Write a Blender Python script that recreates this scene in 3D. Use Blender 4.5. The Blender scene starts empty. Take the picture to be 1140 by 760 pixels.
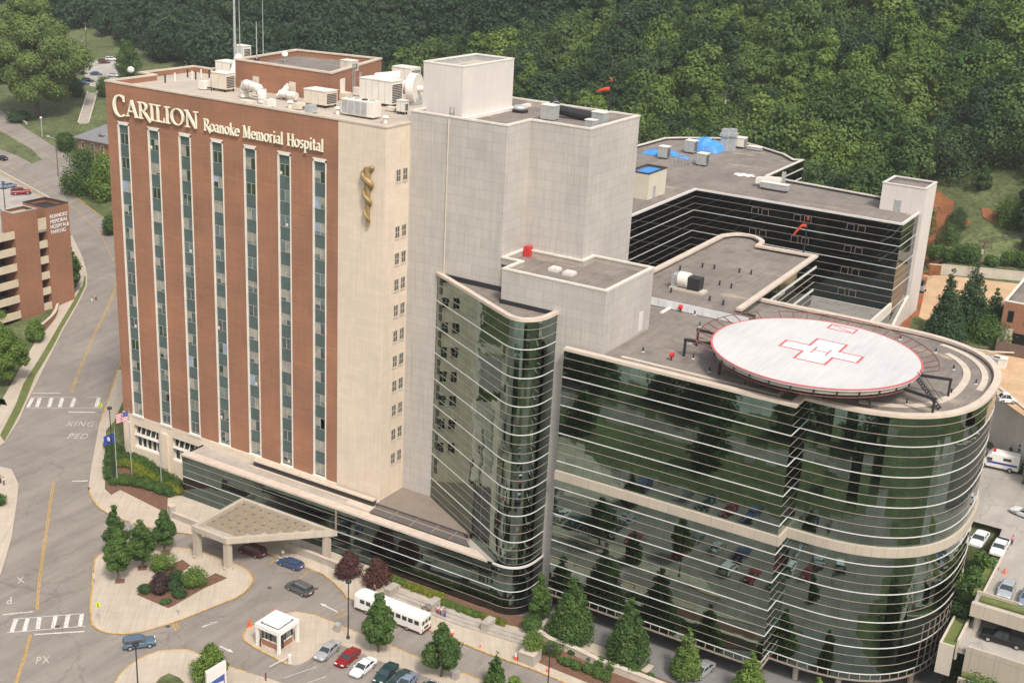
import bpy, bmesh, math, random
from mathutils import Vector, Matrix
random.seed(11)
# ---------------------------------------------------------------- camera, sky, sun, exposure
scene = bpy.context.scene
COL = scene.collection
cam_data = bpy.data.cameras.new('camera'); cam = bpy.data.objects.new('camera', cam_data); COL.objects.link(cam)
cam_data.sensor_width = 36.0; cam_data.sensor_fit = 'HORIZONTAL'; cam_data.lens = 44.937
cam_data.clip_start = 1.0; cam_data.clip_end = 6000.0
cam.matrix_world = Matrix(((0.854620,-0.213141,0.473492,100.0),(0.516873,0.261986,-0.814988,-148.0),(0.049659,0.941241,0.334066,105.0),(0,0,0,1)))
scene.camera = cam
SUN_ELEV = math.radians(52); SUN_AZ = math.radians(-38)      # azimuth of the sun measured from +X towards +Y
world = bpy.data.worlds.new('World'); scene.world = world; world.use_nodes = True
wn = world.node_tree; bg = wn.nodes['Background']
sky = wn.nodes.new('ShaderNodeTexSky'); sky.sky_type = 'NISHITA'; sky.sun_disc = False
sky.sun_elevation = SUN_ELEV; sky.sun_rotation = math.pi/2 - SUN_AZ
sky.air_density = 1.6; sky.dust_density = 4.0; sky.ozone_density = 1.0
hs = wn.nodes.new('ShaderNodeHueSaturation'); hs.inputs['Saturation'].default_value = 0.42      # thin overcast: a paler sky
wn.links.new(sky.outputs[0], hs.inputs['Color']); wn.links.new(hs.outputs[0], bg.inputs[0]); bg.inputs[1].default_value = 0.135
sl = bpy.data.lights.new('sun', 'SUN'); sl.energy = 2.5; sl.angle = math.radians(9); sl.color = (1.0, 0.935, 0.845)
sun = bpy.data.objects.new('sun', sl); COL.objects.link(sun)
sun.rotation_euler = Vector((math.cos(SUN_AZ)*math.cos(SUN_ELEV), math.sin(SUN_AZ)*math.cos(SUN_ELEV), math.sin(SUN_ELEV))).to_track_quat('Z', 'Y').to_euler()
scene.view_settings.view_transform = 'Standard'; scene.view_settings.look = 'None'
scene.view_settings.exposure = 0.35; scene.view_settings.gamma = 1.0
# ---------------------------------------------------------------- materials
def nodes_of(m):
    m.use_nodes = True
    return m.node_tree, m.node_tree.nodes['Principled BSDF']
def ramp(nt, fac, c0, c1, p0=0.3, p1=0.7):
    r = nt.nodes.new('ShaderNodeValToRGB'); r.color_ramp.elements[0].position = p0; r.color_ramp.elements[1].position = p1
    r.color_ramp.elements[0].color = (*c0, 1); r.color_ramp.elements[1].color = (*c1, 1)
    nt.links.new(fac, r.inputs[0]); return r.outputs[0]
def mix(nt, a, b, f, mode='MIX'):
    n = nt.nodes.new('ShaderNodeMix'); n.data_type = 'RGBA'; n.blend_type = mode
    for sock, v in ((n.inputs[0], f), (n.inputs[6], a), (n.inputs[7], b)):
        if hasattr(v, 'is_linked') or hasattr(v, 'links'): nt.links.new(v, sock)
        else: sock.default_value = v if not isinstance(v, tuple) else (*v, 1)
    return n.outputs[2]
def noise(nt, scale, detail=4, rough=0.6, vec=None, stretch=None):
    n = nt.nodes.new('ShaderNodeTexNoise'); n.inputs['Scale'].default_value = scale; n.inputs['Detail'].default_value = detail
    n.inputs['Roughness'].default_value = rough
    if vec is None:
        g_ = nt.nodes.new('ShaderNodeNewGeometry'); vec = g_.outputs['Position']
    if stretch:
        mp = nt.nodes.new('ShaderNodeMapping'); mp.inputs['Scale'].default_value = stretch; nt.links.new(vec, mp.inputs[0]); vec = mp.outputs[0]
    nt.links.new(vec, n.inputs['Vector']); return n.outputs['Fac']
def uvout(nt):
    t = nt.nodes.new('ShaderNodeTexCoord'); return t.outputs['UV']
def bump(nt, b, fac, strength=0.3, dist=0.05):
    n = nt.nodes.new('ShaderNodeBump'); n.inputs['Strength'].default_value = strength; n.inputs['Distance'].default_value = dist
    nt.links.new(fac, n.inputs['Height']); nt.links.new(n.outputs[0], b.inputs['Normal'])
def sc(c, k): return tuple(min(1.0, v*k) for v in c)
MATS = {}
def M(name, col=(0.5, 0.5, 0.5), rough=0.7, metal=0.0, var=0.12, scale=0.6, fine=0.08, fscale=6.0, stretch=None, emit=0, spec=0.3):
    if name in MATS: return MATS[name]
    m = bpy.data.materials.new(name); nt, b = nodes_of(m); MATS[name] = m
    b.inputs['Roughness'].default_value = rough; b.inputs['Metallic'].default_value = metal
    b.inputs['Specular IOR Level'].default_value = spec
    n1 = noise(nt, scale, 5, 0.65, stretch=stretch)
    c = ramp(nt, n1, sc(col, 1-var), sc(col, 1+var), 0.3, 0.7)
    if fine:
        n2 = noise(nt, fscale, 2); c2 = ramp(nt, n2, (1-fine,)*3, (1, 1, 1), 0.35, 0.65)
        c = mix(nt, c, c2, 1.0, 'MULTIPLY')
    nt.links.new(c, b.inputs['Base Color'])
    if emit: b.inputs['Emission Color'].default_value = (*col, 1); b.inputs['Emission Strength'].default_value = emit
    return m
def mat_brick():
    m = bpy.data.materials.new('red brick'); nt, b = nodes_of(m); b.inputs['Roughness'].default_value = 0.85
    uv = uvout(nt)
    n1 = noise(nt, 1.0, 6, 0.75, uv, (0.22, 3.2, 1)); n2 = noise(nt, 0.07, 4, 0.6, uv, (1, 1.6, 1)); n3 = noise(nt, 0.9, 3, 0.6, uv, (3.5, 0.12, 1))
    c = ramp(nt, n1, (0.28, 0.125, 0.072), (0.40, 0.195, 0.118), 0.25, 0.75)
    c = mix(nt, c, ramp(nt, n2, (0.72, 0.74, 0.76), (1.08, 1.05, 1.0), 0.3, 0.7), 1.0, 'MULTIPLY')
    c = mix(nt, c, ramp(nt, n3, (0.88, 0.88, 0.88), (1.04, 1.04, 1.04), 0.3, 0.7), 1.0, 'MULTIPLY')
    br = nt.nodes.new('ShaderNodeTexBrick'); nt.links.new(uv, br.inputs['Vector']); br.inputs['Scale'].default_value = 1.0
    br.inputs['Brick Width'].default_value = 60.0; br.inputs['Row Height'].default_value = 4.16; br.inputs['Mortar Size'].default_value = 0.05; br.offset = 0
    br.inputs['Color1'].default_value = (1, 1, 1, 1); br.inputs['Color2'].default_value = (1, 1, 1, 1); br.inputs['Mortar'].default_value = (1.12, 1.1, 1.08, 1)
    c = mix(nt, c, br.outputs['Color'], 1.0, 'MULTIPLY')
    nt.links.new(c, b.inputs['Base Color']); bump(nt, b, n1, 0.25, 0.03); MATS['brick'] = m; return m
def mat_panels(name, c1, c2, mortar, w, h, ms, stain=0.12, off=0.5):
    m = bpy.data.materials.new(name); nt, b = nodes_of(m); b.inputs['Roughness'].default_value = 0.8
    uv = uvout(nt)
    br = nt.nodes.new('ShaderNodeTexBrick'); nt.links.new(uv, br.inputs['Vector']); br.inputs['Scale'].default_value = 1.0
    br.inputs['Brick Width'].default_value = w; br.inputs['Row Height'].default_value = h; br.inputs['Mortar Size'].default_value = ms; br.offset = off
    br.inputs['Color1'].default_value = (*c1, 1); br.inputs['Color2'].default_value = (*c2, 1); br.inputs['Mortar'].default_value = (*mortar, 1)
    br.inputs['Mortar Smooth'].default_value = 0.3; br.inputs['Bias'].default_value = -0.2
    n2 = noise(nt, 0.12, 5, 0.65, uv, (1, 0.6, 1)); n3 = noise(nt, 0.8, 3, 0.6, uv, (2.5, 0.15, 1))
    c = mix(nt, br.outputs['Color'], ramp(nt, n2, (1-stain,)*3, (1.03, 1.02, 1.0), 0.3, 0.7), 1.0, 'MULTIPLY')
    c = mix(nt, c, ramp(nt, n3, (1-stain*0.7,)*3, (1.02,)*3, 0.35, 0.7), 1.0, 'MULTIPLY')
    n4 = noise(nt, 1.6, 2, 0.5, uv, (5.0, 0.05, 1)); c = mix(nt, c, ramp(nt, n4, (1-stain*0.9,)*3, (1.0,)*3, 0.28, 0.45), 1.0, 'MULTIPLY')
    if name == 'roof membrane':
        n5 = noise(nt, 0.16, 4, 0.6, uv, (0.5, 2.0, 1)); k5 = ramp(nt, n5, (0, 0, 0), (1, 1, 1), 0.60, 0.68); c = mix(nt, c, (0.37, 0.29, 0.21), k5)
        n6 = noise(nt, 0.35, 5, 0.7, uv); c = mix(nt, c, ramp(nt, n6, (0.72,)*3, (1.05,)*3, 0.3, 0.5), 1.0, 'MULTIPLY')
    nt.links.new(c, b.inputs['Base Color']); MATS[name] = m; return m
def mat_glass(name, tint, pane_w=1.5, pane_h=1.47, wob=0.018, rough=0.02):
    m = bpy.data.materials.new(name); nt, b = nodes_of(m)
    b.inputs['Metallic'].default_value = 1.0; b.inputs['Roughness'].default_value = rough
    uv = uvout(nt)
    sep = nt.nodes.new('ShaderNodeVectorMath'); sep.operation = 'DIVIDE'; sep.inputs[1].default_value = (pane_w, pane_h, 1); nt.links.new(uv, sep.inputs[0])
    fl = nt.nodes.new('ShaderNodeVectorMath'); fl.operation = 'FLOOR'; nt.links.new(sep.outputs[0], fl.inputs[0])
    wnz = nt.nodes.new('ShaderNodeTexWhiteNoise'); wnz.noise_dimensions = '3D'; nt.links.new(fl.outputs[0], wnz.inputs['Vector'])
    c = ramp(nt, wnz.outputs['Value'], sc(tint, 0.86), sc(tint, 1.1), 0.0, 1.0)
    # joints between the panes
    fr = nt.nodes.new('ShaderNodeVectorMath'); fr.operation = 'FRACTION'; nt.links.new(sep.outputs[0], fr.inputs[0])
    sx = nt.nodes.new('ShaderNodeSeparateXYZ'); nt.links.new(fr.outputs[0], sx.inputs[0])
    lt = nt.nodes.new('ShaderNodeMath'); lt.operation = 'LESS_THAN'; lt.inputs[1].default_value = 0.03; nt.links.new(sx.outputs[0], lt.inputs[0])
    c = mix(nt, c, sc(tint, 0.5), lt.outputs[0])
    nt.links.new(c, b.inputs['Base Color'])
    geo = nt.nodes.new('ShaderNodeNewGeometry')
    sub = nt.nodes.new('ShaderNodeVectorMath'); sub.operation = 'SUBTRACT'; sub.inputs[1].default_value = (0.5, 0.5, 0.5); nt.links.new(wnz.outputs['Color'], sub.inputs[0])
    mul = nt.nodes.new('ShaderNodeVectorMath'); mul.operation = 'SCALE'; mul.inputs['Scale'].default_value = wob; nt.links.new(sub.outputs[0], mul.inputs[0])
    add = nt.nodes.new('ShaderNodeVectorMath'); add.operation = 'ADD'; nt.links.new(geo.outputs['Normal'], add.inputs[0]); nt.links.new(mul.outputs[0], add.inputs[1])
    n2 = nt.nodes.new('ShaderNodeTexNoise'); n2.inputs['Scale'].default_value = 0.5; n2.inputs['Detail'].default_value = 1; nt.links.new(geo.outputs['Position'], n2.inputs['Vector'])
    s2 = nt.nodes.new('ShaderNodeVectorMath'); s2.operation = 'SUBTRACT'; s2.inputs[1].default_value = (0.5, 0.5, 0.5); nt.links.new(n2.outputs['Color'], s2.inputs[0])
    m2 = nt.nodes.new('ShaderNodeVectorMath'); m2.operation = 'SCALE'; m2.inputs['Scale'].default_value = wob*0.8; nt.links.new(s2.outputs[0], m2.inputs[0])
    a2 = nt.nodes.new('ShaderNodeVectorMath'); a2.operation = 'ADD'; nt.links.new(add.outputs[0], a2.inputs[0]); nt.links.new(m2.outputs[0], a2.inputs[1])
    nm = nt.nodes.new('ShaderNodeVectorMath'); nm.operation = 'NORMALIZE'; nt.links.new(a2.outputs[0], nm.inputs[0])
    nt.links.new(nm.outputs[0], b.inputs['Normal']); MATS[name] = m; return m
def mat_leaf(name, dark, light, rnd=0.25, nscale=0.25):
    m = bpy.data.materials.new(name); nt, b = nodes_of(m); b.inputs['Roughness'].default_value = 0.6; b.inputs['Specular IOR Level'].default_value = 0.25
    n1 = noise(nt, nscale, 3, 0.6); n2 = noise(nt, 2.2, 2)
    c = ramp(nt, n1, dark, light, 0.32, 0.68)
    c = mix(nt, c, ramp(nt, n2, (0.72, 0.75, 0.7), (1.18, 1.14, 1.0), 0.3, 0.7), 1.0, 'MULTIPLY')
    oi = nt.nodes.new('ShaderNodeObjectInfo')
    c = mix(nt, c, ramp(nt, oi.outputs['Random'], (1-rnd, 1-rnd*0.9, 1-rnd*0.3), (1+rnd*0.9, 1+rnd*0.6, 1.0), 0.0, 1.0), 1.0, 'MULTIPLY')
    nt.links.new(c, b.inputs['Base Color'])
    tr = nt.nodes.new('ShaderNodeBsdfTranslucent'); nt.links.new(c, tr.inputs[0])
    ms = nt.nodes.new('ShaderNodeMixShader'); ms.inputs[0].default_value = 0.25
    out = nt.nodes['Material Output']; nt.links.new(b.outputs[0], ms.inputs[1]); nt.links.new(tr.outputs[0], ms.inputs[2]); nt.links.new(ms.outputs[0], out.inputs[0])
    MATS[name] = m; return m
mat_brick()
mat_panels('limestone', (0.71, 0.595, 0.48), (0.66, 0.55, 0.44), (0.62, 0.52, 0.43), 1.9, 0.9, 0.03, 0.10)
mat_panels('gray panels', (0.52, 0.48, 0.45), (0.475, 0.44, 0.41), (0.41, 0.378, 0.35), 3.0, 1.48, 0.045, 0.15)
mat_panels('white panels', (0.66, 0.60, 0.57), (0.63, 0.575, 0.545), (0.58, 0.53, 0.50), 1.0, 3.0, 0.02, 0.06, 0)
mat_panels('precast', (0.50, 0.43, 0.35), (0.45, 0.39, 0.32), (0.36, 0.31, 0.25), 3.2, 5.0, 0.05, 0.12, 0)
mat_panels('sidewalk', (0.55, 0.465, 0.375), (0.50, 0.42, 0.34), (0.44, 0.37, 0.30), 1.8, 1.8, 0.035, 0.16, 0)
mat_panels('roof membrane', (0.27, 0.228, 0.20), (0.245, 0.21, 0.182), (0.185, 0.158, 0.138), 14.0, 2.8, 0.04, 0.30)
mat_panels('pale roof', (0.56, 0.48, 0.40), (0.52, 0.45, 0.38), (0.44, 0.38, 0.32), 9.0, 3.0, 0.04, 0.22)
mat_panels('pad paint', (0.60, 0.585, 0.585), (0.585, 0.57, 0.572), (0.56, 0.545, 0.545), 3.4, 3.4, 0.02, 0.13, 0)
mat_glass('green glass', (0.20, 0.265, 0.24), wob=0.009)
mat_glass('teal glass', (0.13, 0.185, 0.18))
mat_glass('dark glass', (0.06, 0.085, 0.085), wob=0.01)
mat_glass('window glass', (0.26, 0.31, 0.32), 1.2, 2.0, 0.03)
mat_leaf('forest leaves', (0.042, 0.098, 0.028), (0.132, 0.205, 0.056), 0.6, 0.04)
mat_leaf('tree leaves', (0.055, 0.115, 0.028), (0.10, 0.175, 0.045), 0.15, 0.5)
mat_leaf('light leaves', (0.105, 0.175, 0.035), (0.17, 0.26, 0.055), 0.12, 0.5)
mat_leaf('big tree leaves', (0.10, 0.16, 0.045), (0.21, 0.28, 0.085), 0.1, 0.15)
mat_leaf('spruce leaves', (0.035, 0.08, 0.034), (0.07, 0.13, 0.05), 0.12, 0.6)
mat_leaf('maroon leaves', (0.075, 0.034, 0.034), (0.13, 0.055, 0.05), 0.1, 0.5)
mat_leaf('plum leaves', (0.045, 0.028, 0.035), (0.09, 0.055, 0.06), 0.1, 0.5)
mat_leaf('yellow leaves', (0.11, 0.16, 0.02), (0.24, 0.26, 0.03), 0.1, 0.5)
TAN = M('tan metal', (0.33, 0.26, 0.22), 0.5); WHITE = M('white metal', (0.64, 0.59, 0.56), 0.45, var=0.04, fine=0)
COPE = M('stone coping', (0.56, 0.475, 0.39), 0.8); CONC = M('concrete', (0.40, 0.355, 0.31), 0.9, var=0.15); CONCL = M('pale concrete', (0.56, 0.49, 0.41), 0.85, var=0.1)
DARK = M('dark steel', (0.03, 0.03, 0.035), 0.5); BLACK = M('black rubber', (0.015, 0.015, 0.016), 0.8); GALV = M('galvanised steel', (0.46, 0.47, 0.47), 0.45, 0.3, var=0.15, scale=1.5)
UNIT = M('cream unit paint', (0.66, 0.58, 0.47), 0.6, var=0.1, scale=1.0); UNITW = M('white unit paint', (0.74, 0.69, 0.62), 0.6, var=0.07)
RED = M('red paint', (0.55, 0.035, 0.04), 0.5); DULLRED = M('dull red steel', (0.20, 0.075, 0.07), 0.6); ORANGE = M('orange plastic', (0.85, 0.13, 0.04), 0.5)
YELLOW = M('yellow road paint', (0.58, 0.35, 0.09), 0.8, var=0.3, scale=1.2, fine=0.4, fscale=3); ROADW = M('white road paint', (0.72, 0.68, 0.63), 0.8, var=0.15, scale=0.9, fine=0.4, fscale=4)
FLUO = M('yellow sign', (0.75, 0.85, 0.03), 0.5); BLUET = M('blue tarpaulin', (0.06, 0.27, 0.66), 0.5); NAVY = M('navy', (0.03, 0.05, 0.2), 0.6)
CREAM = M('cream lettering', (0.80, 0.76, 0.60), 0.5, var=0.03, fine=0); GOLD = M('gold', (0.34, 0.235, 0.11), 0.6, 0.3); BARK = M('bark', (0.13, 0.095, 0.07), 0.9, scale=2)
MULCH = M('bark mulch', (0.20, 0.105, 0.07), 0.95, var=0.25, scale=2, fine=0.4, fscale=9); GRASS = M('lawn', (0.13, 0.155, 0.06), 0.9, var=0.35, scale=0.09, fine=0.5, fscale=0.9)
DIRT = M('bare dirt', (0.56, 0.37, 0.22), 0.95, var=0.18, scale=0.12, fine=0.15, fscale=2); CLAY = M('red clay', (0.30, 0.12, 0.05), 0.95, var=0.3, scale=0.2, fine=0.3, fscale=2)
def mat_asphalt(name, a, b_):
    m = bpy.data.materials.new(name); nt, b = nodes_of(m); b.inputs['Roughness'].default_value = 0.9; b.inputs['Specular IOR Level'].default_value = 0.2
    n1 = noise(nt, 0.09, 6, 0.7); n2 = noise(nt, 7, 2); n3 = noise(nt, 0.35, 4, 0.7, stretch=(1.0, 0.12, 1)); n4 = noise(nt, 1.1, 3, 0.7)
    c = ramp(nt, n1, a, b_, 0.3, 0.7)
    c = mix(nt, c, ramp(nt, n2, (0.85,)*3, (1.05,)*3, 0.3, 0.7), 1.0, 'MULTIPLY')
    c = mix(nt, c, ramp(nt, n3, (0.80,)*3, (1.04,)*3, 0.3, 0.62), 1.0, 'MULTIPLY')
    c = mix(nt, c, ramp(nt, n4, (0.78,)*3, (1.0,)*3, 0.22, 0.4), 1.0, 'MULTIPLY')
    geo = nt.nodes.new('ShaderNodeNewGeometry'); nd = nt.nodes.new('ShaderNodeTexNoise'); nd.inputs['Scale'].default_value = .5; nd.inputs['Detail'].default_value = 5; nt.links.new(geo.outputs['Position'], nd.inputs['Vector'])
    dm = nt.nodes.new('ShaderNodeVectorMath'); dm.operation = 'MULTIPLY_ADD'; dm.inputs[1].default_value = (3.5, 3.5, 0); nt.links.new(nd.outputs['Color'], dm.inputs[0]); nt.links.new(geo.outputs['Position'], dm.inputs[2])
    vo = nt.nodes.new('ShaderNodeTexVoronoi'); vo.feature = 'DISTANCE_TO_EDGE'; vo.inputs['Scale'].default_value = .08; nt.links.new(dm.outputs[0], vo.inputs['Vector'])
    c = mix(nt, c, ramp(nt, vo.outputs['Distance'], (0.80,)*3, (1, 1, 1), 0.0, 0.012), 1.0, 'MULTIPLY')
    v2 = nt.nodes.new('ShaderNodeTexVoronoi'); v2.inputs['Scale'].default_value = .07; v2.distance = 'CHEBYCHEV'; nt.links.new(geo.outputs['Position'], v2.inputs['Vector'])
    sp_ = nt.nodes.new('ShaderNodeSeparateColor'); nt.links.new(v2.outputs['Color'], sp_.inputs[0]); c = mix(nt, c, ramp(nt, sp_.outputs[0], (0.95,)*3, (1.0,)*3, 0.15, 0.3), 1.0, 'MULTIPLY')
    nt.links.new(c, b.inputs['Base Color']); bump(nt, b, n2, 0.2, 0.02); MATS[name] = m; return m
ASPH = mat_asphalt('asphalt', (0.245, 0.212, 0.188), (0.315, 0.275, 0.242)); ASPH2 = mat_asphalt('worn lot asphalt', (0.36, 0.325, 0.29), (0.46, 0.42, 0.38))
# ---------------------------------------------------------------- object helpers
def offset_of(p):
    v = Vector((0, 0, 0))
    while p is not None: v += Vector(p.location); p = p.parent
    return v
class MB:
    def __init__(s): s.v = []; s.f = []; s.m = []; s.uv = []
    def face(s, pts, mi=0, uv=None):
        b = len(s.v); s.v += [tuple(p) for p in pts]; s.f.append(tuple(range(b, b+len(pts)))); s.m.append(mi)
        if uv is None:
            p = [Vector(q) for q in pts]; n = Vector((0, 0, 0))
            for i in range(len(p)): n += (p[i]-p[0]).cross(p[(i+1) % len(p)]-p[0])
            if n.length < 1e-9: n = Vector((0, 0, 1))
            n.normalize()
            if abs(n.z) > 0.7: uv = [(q.x, q.y) for q in p]
            else:
                t = Vector((-n.y, n.x, 0)); t.normalize(); uv = [(q.dot(t), q.z) for q in p]
        s.uv.append(uv)
    def box(s, x0, x1, y0, y1, z0, z1, mi=0, bottom=True, top=None):
        a = [(x0,y0,z0),(x1,y0,z0),(x1,y1,z0),(x0,y1,z0),(x0,y0,z1),(x1,y0,z1),(x1,y1,z1),(x0,y1,z1)]
        F = [(4,5,6,7),(0,1,5,4),(1,2,6,5),(2,3,7,6),(3,0,4,7)] + ([(3,2,1,0)] if bottom else [])
        for k, f in enumerate(F): s.face([a[i] for i in f], top if (k == 0 and top is not None) else mi)
        return s
    def hexa(s, a, mi=0):      # eight corners: bottom four then top four
        for f in [(4,5,6,7),(0,1,5,4),(1,2,6,5),(2,3,7,6),(3,0,4,7),(3,2,1,0)]: s.face([a[i] for i in f], mi)
        return s
    def prism(s, pts, z0, z1, mi=0, top=None, bottom=False):
        A = sum(pts[i][0]*pts[(i+1) % len(pts)][1]-pts[(i+1) % len(pts)][0]*pts[i][1] for i in range(len(pts)))
        if A < 0: pts = pts[::-1]
        n = len(pts)
        s.face([(p[0], p[1], z1) for p in pts], mi if top is None else top)
        if bottom: s.face([(p[0], p[1], z0) for p in pts[::-1]], mi)
        for i in range(n):
            p, q = pts[i], pts[(i+1) % n]; s.face([(p[0],p[1],z0),(q[0],q[1],z0),(q[0],q[1],z1),(p[0],p[1],z1)], mi)
        return s
    def tube(s, p0, p1, r, r1=None, n=8, mi=0, caps=True):
        p0 = Vector(p0); p1 = Vector(p1); d = p1-p0
        if d.length < 1e-6: return s
        r1 = r if r1 is None else r1
        d.normalize(); u = d.orthogonal().normalized(); w = d.cross(u)
        A = [p0+(u*math.cos(t)+w*math.sin(t))*r for t in [2*math.pi*i/n for i in range(n)]]
        B = [p1+(u*math.cos(t)+w*math.sin(t))*r1 for t in [2*math.pi*i/n for i in range(n)]]
        for i in range(n): s.face([A[i], A[(i+1) % n], B[(i+1) % n], B[i]], mi)
        if caps: s.face(A[::-1], mi); s.face(B, mi)
        return s
    def pathtube(s, pts, r, n=8, mi=0):
        P = [Vector(p) for p in pts]; rs = r if isinstance(r, (list, tuple)) else [r]*len(P); rings = []
        u = None
        for i, p in enumerate(P):
            d = (P[min(i+1, len(P)-1)]-P[max(i-1, 0)]).normalized()
            u = d.orthogonal().normalized() if u is None else (u-d*u.dot(d)).normalized()
            w = d.cross(u); rings.append([p+(u*math.cos(2*math.pi*k/n)+w*math.sin(2*math.pi*k/n))*rs[i] for k in range(n)])
        for a, b in zip(rings, rings[1:]):
            for k in range(n): s.face([a[k], a[(k+1) % n], b[(k+1) % n], b[k]], mi)
        s.face(rings[0][::-1], mi); s.face(rings[-1], mi); return s
    def lathe(s, prof, cx=0, cy=0, cz=0, n=16, mi=0):
        R = [[(cx+r*math.cos(2*math.pi*k/n), cy+r*math.sin(2*math.pi*k/n), cz+z) for k in range(n)] for r, z in prof]
        for a, b in zip(R, R[1:]):
            for k in range(n): s.face([a[k], a[(k+1) % n], b[(k+1) % n], b[k]], mi)
        s.face(R[0][::-1], mi); s.face(R[-1], mi); return s
    def blob(s, c, r, mi=0, n=8, m=6, jit=0.0):
        rx, ry, rz = (r, r, r) if not isinstance(r, tuple) else r
        G = [[(c[0]+rx*math.sin(math.pi*j/m)*math.cos(2*math.pi*i/n)*(1+random.uniform(-jit, jit)), c[1]+ry*math.sin(math.pi*j/m)*math.sin(2*math.pi*i/n)*(1+random.uniform(-jit, jit)), c[2]-rz*math.cos(math.pi*j/m)) for i in range(n)] for j in range(m+1)]
        for a, b in zip(G, G[1:]):
            for i in range(n): s.face([a[i], a[(i+1) % n], b[(i+1) % n], b[i]], mi)
        return s
    def obj(s, name, mats, parent=None, smooth=False, weld=False):
        off = offset_of(parent)
        me = bpy.data.meshes.new(name)
        me.from_pydata([(p[0]-off.x, p[1]-off.y, p[2]-off.z) for p in s.v], [], s.f)
        if not isinstance(mats, (list, tuple)): mats = [mats]
        for m in mats: me.materials.append(m)
        me.polygons.foreach_set('material_index', s.m)
        uvl = me.uv_layers.new(name='UVMap'); flat = []
        for u in s.uv:
            for a in u: flat += [a[0], a[1]]
        uvl.data.foreach_set('uv', flat)
        if weld:
            bm = bmesh.new(); bm.from_mesh(me); bmesh.ops.remove_doubles(bm, verts=bm.verts, dist=0.0008); bm.to_mesh(me); bm.free()
        if smooth: me.polygons.foreach_set('use_smooth', [True]*len(me.polygons))
        me.update()
        o = bpy.data.objects.new(name, me); COL.objects.link(o)
        if parent is not None: o.parent = parent
        return o
def tag(o, label=None, cat=None, group=None, kind=None):
    if label: o['label'] = label
    if cat: o['category'] = cat
    if group: o['group'] = group
    if kind: o['kind'] = kind
    return o
def thing(name, label, cat, loc=(0, 0, 0), rz=0, group=None):
    o = bpy.data.objects.new(name, None); COL.objects.link(o); o.empty_display_size = 0.5
    o.location = loc; o.rotation_euler = (0, 0, rz); return tag(o, label, cat, group)
def dup(root, loc, rz=0, label=None, group=None, scale=None, cat=None):
    def cp(o, par):
        c = o.copy(); COL.objects.link(c)
        if par is not None: c.parent = par
        for ch in o.children: cp(ch, c)
        return c
    r = cp(root, None); r.location = loc; r.rotation_euler = (0, 0, rz)
    if scale: r.scale = scale if isinstance(scale, (tuple, list)) else (scale,)*3
    if label: r['label'] = label
    if group: r['group'] = group
    if cat: r['category'] = cat
    return r
def path_offset(P, d, closed=False):
    n = len(P); out = []
    for i in range(n):
        a = Vector(P[i-1]) if (i > 0 or closed) else None; b = Vector(P[i]); c = Vector(P[(i+1) % n]) if (i < n-1 or closed) else None
        ns = []
        if a is not None and (b-a).length > 1e-6: t = (b-a).normalized(); ns.append(Vector((t.y, -t.x)))
        if c is not None and (c-b).length > 1e-6: t = (c-b).normalized(); ns.append(Vector((t.y, -t.x)))
        nn = sum(ns, Vector((0, 0)))
        nn = nn.normalized(); k = 1.0/max(0.35, nn.dot(ns[0])); out.append((b.x+nn.x*d*k, b.y+nn.y*d*k))
    return out
def facade(mb, P, z0, z1, d=0.0, mi=0):      # a wall skin along a path; outside is to the right of travel
    Q = path_offset(P, d) if d else P; u = 0
    for a, b in zip(Q, Q[1:]):
        L = math.hypot(b[0]-a[0], b[1]-a[1])
        mb.face([(a[0],a[1],z0),(b[0],b[1],z0),(b[0],b[1],z1),(a[0],a[1],z1)], mi, [(u,z0),(u+L,z0),(u+L,z1),(u,z1)]); u += L
def band(mb, P, z0, z1, out, inn=0.0, mi=0, closed=False):
    A = path_offset(P, out, closed); B = path_offset(P, -inn, closed)
    n = len(P); rng = range(n if closed else n-1)
    for i in rng:
        j = (i+1) % n; a, b, c, d = A[i], A[j], B[j], B[i]
        mb.face([(a[0],a[1],z0),(b[0],b[1],z0),(b[0],b[1],z1),(a[0],a[1],z1)], mi)
        mb.face([(a[0],a[1],z1),(b[0],b[1],z1),(c[0],c[1],z1),(d[0],d[1],z1)], mi)
        mb.face([(d[0],d[1],z0),(c[0],c[1],z0),(b[0],b[1],z0),(a[0],a[1],z0)], mi)
        mb.face([(c[0],c[1],z0),(d[0],d[1],z0),(d[0],d[1],z1),(c[0],c[1],z1)], mi)
    if not closed:
        for i in (0, n-1):
            a, d = A[i], B[i]; q = [(a[0],a[1],z0),(a[0],a[1],z1),(d[0],d[1],z1),(d[0],d[1],z0)]; mb.face(q if i else q[::-1], mi)
def roofslab(mb, P, z0, z1, d=0.12):
    A = sum(P[i][0]*P[(i+1) % len(P)][1]-P[(i+1) % len(P)][0]*P[i][1] for i in range(len(P)))
    P = P if A > 0 else P[::-1]
    mb.prism(path_offset(P, -d, True), z0, z1)
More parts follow.
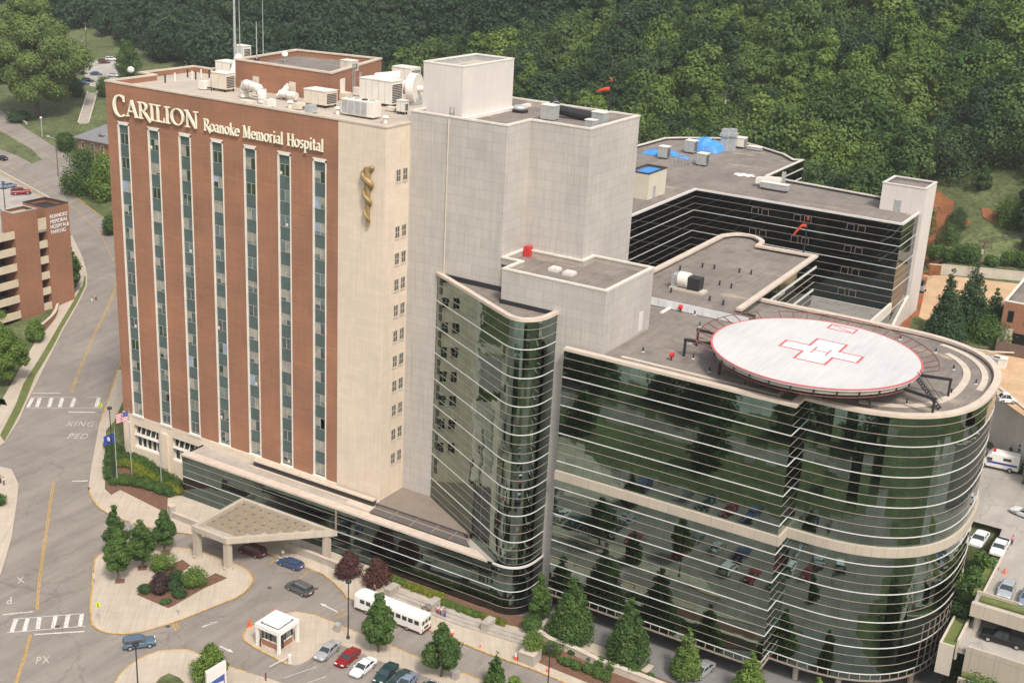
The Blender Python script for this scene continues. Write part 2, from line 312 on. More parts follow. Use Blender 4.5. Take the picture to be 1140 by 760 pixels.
def text(body, size, mat, parent, name, origin, xdir, updir, extrude=0.05, spacing=1.0, sx=1.0, bold=0.0, serif=True, align='LEFT'):
    cu = bpy.data.curves.new(name, 'FONT'); cu.body = body; cu.size = size; cu.extrude = extrude; cu.space_character = spacing; cu.offset = bold; cu.align_x = align
    ob = bpy.data.objects.new(name, cu); COL.objects.link(ob); cu.materials.append(mat)
    x = Vector(xdir).normalized(); y = Vector(updir).normalized(); z = x.cross(y); off = offset_of(parent) if parent else Vector((0, 0, 0))
    mw = Matrix((( x.x*sx, y.x, z.x, origin[0]-off.x), (x.y*sx, y.y, z.y, origin[1]-off.y), (x.z*sx, y.z, z.z, origin[2]-off.z), (0, 0, 0, 1)))
    if parent: ob.parent = parent
    # real mesh, so that every letter is geometry of its own part
    dg = bpy.context.evaluated_depsgraph_get(); me = bpy.data.meshes.new_from_object(ob.evaluated_get(dg)); me.transform(mw); me.materials.clear(); me.materials.append(mat)
    o2 = bpy.data.objects.new(name, me); COL.objects.link(o2)
    if parent: o2.parent = parent
    bpy.data.objects.remove(ob); return o2
# TERRAIN BEGIN
def ground_z(x, y):
    t = max(0.0, y-20.0); z = 0.14*t*t/(t+30.0)
    y0 = 168.0+0.30*max(0.0, -x)
    t2 = max(0.0, y-y0); hill = 0.40*t2*t2/(t2+22.0)
    z = z+hill
    r = min(1.0, max(0.0, (x-22.0)/20.0)); r = r*r*(3-2*r)
    if r > 0 and y > 30:
        s = (x-70.6)*0.804+(y-78.3)*0.595
        k = min(1.0, max(0.0, (s-1.0)/5.0)); k2 = min(1.0, max(0.0, (y-44.0)/3.0))
        zr = 14.0*k2+10.4*k+max(0.0, (y-120.0))*0.03+hill
        z = z*(1-r)+zr*r
    return z
# TERRAIN END
# ---------------------------------------------------------------- ground, roads, pavements
def axis_vals(a, b, zones):
    v = [a]
    while v[-1] < b-1e-6:
        st = next(s for lo, hi, s in zones if lo <= v[-1] < hi); v.append(min(b, v[-1]+st))
    return v
xs = axis_vals(-2400, 1600, [(-9999, -700, 60), (-700, -200, 10), (-200, 110, 3), (110, 300, 12), (300, 9999, 60)])
ys = axis_vals(-2000, 2600, [(-9999, -140, 60), (-140, 16, 12), (16, 271, 3), (270, 460, 8), (460, 9999, 60)])
gv = [(x, y, min(ground_z(x, y), 150.0) if y > 20 else 0.0) for y in ys for x in xs]; nx = len(xs)
gf = [(j*nx+i, j*nx+i+1, (j+1)*nx+i+1, (j+1)*nx+i) for j in range(len(ys)-1) for i in range(nx-1)]
gm = bpy.data.meshes.new('ground'); gm.from_pydata(gv, [], gf); gm.polygons.foreach_set('use_smooth', [True]*len(gf)); gm.materials.append(GRASS); gm.update()
ground = bpy.data.objects.new('ground', gm); COL.objects.link(ground); tag(ground, kind='structure')
def drape(name, pts, mat, off, thick=0.0, side=None, step=4.0, kind='structure', sidemat=None, zmin=-99):
    bm = bmesh.new(); f = bm.faces.new([bm.verts.new((p[0], p[1], 0)) for p in pts]); f.normal_update(); bmesh.ops.triangulate(bm, faces=[f])
    x0 = min(p[0] for p in pts); x1 = max(p[0] for p in pts); y0 = min(p[1] for p in pts); y1 = max(p[1] for p in pts)
    if y1 > 19:
        y = max(y0, 18)+0.01
        while y < y1:
            bmesh.ops.bisect_plane(bm, geom=bm.verts[:]+bm.edges[:]+bm.faces[:], plane_co=(0, y, 0), plane_no=(0, 1, 0)); y += step
        if x1 > 20:
            x = 20.0
            while x < x1: bmesh.ops.bisect_plane(bm, geom=bm.verts[:]+bm.edges[:]+bm.faces[:], plane_co=(x, 0, 0), plane_no=(1, 0, 0)); x += step
    bmesh.ops.recalc_face_normals(bm, faces=bm.faces)
    if bm.faces[:] and bm.faces[:][0].normal.z < 0: bmesh.ops.reverse_faces(bm, faces=bm.faces)
    bound = [e for e in bm.edges if e.is_boundary]
    for v in bm.verts: v.co.z = max(zmin, ground_z(v.co.x, v.co.y) if v.co.y > 20 else 0.0)+off
    if thick:
        r = bmesh.ops.extrude_edge_only(bm, edges=bound)
        for v in [g_ for g_ in r['geom'] if isinstance(g_, bmesh.types.BMVert)]: v.co.z -= thick
        for g_ in r['geom']:
            if isinstance(g_, bmesh.types.BMFace): g_.material_index = 1 if sidemat else 0
    uvl = bm.loops.layers.uv.new('UVMap')
    for fc in bm.faces:
        for lp in fc.loops: lp[uvl].uv = (lp.vert.co.x*0.8+lp.vert.co.y*0.6, lp.vert.co.y*0.8-lp.vert.co.x*0.6)
    me = bpy.data.meshes.new(name); bm.to_mesh(me); bm.free(); me.materials.append(mat)
    if sidemat: me.materials.append(sidemat)
    o = bpy.data.objects.new(name, me); COL.objects.link(o); tag(o, kind=kind); return o
def strip(pts, w, side=0):   # polygon around a path; side 0 centred, 1 only to the right
    a = path_offset(pts, w/2 if side == 0 else w); b = path_offset(pts, -w/2 if side == 0 else 0.0)
    return a, b
def ribbon(name, pts, w, mat, off, kind='structure', closed=False, side=0, parent=None):
    P = []
    for a, b in zip(pts, pts[1:]+([pts[0]] if closed else [])):
        L = math.hypot(b[0]-a[0], b[1]-a[1]); n = max(1, int(L/3.0))
        P += [(a[0]+(b[0]-a[0])*i/n, a[1]+(b[1]-a[1])*i/n) for i in range(n)]
    if not closed: P.append(pts[-1])
    A = path_offset(P, w/2 if side == 0 else w, closed); B = path_offset(P, -w/2 if side == 0 else 0, closed)
    mb = MB(); n = len(P)
    for i in range(n if closed else n-1):
        j = (i+1) % n; q = [A[i], A[j], B[j], B[i]]; mb.face([(p[0], p[1], (ground_z(*p) if p[1] > 20 else 0.0)+off) for p in q])
    o = mb.obj(name, mat, parent)
    if kind and not parent: tag(o, kind=kind)
    return o
def smooth_path(P, n=4, closed=False):
    out = []; N = len(P); rng = range(N if closed else N-1)
    for i in rng:
        p0 = P[i-1] if (i > 0 or closed) else P[0]; p1 = P[i]; p2 = P[(i+1) % N]; p3 = P[(i+2) % N] if (i+2 < N or closed) else P[-1]
        for k in range(n):
            t = k/n; out.append(tuple(0.5*((2*p1[a])+(-p0[a]+p2[a])*t+(2*p0[a]-5*p1[a]+4*p2[a]-p3[a])*t*t+(-p0[a]+3*p1[a]-3*p2[a]+p3[a])*t*t*t) for a in (0, 1)))
    if not closed: out.append(tuple(P[-1][:2]))
    return out
kerb_left = [(-55.1,-36.18),(-63.2,-27.7),(-72.94,-18.78),(-78.36,-14.03),(-84.45,-10.7),(-88.79,-11.58),(-95.75,-15.9)]
kerb_left2 = [(-99.73,-12.98),(-93.63,-7.81),(-95.01,-3.69),(-101.85,5.36),(-106.6,10.54),(-119.64,25.95),(-133.75,43.56),(-143.68,57.17),(-150.5,65.83),(-156.64,71.31),(-166.61,78.68),(-182.6,89.01),(-205.77,101.52),(-228.42,111.41),(-244.86,114.44),(-276.9,118.4)]
kerb_far = [(-300.35,135.9),(-268.89,133.64),(-256.74,131.15),(-246.34,128.04),(-246.23,132.34),(-259.16,138.71),(-286.64,147.83),(-333.07,160.31),(-356.11,177.5),(-310.07,166.56),(-279.71,153.84),(-258.57,145.81),(-239.14,138.19),(-224.75,135.21),(-205.97,131.05)]
kerb_house = [(-194.44,123.84),(-207.73,125.28),(-217.47,124.97),(-226.2,124.32),(-224.71,120.16),(-212.3,114.33),(-199.15,108.62),(-187.26,103.73),(-179.52,102.05),(-163.73,94.61)]
kerb_right = [(-107.26,40.91),(-106.16,34.87),(-97.64,24.76),(-88.44,14.03),(-73.75,-1.13)]
road_poly = [(-43.78,-46.96)]+kerb_left+kerb_left2+kerb_far+kerb_house+kerb_right+[(-62.0, 3.0), (19.0, 3.0), (19.0, 24.0), (76.0, 24.0), (76.0, -9.0), (112.0, -9.0), (112.0, -48.0), (-20.0, -48.0), (-20.0, -95.0), (-210.0, -95.0), (-210.0, -50.0)]
drape('road', road_poly, ASPH, 0.03)
# raised pavements: outline, material
island = smooth_path([(-47.73,-22.66),(-47.08,-24.36),(-44.9,-26.67),(-41.64,-29.76),(-37.82,-33.51),(-35.1,-35.93),(-33.12,-37.53),(-31.49,-38.14),(-30.02,-38.12),(-28.22,-37.56),(-26.55,-36.21),(-25.08,-34.13),(-23.32,-29.58),(-22.04,-24.33),(-21.05,-20.1),(-21.17,-17.56),(-21.96,-15.45),(-23.15,-13.92),(-25.35,-12.74),(-28.21,-12.34),(-32.36,-12.48),(-36.93,-12.88),(-40.97,-14.91),(-44.7,-18.21),(-46.78,-20.12)], 2, True)
booth_isle = smooth_path([(-11.12,-17.71),(-12.69,-20.7),(-13.53,-22.84),(-13.83,-24.87),(-13.27,-26.84),(-12.04,-27.99),(-9.23,-28.56),(-5.52,-28.92),(-3.33,-29.06),(-1.79,-28.24),(-1.34,-26.44),(-1.36,-23.5),(-1.56,-20.79)], 2)+[(0.68,-20.8),(7.27,-20.84),(13.43,-20.26),(21.4,-19.97),(34.99,-18.79),(40.96,-14.6),(24.92,-16.19),(11.51,-16.85),(5.41,-16.81),(-1.76,-16.8),(-4.95,-16.67),(-8.26,-16.74)]
low_isle = smooth_path([(-15.38,-50.59),(-19.19,-45.86),(-20.49,-42.88),(-20.68,-40.05),(-20.05,-37.26),(-18,-35.1),(-15.77,-34.34),(-9.4,-34.19),(-2.72,-33.16),(5.84,-31.97)], 2)+[(16.32,-37.61),(-10.61,-56.41)]
north_walk = [(-106.16,34.87),(-97.64,24.76),(-88.44,14.03),(-73.75,-1.13),(-67.69,-7.36),(-64.99,-9.35),(-61.22,-11.3),(-57.47,-12.3),(-53.08,-12.33),(-46.53,-11.49),(-40.52,-9.21),(-32.92,-7.66),(-26.09,-6.77),(-21.88,-6.99),(-18.44,-6.62),(-15.08,-6.65),(-11.18,-7.95),(-7.38,-10),(12.42,-10.2),(19.33,-10.33),(26.06,-9.94),(31.29,-10.12),(41.53,-10.31),(49.54,-10.25)]+[(40.0, -9.0), (40.0, 1.0), (22.0, 1.0), (10.0, -1.0), (-52.0, 1.0), (-52.0, 6.0), (-72.2, 6.0), (-73.0, 8.0), (-75.0, 60.0)]
left_walk = [(-51.74,-52.68),(-43.78,-46.96),(-55.1,-36.18),(-63.2,-27.7),(-72.94,-18.78),(-78.36,-14.03),(-84.45,-10.7),(-88.79,-11.58),(-95.75,-15.9),(-108.6,-25.19)]
up_walk = [(-99.73,-12.98),(-93.63,-7.81),(-95.01,-3.69),(-101.85,5.36),(-106.6,10.54),(-119.64,25.95),(-133.75,43.56),(-143.68,57.17),(-150.5,65.83),(-156.64,71.31),(-166.61,78.68),(-182.6,89.01),(-181.06,85.12),(-163.86,70.79),(-148.84,55.48),(-139.93,43.53),(-127.74,27.79),(-108.89,5.15),(-111.82,-4.09)]
KERB = M('kerb stone', (0.50, 0.42, 0.34), 0.85); SW = MATS['sidewalk']
drape('plaza_pavement', island, SW, 0.16, 0.3); drape('booth_pavement', booth_isle, SW, 0.15, 0.3)
drape('corner_pavement', low_isle, SW, 0.15, 0.3); drape('entrance_pavement', north_walk, SW, 0.17, 0.3)
drape('street_pavement', left_walk, SW, 0.15, 0.3); drape('garage_pavement', up_walk, SW, 0.16, 0.3)
drape('house_verge', kerb_house+[(-161.51,95.82),(-197.64,130.62)], GRASS, 0.14, 0.25)
ribbon('kerb', [(-156.64,71.31),(-150.5,65.83),(-143.68,57.17),(-133.75,43.56),(-119.64,25.95),(-106.6,10.54),(-101.85,5.36)], 0.35, KERB, 0.18, side=1)
for nm, pth, cl in (('plaza_kerb', island, True), ('booth_kerb', booth_isle, True), ('corner_kerb', low_isle[:22], False)):
    pass
ribbon('kerb', island, 0.26, YELLOW, 0.172, closed=True)
ribbon('kerb', booth_isle[:18], 0.24, YELLOW, 0.162); ribbon('kerb', [(40.96,-14.6),(24.92,-16.19),(11.51,-16.85),(5.41,-16.81),(-1.76,-16.8),(-4.95,-16.67),(-8.26,-16.74),(-11.12,-17.71)], 0.22, YELLOW, 0.162)
ribbon('kerb', [(-97.64,24.76),(-106.16,34.87),(-108.93,38.76)], 0.3, YELLOW, 0.182); ribbon('kerb', [(-88.44,14.03),(-97.64,24.76)], 0.25, YELLOW, 0.182); ribbon('kerb', [(-66.86,-8.09),(-74.34,-0.61),(-88.44,14.03)], 0.25, KERB, 0.182)
ribbon('kerb', smooth_path([(-67.69,-7.36),(-64.99,-9.35),(-61.22,-11.3),(-57.47,-12.3),(-53.08,-12.33),(-46.53,-11.49),(-40.52,-9.21),(-32.92,-7.66),(-26.09,-6.77),(-21.88,-6.99),(-18.44,-6.62),(-15.08,-6.65),(-11.18,-7.95),(-7.38,-10)], 2)+[(12.42,-10.2),(19.33,-10.33),(26.06,-9.94),(31.29,-10.12),(41.53,-10.31)], 0.25, YELLOW, 0.182)
ribbon('kerb', low_isle[:16], 0.2, YELLOW, 0.162)
ribbon('kerb', [(-55.1,-36.18),(-63.2,-27.7),(-72.94,-18.78),(-78.36,-14.03),(-84.45,-10.7),(-88.79,-11.58),(-95.75,-15.9)], 0.25, KERB, 0.162)
ribbon('kerb', [(-163.73,94.61),(-179.52,102.05),(-187.26,103.73),(-199.15,108.62),(-212.3,114.33),(-224.71,120.16)], 0.3, YELLOW, 0.16)
# painted markings
def mark(px, w, mat=None, off=0.036, name='road_marking'): return ribbon(name, px, w, mat or ROADW, off)
mark([(-74.13,-9.47),(-68.22,-15.25),(-60.93,-22.15),(-55.36,-27.53),(-49.06,-33.48),(-42.31,-39.59)], 0.16, YELLOW); mark([(-74.38,-9.66),(-68.46,-15.43),(-61.16,-22.32),(-55.59,-27.7),(-49.28,-33.64),(-42.52,-39.74)], 0.16, YELLOW)
mark([(-37.81,-44.43),(-35.44,-46.99),(-33.15,-49.47),(-28.53,-54.99)], 0.16, YELLOW); mark([(-38.02,-44.57),(-35.64,-47.14),(-33.35,-49.61),(-28.72,-55.12)], 0.16, YELLOW)
mark([(-105.29,20.93),(-115.55,32.86),(-125.97,45.82),(-134.45,57.4),(-144.06,69.48),(-151.97,77.44)], 0.16, YELLOW); mark([(-104.99,21.16),(-115.22,33.08),(-125.61,46.03),(-134.06,57.62),(-143.65,69.71),(-151.55,77.67)], 0.16, YELLOW)
mark([(-156.66,80.55),(-168.73,88.8),(-179.62,95.45),(-192.55,101.73),(-205.24,107.14),(-220.74,113.6),(-237.07,118.56),(-256.51,123.75),(-278.29,126.49)], 0.16, YELLOW); mark([(-236.55,131.09),(-245.63,134.8),(-265.6,142.17),(-289.43,150.06),(-316.21,155.44)], 0.16, YELLOW)
for a in ([(-104.82,11.32),(-108.76,15.02),(-108.48,15.25)], ): pass
bars = [([(-105.8,10.55)], [(-108.87,14.31)]), ([(-104.4,11.64)], [(-107.74,15.2)]), ([(-102.52,13.12)], [(-105.89,16.65)]), ([(-100.84,14.43)], [(-104.19,17.99)]), ([(-99.01,15.86)], [(-102.2,19.55)]), ([(-95.14,18.88)], [(-98.36,22.49)])]
for a, b in bars: mark([a[0], b[0]], 0.75)
mark([(-105.84,9.92),(-93.93,19.22)], 0.14); mark([(-109.76,14.24),(-98.27,23.14)], 0.14); mark([(-111.11,16.04),(-105.38,20.54)], 0.3); mark([(-97.49,13.73),(-93.12,16.84)], 0.4)
bars = [([(-40.64,-45.58)], [(-42.84,-43.02)]), ([(-39.39,-44.4)], [(-41.69,-41.89)]), ([(-38.22,-42.98)], [(-40.62,-40.67)]), ([(-36.75,-41.48)], [(-38.93,-39.14)]), ([(-35.39,-40.35)], [(-37.74,-37.83)]), ([(-34.01,-38.91)], [(-36.4,-36.4)])]
for a, b in bars: mark([a[0], b[0]], 0.62)
mark([(-41.06,-46.18),(-33.38,-38.46)], 0.14); mark([(-43.26,-43.32),(-36.24,-36.28)], 0.14); mark([(-45.41,-43.35),(-42.54,-40.21)], 0.26); mark([(-37.5,-44.21),(-32.38,-39.52)], 0.3); mark([(-72.17,-7.3),(-70.05,-5.47)], 0.35)
for px in ([(-32.6,-35.95)], ): pass
def road_word(s, p, q, size, nm='road_marking'):
    d = Vector((q[0]-p[0], q[1]-p[1], 0)).normalized(); u = Vector((-d.y, d.x, 0))
    o = text(s, size, M('faded road paint', (0.58, 0.54, 0.49), .85, var=.25, scale=1.2, fine=.4, fscale=4), None, nm, (p[0], p[1], 0.04), d, u, 0.002, 1.2, 0.55, 0.0); tag(o, kind='structure'); return o
road_word('XING', (-92.55,8.58), (-89.24,10.85), 3.6); road_word('PED', (-87.55,4.71), (-84.57,6.73), 3.6)
road_word('PED', (-113.1,23.81), (-115.67,21.92), 3.0)
road_word('X', (-51.91,-34.2), (-52.9,-35.6), 3.0); road_word('P', (-48.36,-39.23), (-49.01,-40.02), 3.0); road_word('PX', (-31.44,-49.06), (-30.52,-48.14), 2.6)
def arrow(a, b, w=0.28):
    a = Vector((a[0], a[1])); b = Vector((b[0], b[1])); d = (b-a).normalized(); n = Vector((-d.y, d.x)); m = b-d*1.1; mb = MB()
    z = 0.037; V = lambda p: (p.x, p.y, z)
    mb.face([V(a-n*w/2), V(m-n*w/2), V(m+n*w/2), V(a+n*w/2)]); mb.face([V(m-n*w*1.25), V(b), V(m+n*w*1.25)])
    tag(mb.obj('road_arrow', ROADW), kind='structure')
arrow((-19.54,-28.82), (-18.65,-26.37)); arrow((-13.9,-31.04), (-11.24,-31.12)); arrow((-5.97,-13.99), (-9.8,-13.57)); arrow((-19.35,-28.83), (-18.67,-26.54), 0.1)
for a, b in (((-24.21,-29.61), (-21.86,-31.23)), ((-24.56,-30.17), (-21.83,-31.8)), ((-6.04,-14.98), (-5.68,-12.83)), ((-4.98,-15.46), (-4.49,-13.24)), ((-23.82,-9.13), (-24.09,-7.51)), ((-17.12,-9.53), (-17.35,-7.25))): mark([a, b], 0.22, YELLOW)
for i in range(7):
    t = i*1.0; p = [((0.59,-27.09)[0]+2.75*i*0.93, (0.59,-27.09)[1]-2.75*i*0.36)]; mark([p[0], (p[0][0]-1.9, p[0][1]-4.6)], 0.11)
for px in ((-18.98,-14.64), (-12.95,-10.59), (-23.64,-31.62), (-36.51,-40.86)):
    mb = MB(); mb.lathe([(0.36, 0), (0.36, 0.012), (0.3, 0.014)], px[0], px[1], 0.034, 14); tag(mb.obj('manhole_cover', M('cast iron', (0.09, 0.075, 0.065))), 'round cast iron manhole cover set in the asphalt', 'manhole cover', 'manhole covers')
# planting beds and lawns
bed = lambda nm, pts, mat, off=0.19: drape(nm, pts, mat, off, 0.1)
bed('planting_bed', [(-33.77,-28.17),(-27.08,-28.13),(-26.92,-26.9),(-26.86,-20.86),(-26.13,-16.44),(-28.66,-16.38),(-28.78,-19.05),(-29.63,-21.7),(-32.88,-19.98),(-33.54,-16.95),(-35.9,-16.35),(-36.04,-18.78),(-35.24,-23.42)], MULCH)
bed('planting_bed', [(-64.89,-6.16),(-62.28,-7.1),(-62.5,-4.81),(-49.46,-6.33),(-54.56,-1.08),(-51.79,0.1),(-54.48,3.04),(-73.52,8.08),(-78.7,8.83),(-76.3,4.4)], MULCH, 0.2)
bed('verge', [(-64.89,-6.16),(-84.26,11.63),(-86.37,15.64),(-94.89,26.67),(-74.92,8.04)], GRASS, 0.21)
bed('verge', [(-95.35,-3.42),(-105.26,8.57),(-109.79,13.59),(-114.27,18.41),(-118.46,23.04),(-134.17,43.92),(-149.06,63.96),(-154.45,69.06),(-156.3,70.11),(-151.51,65.26),(-137,45.29),(-121.52,24.62),(-116.39,18.06),(-108.76,10.07),(-98.41,-2.03)], M('verge grass', (0.13, 0.15, 0.045), 0.9, var=0.2), 0.175)
bed('lawn', [(-125,9.93),(-130.11,24.87),(-128.74,28.36),(-138.16,38.39),(-144.66,46.98),(-148.02,44.97),(-147.72,27.03)], GRASS, 0.18); bed('lawn', [(-105.97,-8.39),(-107.38,3.97),(-112.52,10.2),(-109.38,8.36),(-119.87,13.98),(-123.64,4.59)], GRASS, 0.18)
bed('lawn', [(-14.04,-44.25),(-15.04,-41.63),(-14.82,-40.17),(-12.86,-40.08),(-9.73,-41.2)], GRASS, 0.18)
bed('planting_bed', [(19.5, -1.6), (11.0, -3.4), (-8.0, -1.2), (-8.0, -0.1), (11.0, -0.1), (19.0, 1.6)], MULCH)
for p in ((-38.8,-26.82), (-38.98,-21.99), (-39.68,-16.38), (-44.79,-21.96)):
    mb = MB(); s_ = 1.0; mb.prism([(p[0]-s_, p[1]), (p[0], p[1]-s_), (p[0]+s_, p[1]), (p[0], p[1]+s_)], 0.16, 0.19); tag(mb.obj('tree_pit', MULCH), kind='structure')
# bed beside the sidewalk in front of the main block
bed('planting_bed', [(21.85,-1.67),(24.97,-7.82),(26.93,-8.1),(34.93,-8.33),(46.12,-8.55),(56.78,-5.88),(45.58,-1.33),(37.04,-1.19),(28.43,-1.66)], MULCH, 0.19)
# sunken paved drive below the main block
drape('drive', [(19.2, -2.0), (19.2, 23.9), (75.5, 23.9), (75.5, -8.0), (40.0, -8.0)], M('drive asphalt', (0.20, 0.19, 0.185), 0.9), 0.035)
# far lot and dirt yard, right-hand lot
drape('far_lot', [(-327.06,207.34),(-328.6,216.09),(-327.32,221.57),(-305.5,205.82),(-291.13,205.59),(-306.28,230.34),(-327.33,250.38),(-333.87,240.2),(-337.12,228.35)], ASPH2, 0.1)
drape('dirt_yard', [(p[0], p[1]) for p in [(69.45,76.32),(82.94,60.92),(81.62,112.6),(70.43,155.44),(59.23,153.04),(39.2,147.91),(33.03,148.35),(37.38,127.62),(42.84,114.46),(55.59,99.37),(62.79,97.46),(65.17,84.42)]], DIRT, 0.35, zmin=24.4)
drape('clay_bank', [(33.46,142.07),(37.65,153.3),(40.8,137.42),(50.33,87.44),(47.95,88.67)], CLAY, 0.45, zmin=24.4)
drape('lot', [(55, 47.5), (55, 95.0), (60.0, 93.0), (70.6, 78.3), (84.0, 60.2), (110, 25), (140, 20), (140, 47.5)], ASPH2, 0.12)
# ---------------------------------------------------------------- hospital: brick tower
hospital = thing('hospital_tower', 'tall red brick hospital tower with seven full-height window strips and big cream lettering', 'hospital tower', (-45, 10, 0))
def B(name, fn, mats, parent, **k):
    mb = MB(); fn(mb); return mb.obj(name, mats, parent, **k)
ZT = 70.4; FL = [9.75+4.166*i for i in range(14)]
colx = [-68.1+7.14*i for i in range(7)]; CW = 2.7
def brickwall(mb):
    edges = [-72.0]
    for c in colx: edges += [c-CW/2, c+CW/2]
    edges.append(-21.6)
    for i in range(0, len(edges), 2): mb.face([(edges[i], 5.4, 9.6), (edges[i+1], 5.4, 9.6), (edges[i+1], 5.4, ZT), (edges[i], 5.4, ZT)])
    for c in colx:
        mb.face([(c-CW/2, 5.4, 63.85), (c+CW/2, 5.4, 63.85), (c+CW/2, 5.4, ZT), (c-CW/2, 5.4, ZT)])
    mb.face([(-72, 16.5, 0), (-72, 5.4, 9.6), (-72, 5.4, ZT), (-72, 16.5, ZT)])
    mb.face([(-72, 16.5, 0), (-72, 5.4, 0), (-72, 5.4, 9.6), (-72, 16.5, 9.6)])
    mb.face([(-75.5, 16.5, 0), (-72, 16.5, 0), (-72, 16.5, ZT), (-75.5, 16.5, ZT)]); mb.face([(-75.5, 30, 0), (-75.5, 16.5, 0), (-75.5, 16.5, ZT), (-75.5, 30, ZT)])
    mb.face([(-75.5, 30, ZT), (-71, 30, ZT), (-71, 30, 0), (-75.5, 30, 0)]); mb.face([(-71, 44, 0), (-71, 30, 0), (-71, 30, ZT), (-71, 44, ZT)])
    mb.face([(-13, 44, 0), (-71, 44, 0), (-71, 44, ZT), (-13, 44, ZT)]); mb.face([(-13, 35, 0), (-13, 44, 0), (-13, 44, ZT), (-13, 35, ZT)])
B('brick_wall', brickwall, MATS['brick'], hospital)
def limestone(mb):
    mb.face([(-21.6, 5.38, 8.6), (-12.6, 5.38, 8.6), (-12.6, 5.38, ZT), (-21.6, 5.38, ZT)]); mb.face([(-12.6, 5.38, 8.6), (-12.6, 11.7, 8.6), (-12.6, 11.7, ZT), (-12.6, 5.38, ZT)])
    mb.face([(-21.6, 5.4, ZT), (-21.6, 5.4, 8.6), (-21.6, 5.38, 8.6), (-21.6, 5.38, ZT)])
def base_wall(mb):     # limestone base with two big openings
    op = [(-69.3, -63.0), (-59.6, -53.2)]; z0, z1 = 3.1, 7.6; y = 5.3
    xs_ = [-72.1, -69.3, -63.0, -59.6, -53.2, -50.0]
    for a, b in zip(xs_, xs_[1:]):
        if (a, b) in op:
            mb.face([(a, y, 0), (b, y, 0), (b, y, z0), (a, y, z0)]); mb.face([(a, y, z1), (b, y, z1), (b, y, 9.6), (a, y, 9.6)])
            for x in (a, b): q = [(x, y, z0), (x, y+1.0, z0), (x, y+1.0, z1), (x, y, z1)]; mb.face(q if x == a else q[::-1])
            mb.face([(a, y+1.0, z1), (b, y+1.0, z1), (b, y, z1), (a, y, z1)]); mb.face([(a, y, z0), (b, y, z0), (b, y+1, z0), (a, y+1, z0)])
        else: mb.face([(a, y, 0), (b, y, 0), (b, y, 9.6), (a, y, 9.6)])
    mb.face([(-72.1, 16, 0), (-72.1, y, 0), (-72.1, y, 9.6), (-72.1, 16, 9.6)]); mb.face([(-72.1, y, 9.6), (-50, y, 9.6), (-50, 5.42, 9.6), (-72.1, 5.42, 9.6)])
    mb.box(-50, -21.6, 5.0, 5.4, 8.2, 9.6); mb.box(-21.6, -12.4, 5.1, 5.37, 8.3, 8.9)
    for x in (-70.7, -61.3, -51.6): mb.box(x-0.75, x+0.75, 4.9, 5.3, 0, 8.0)
B('stone_corner', limestone, MATS['limestone'], hospital); B('stone_base', base_wall, MATS['limestone'], hospital)
for x0, x1 in ((-69.3, -63.0), (-59.6, -53.2)):
    w = B('base_window', lambda mb: mb.box(x0, x1, 6.25, 6.35, 3.1, 7.6), MATS['dark glass'], hospital)
    def fr(mb):
        n = 5
        for i in range(n+1): x = x0+(x1-x0)*i/n; mb.box(x-0.07, x+0.07, 5.9, 6.25, 3.1, 5.6); mb.hexa([(x-0.07, 5.4, 5.6), (x+0.07, 5.4, 5.6), (x+0.07, 5.65, 5.6), (x-0.07, 5.65, 5.6), (x-0.07, 6.1, 7.5), (x+0.07, 6.1, 7.5), (x+0.07, 6.25, 7.5), (x-0.07, 6.25, 7.5)])
        mb.box(x0, x1, 5.35, 6.2, 5.5, 5.68); mb.box(x0, x1, 5.45, 6.1, 3.08, 3.3)
    B('frame', fr, UNITW, w)
SPAN = M('green spandrel', (0.085, 0.12, 0.115), 0.35, var=0.15); CURT = M('drawn curtain', (0.32, 0.30, 0.25), 0.9, var=0.3, scale=0.8); BLIND = M('blue curtain', (0.30, 0.34, 0.42), 0.9, var=0.2, scale=0.8)
WROOM = M('lit pane', (0.75, 0.68, 0.5), 0.6)
for ci, c in enumerate(colx):
    st = B('window_strip', lambda mb: (mb.box(c-CW/2+0.18, c+CW/2-0.18, 5.62, 5.9, 9.75, 63.6)), SPAN, hospital)
    def frame(mb):
        mb.box(c-CW/2, c-CW/2+0.2, 5.3, 5.9, 9.6, 63.85); mb.box(c+CW/2-0.2, c+CW/2, 5.3, 5.9, 9.6, 63.85)
        mb.box(c-CW/2, c+CW/2, 5.3, 5.9, 63.5, 64.05); mb.box(c-CW/2-0.1, c+CW/2+0.1, 5.15, 5.9, 9.4, 9.8)
    B('frame', frame, UNITW, st)
    g_, cu, bl, mu, lit = MB(), MB(), MB(), MB(), MB()
    rr = random.Random(ci*7+3)
    for k in range(13):
        z0 = FL[k]+0.35; z1 = z0+1.95
        for s in (0, 1):
            xa = c-CW/2+0.22+s*1.14; xb = xa+1.1; v = rr.random()
            tgt = cu if v < 0.42 else (bl if v < 0.52 else None)
            mu.box(xa-0.02, xb+0.02, 5.55, 5.615, z1-0.06, z1); mu.box(xa-0.02, xb+0.02, 5.55, 5.615, z0, z0+0.06)
            if tgt is not None:
                zb = z0+(0.06 if rr.random() < 0.6 else rr.uniform(0.3, 1.0)); g_.box(xa, xb, 5.585, 5.61, z0, zb) if zb > z0+0.1 else None
                tgt.box(xa, xb, 5.58, 5.61, zb, z1)
            else:
                g_.box(xa, xb, 5.585, 5.61, z0, z1)
                if rr.random() < 0.10: lit.box(xa+0.1, xa+0.5, 5.57, 5.58, z0+0.2, z0+0.7)
        mu.box(c-0.04, c+0.04, 5.54, 5.615, z0, z1)
    g_.obj('glass', MATS['window glass'], st); cu.obj('curtains', CURT, st); bl.obj('blinds', BLIND, st); mu.obj('mullions', GALV, st)
    if lit.f: lit.obj('bright_panels', WROOM, st)
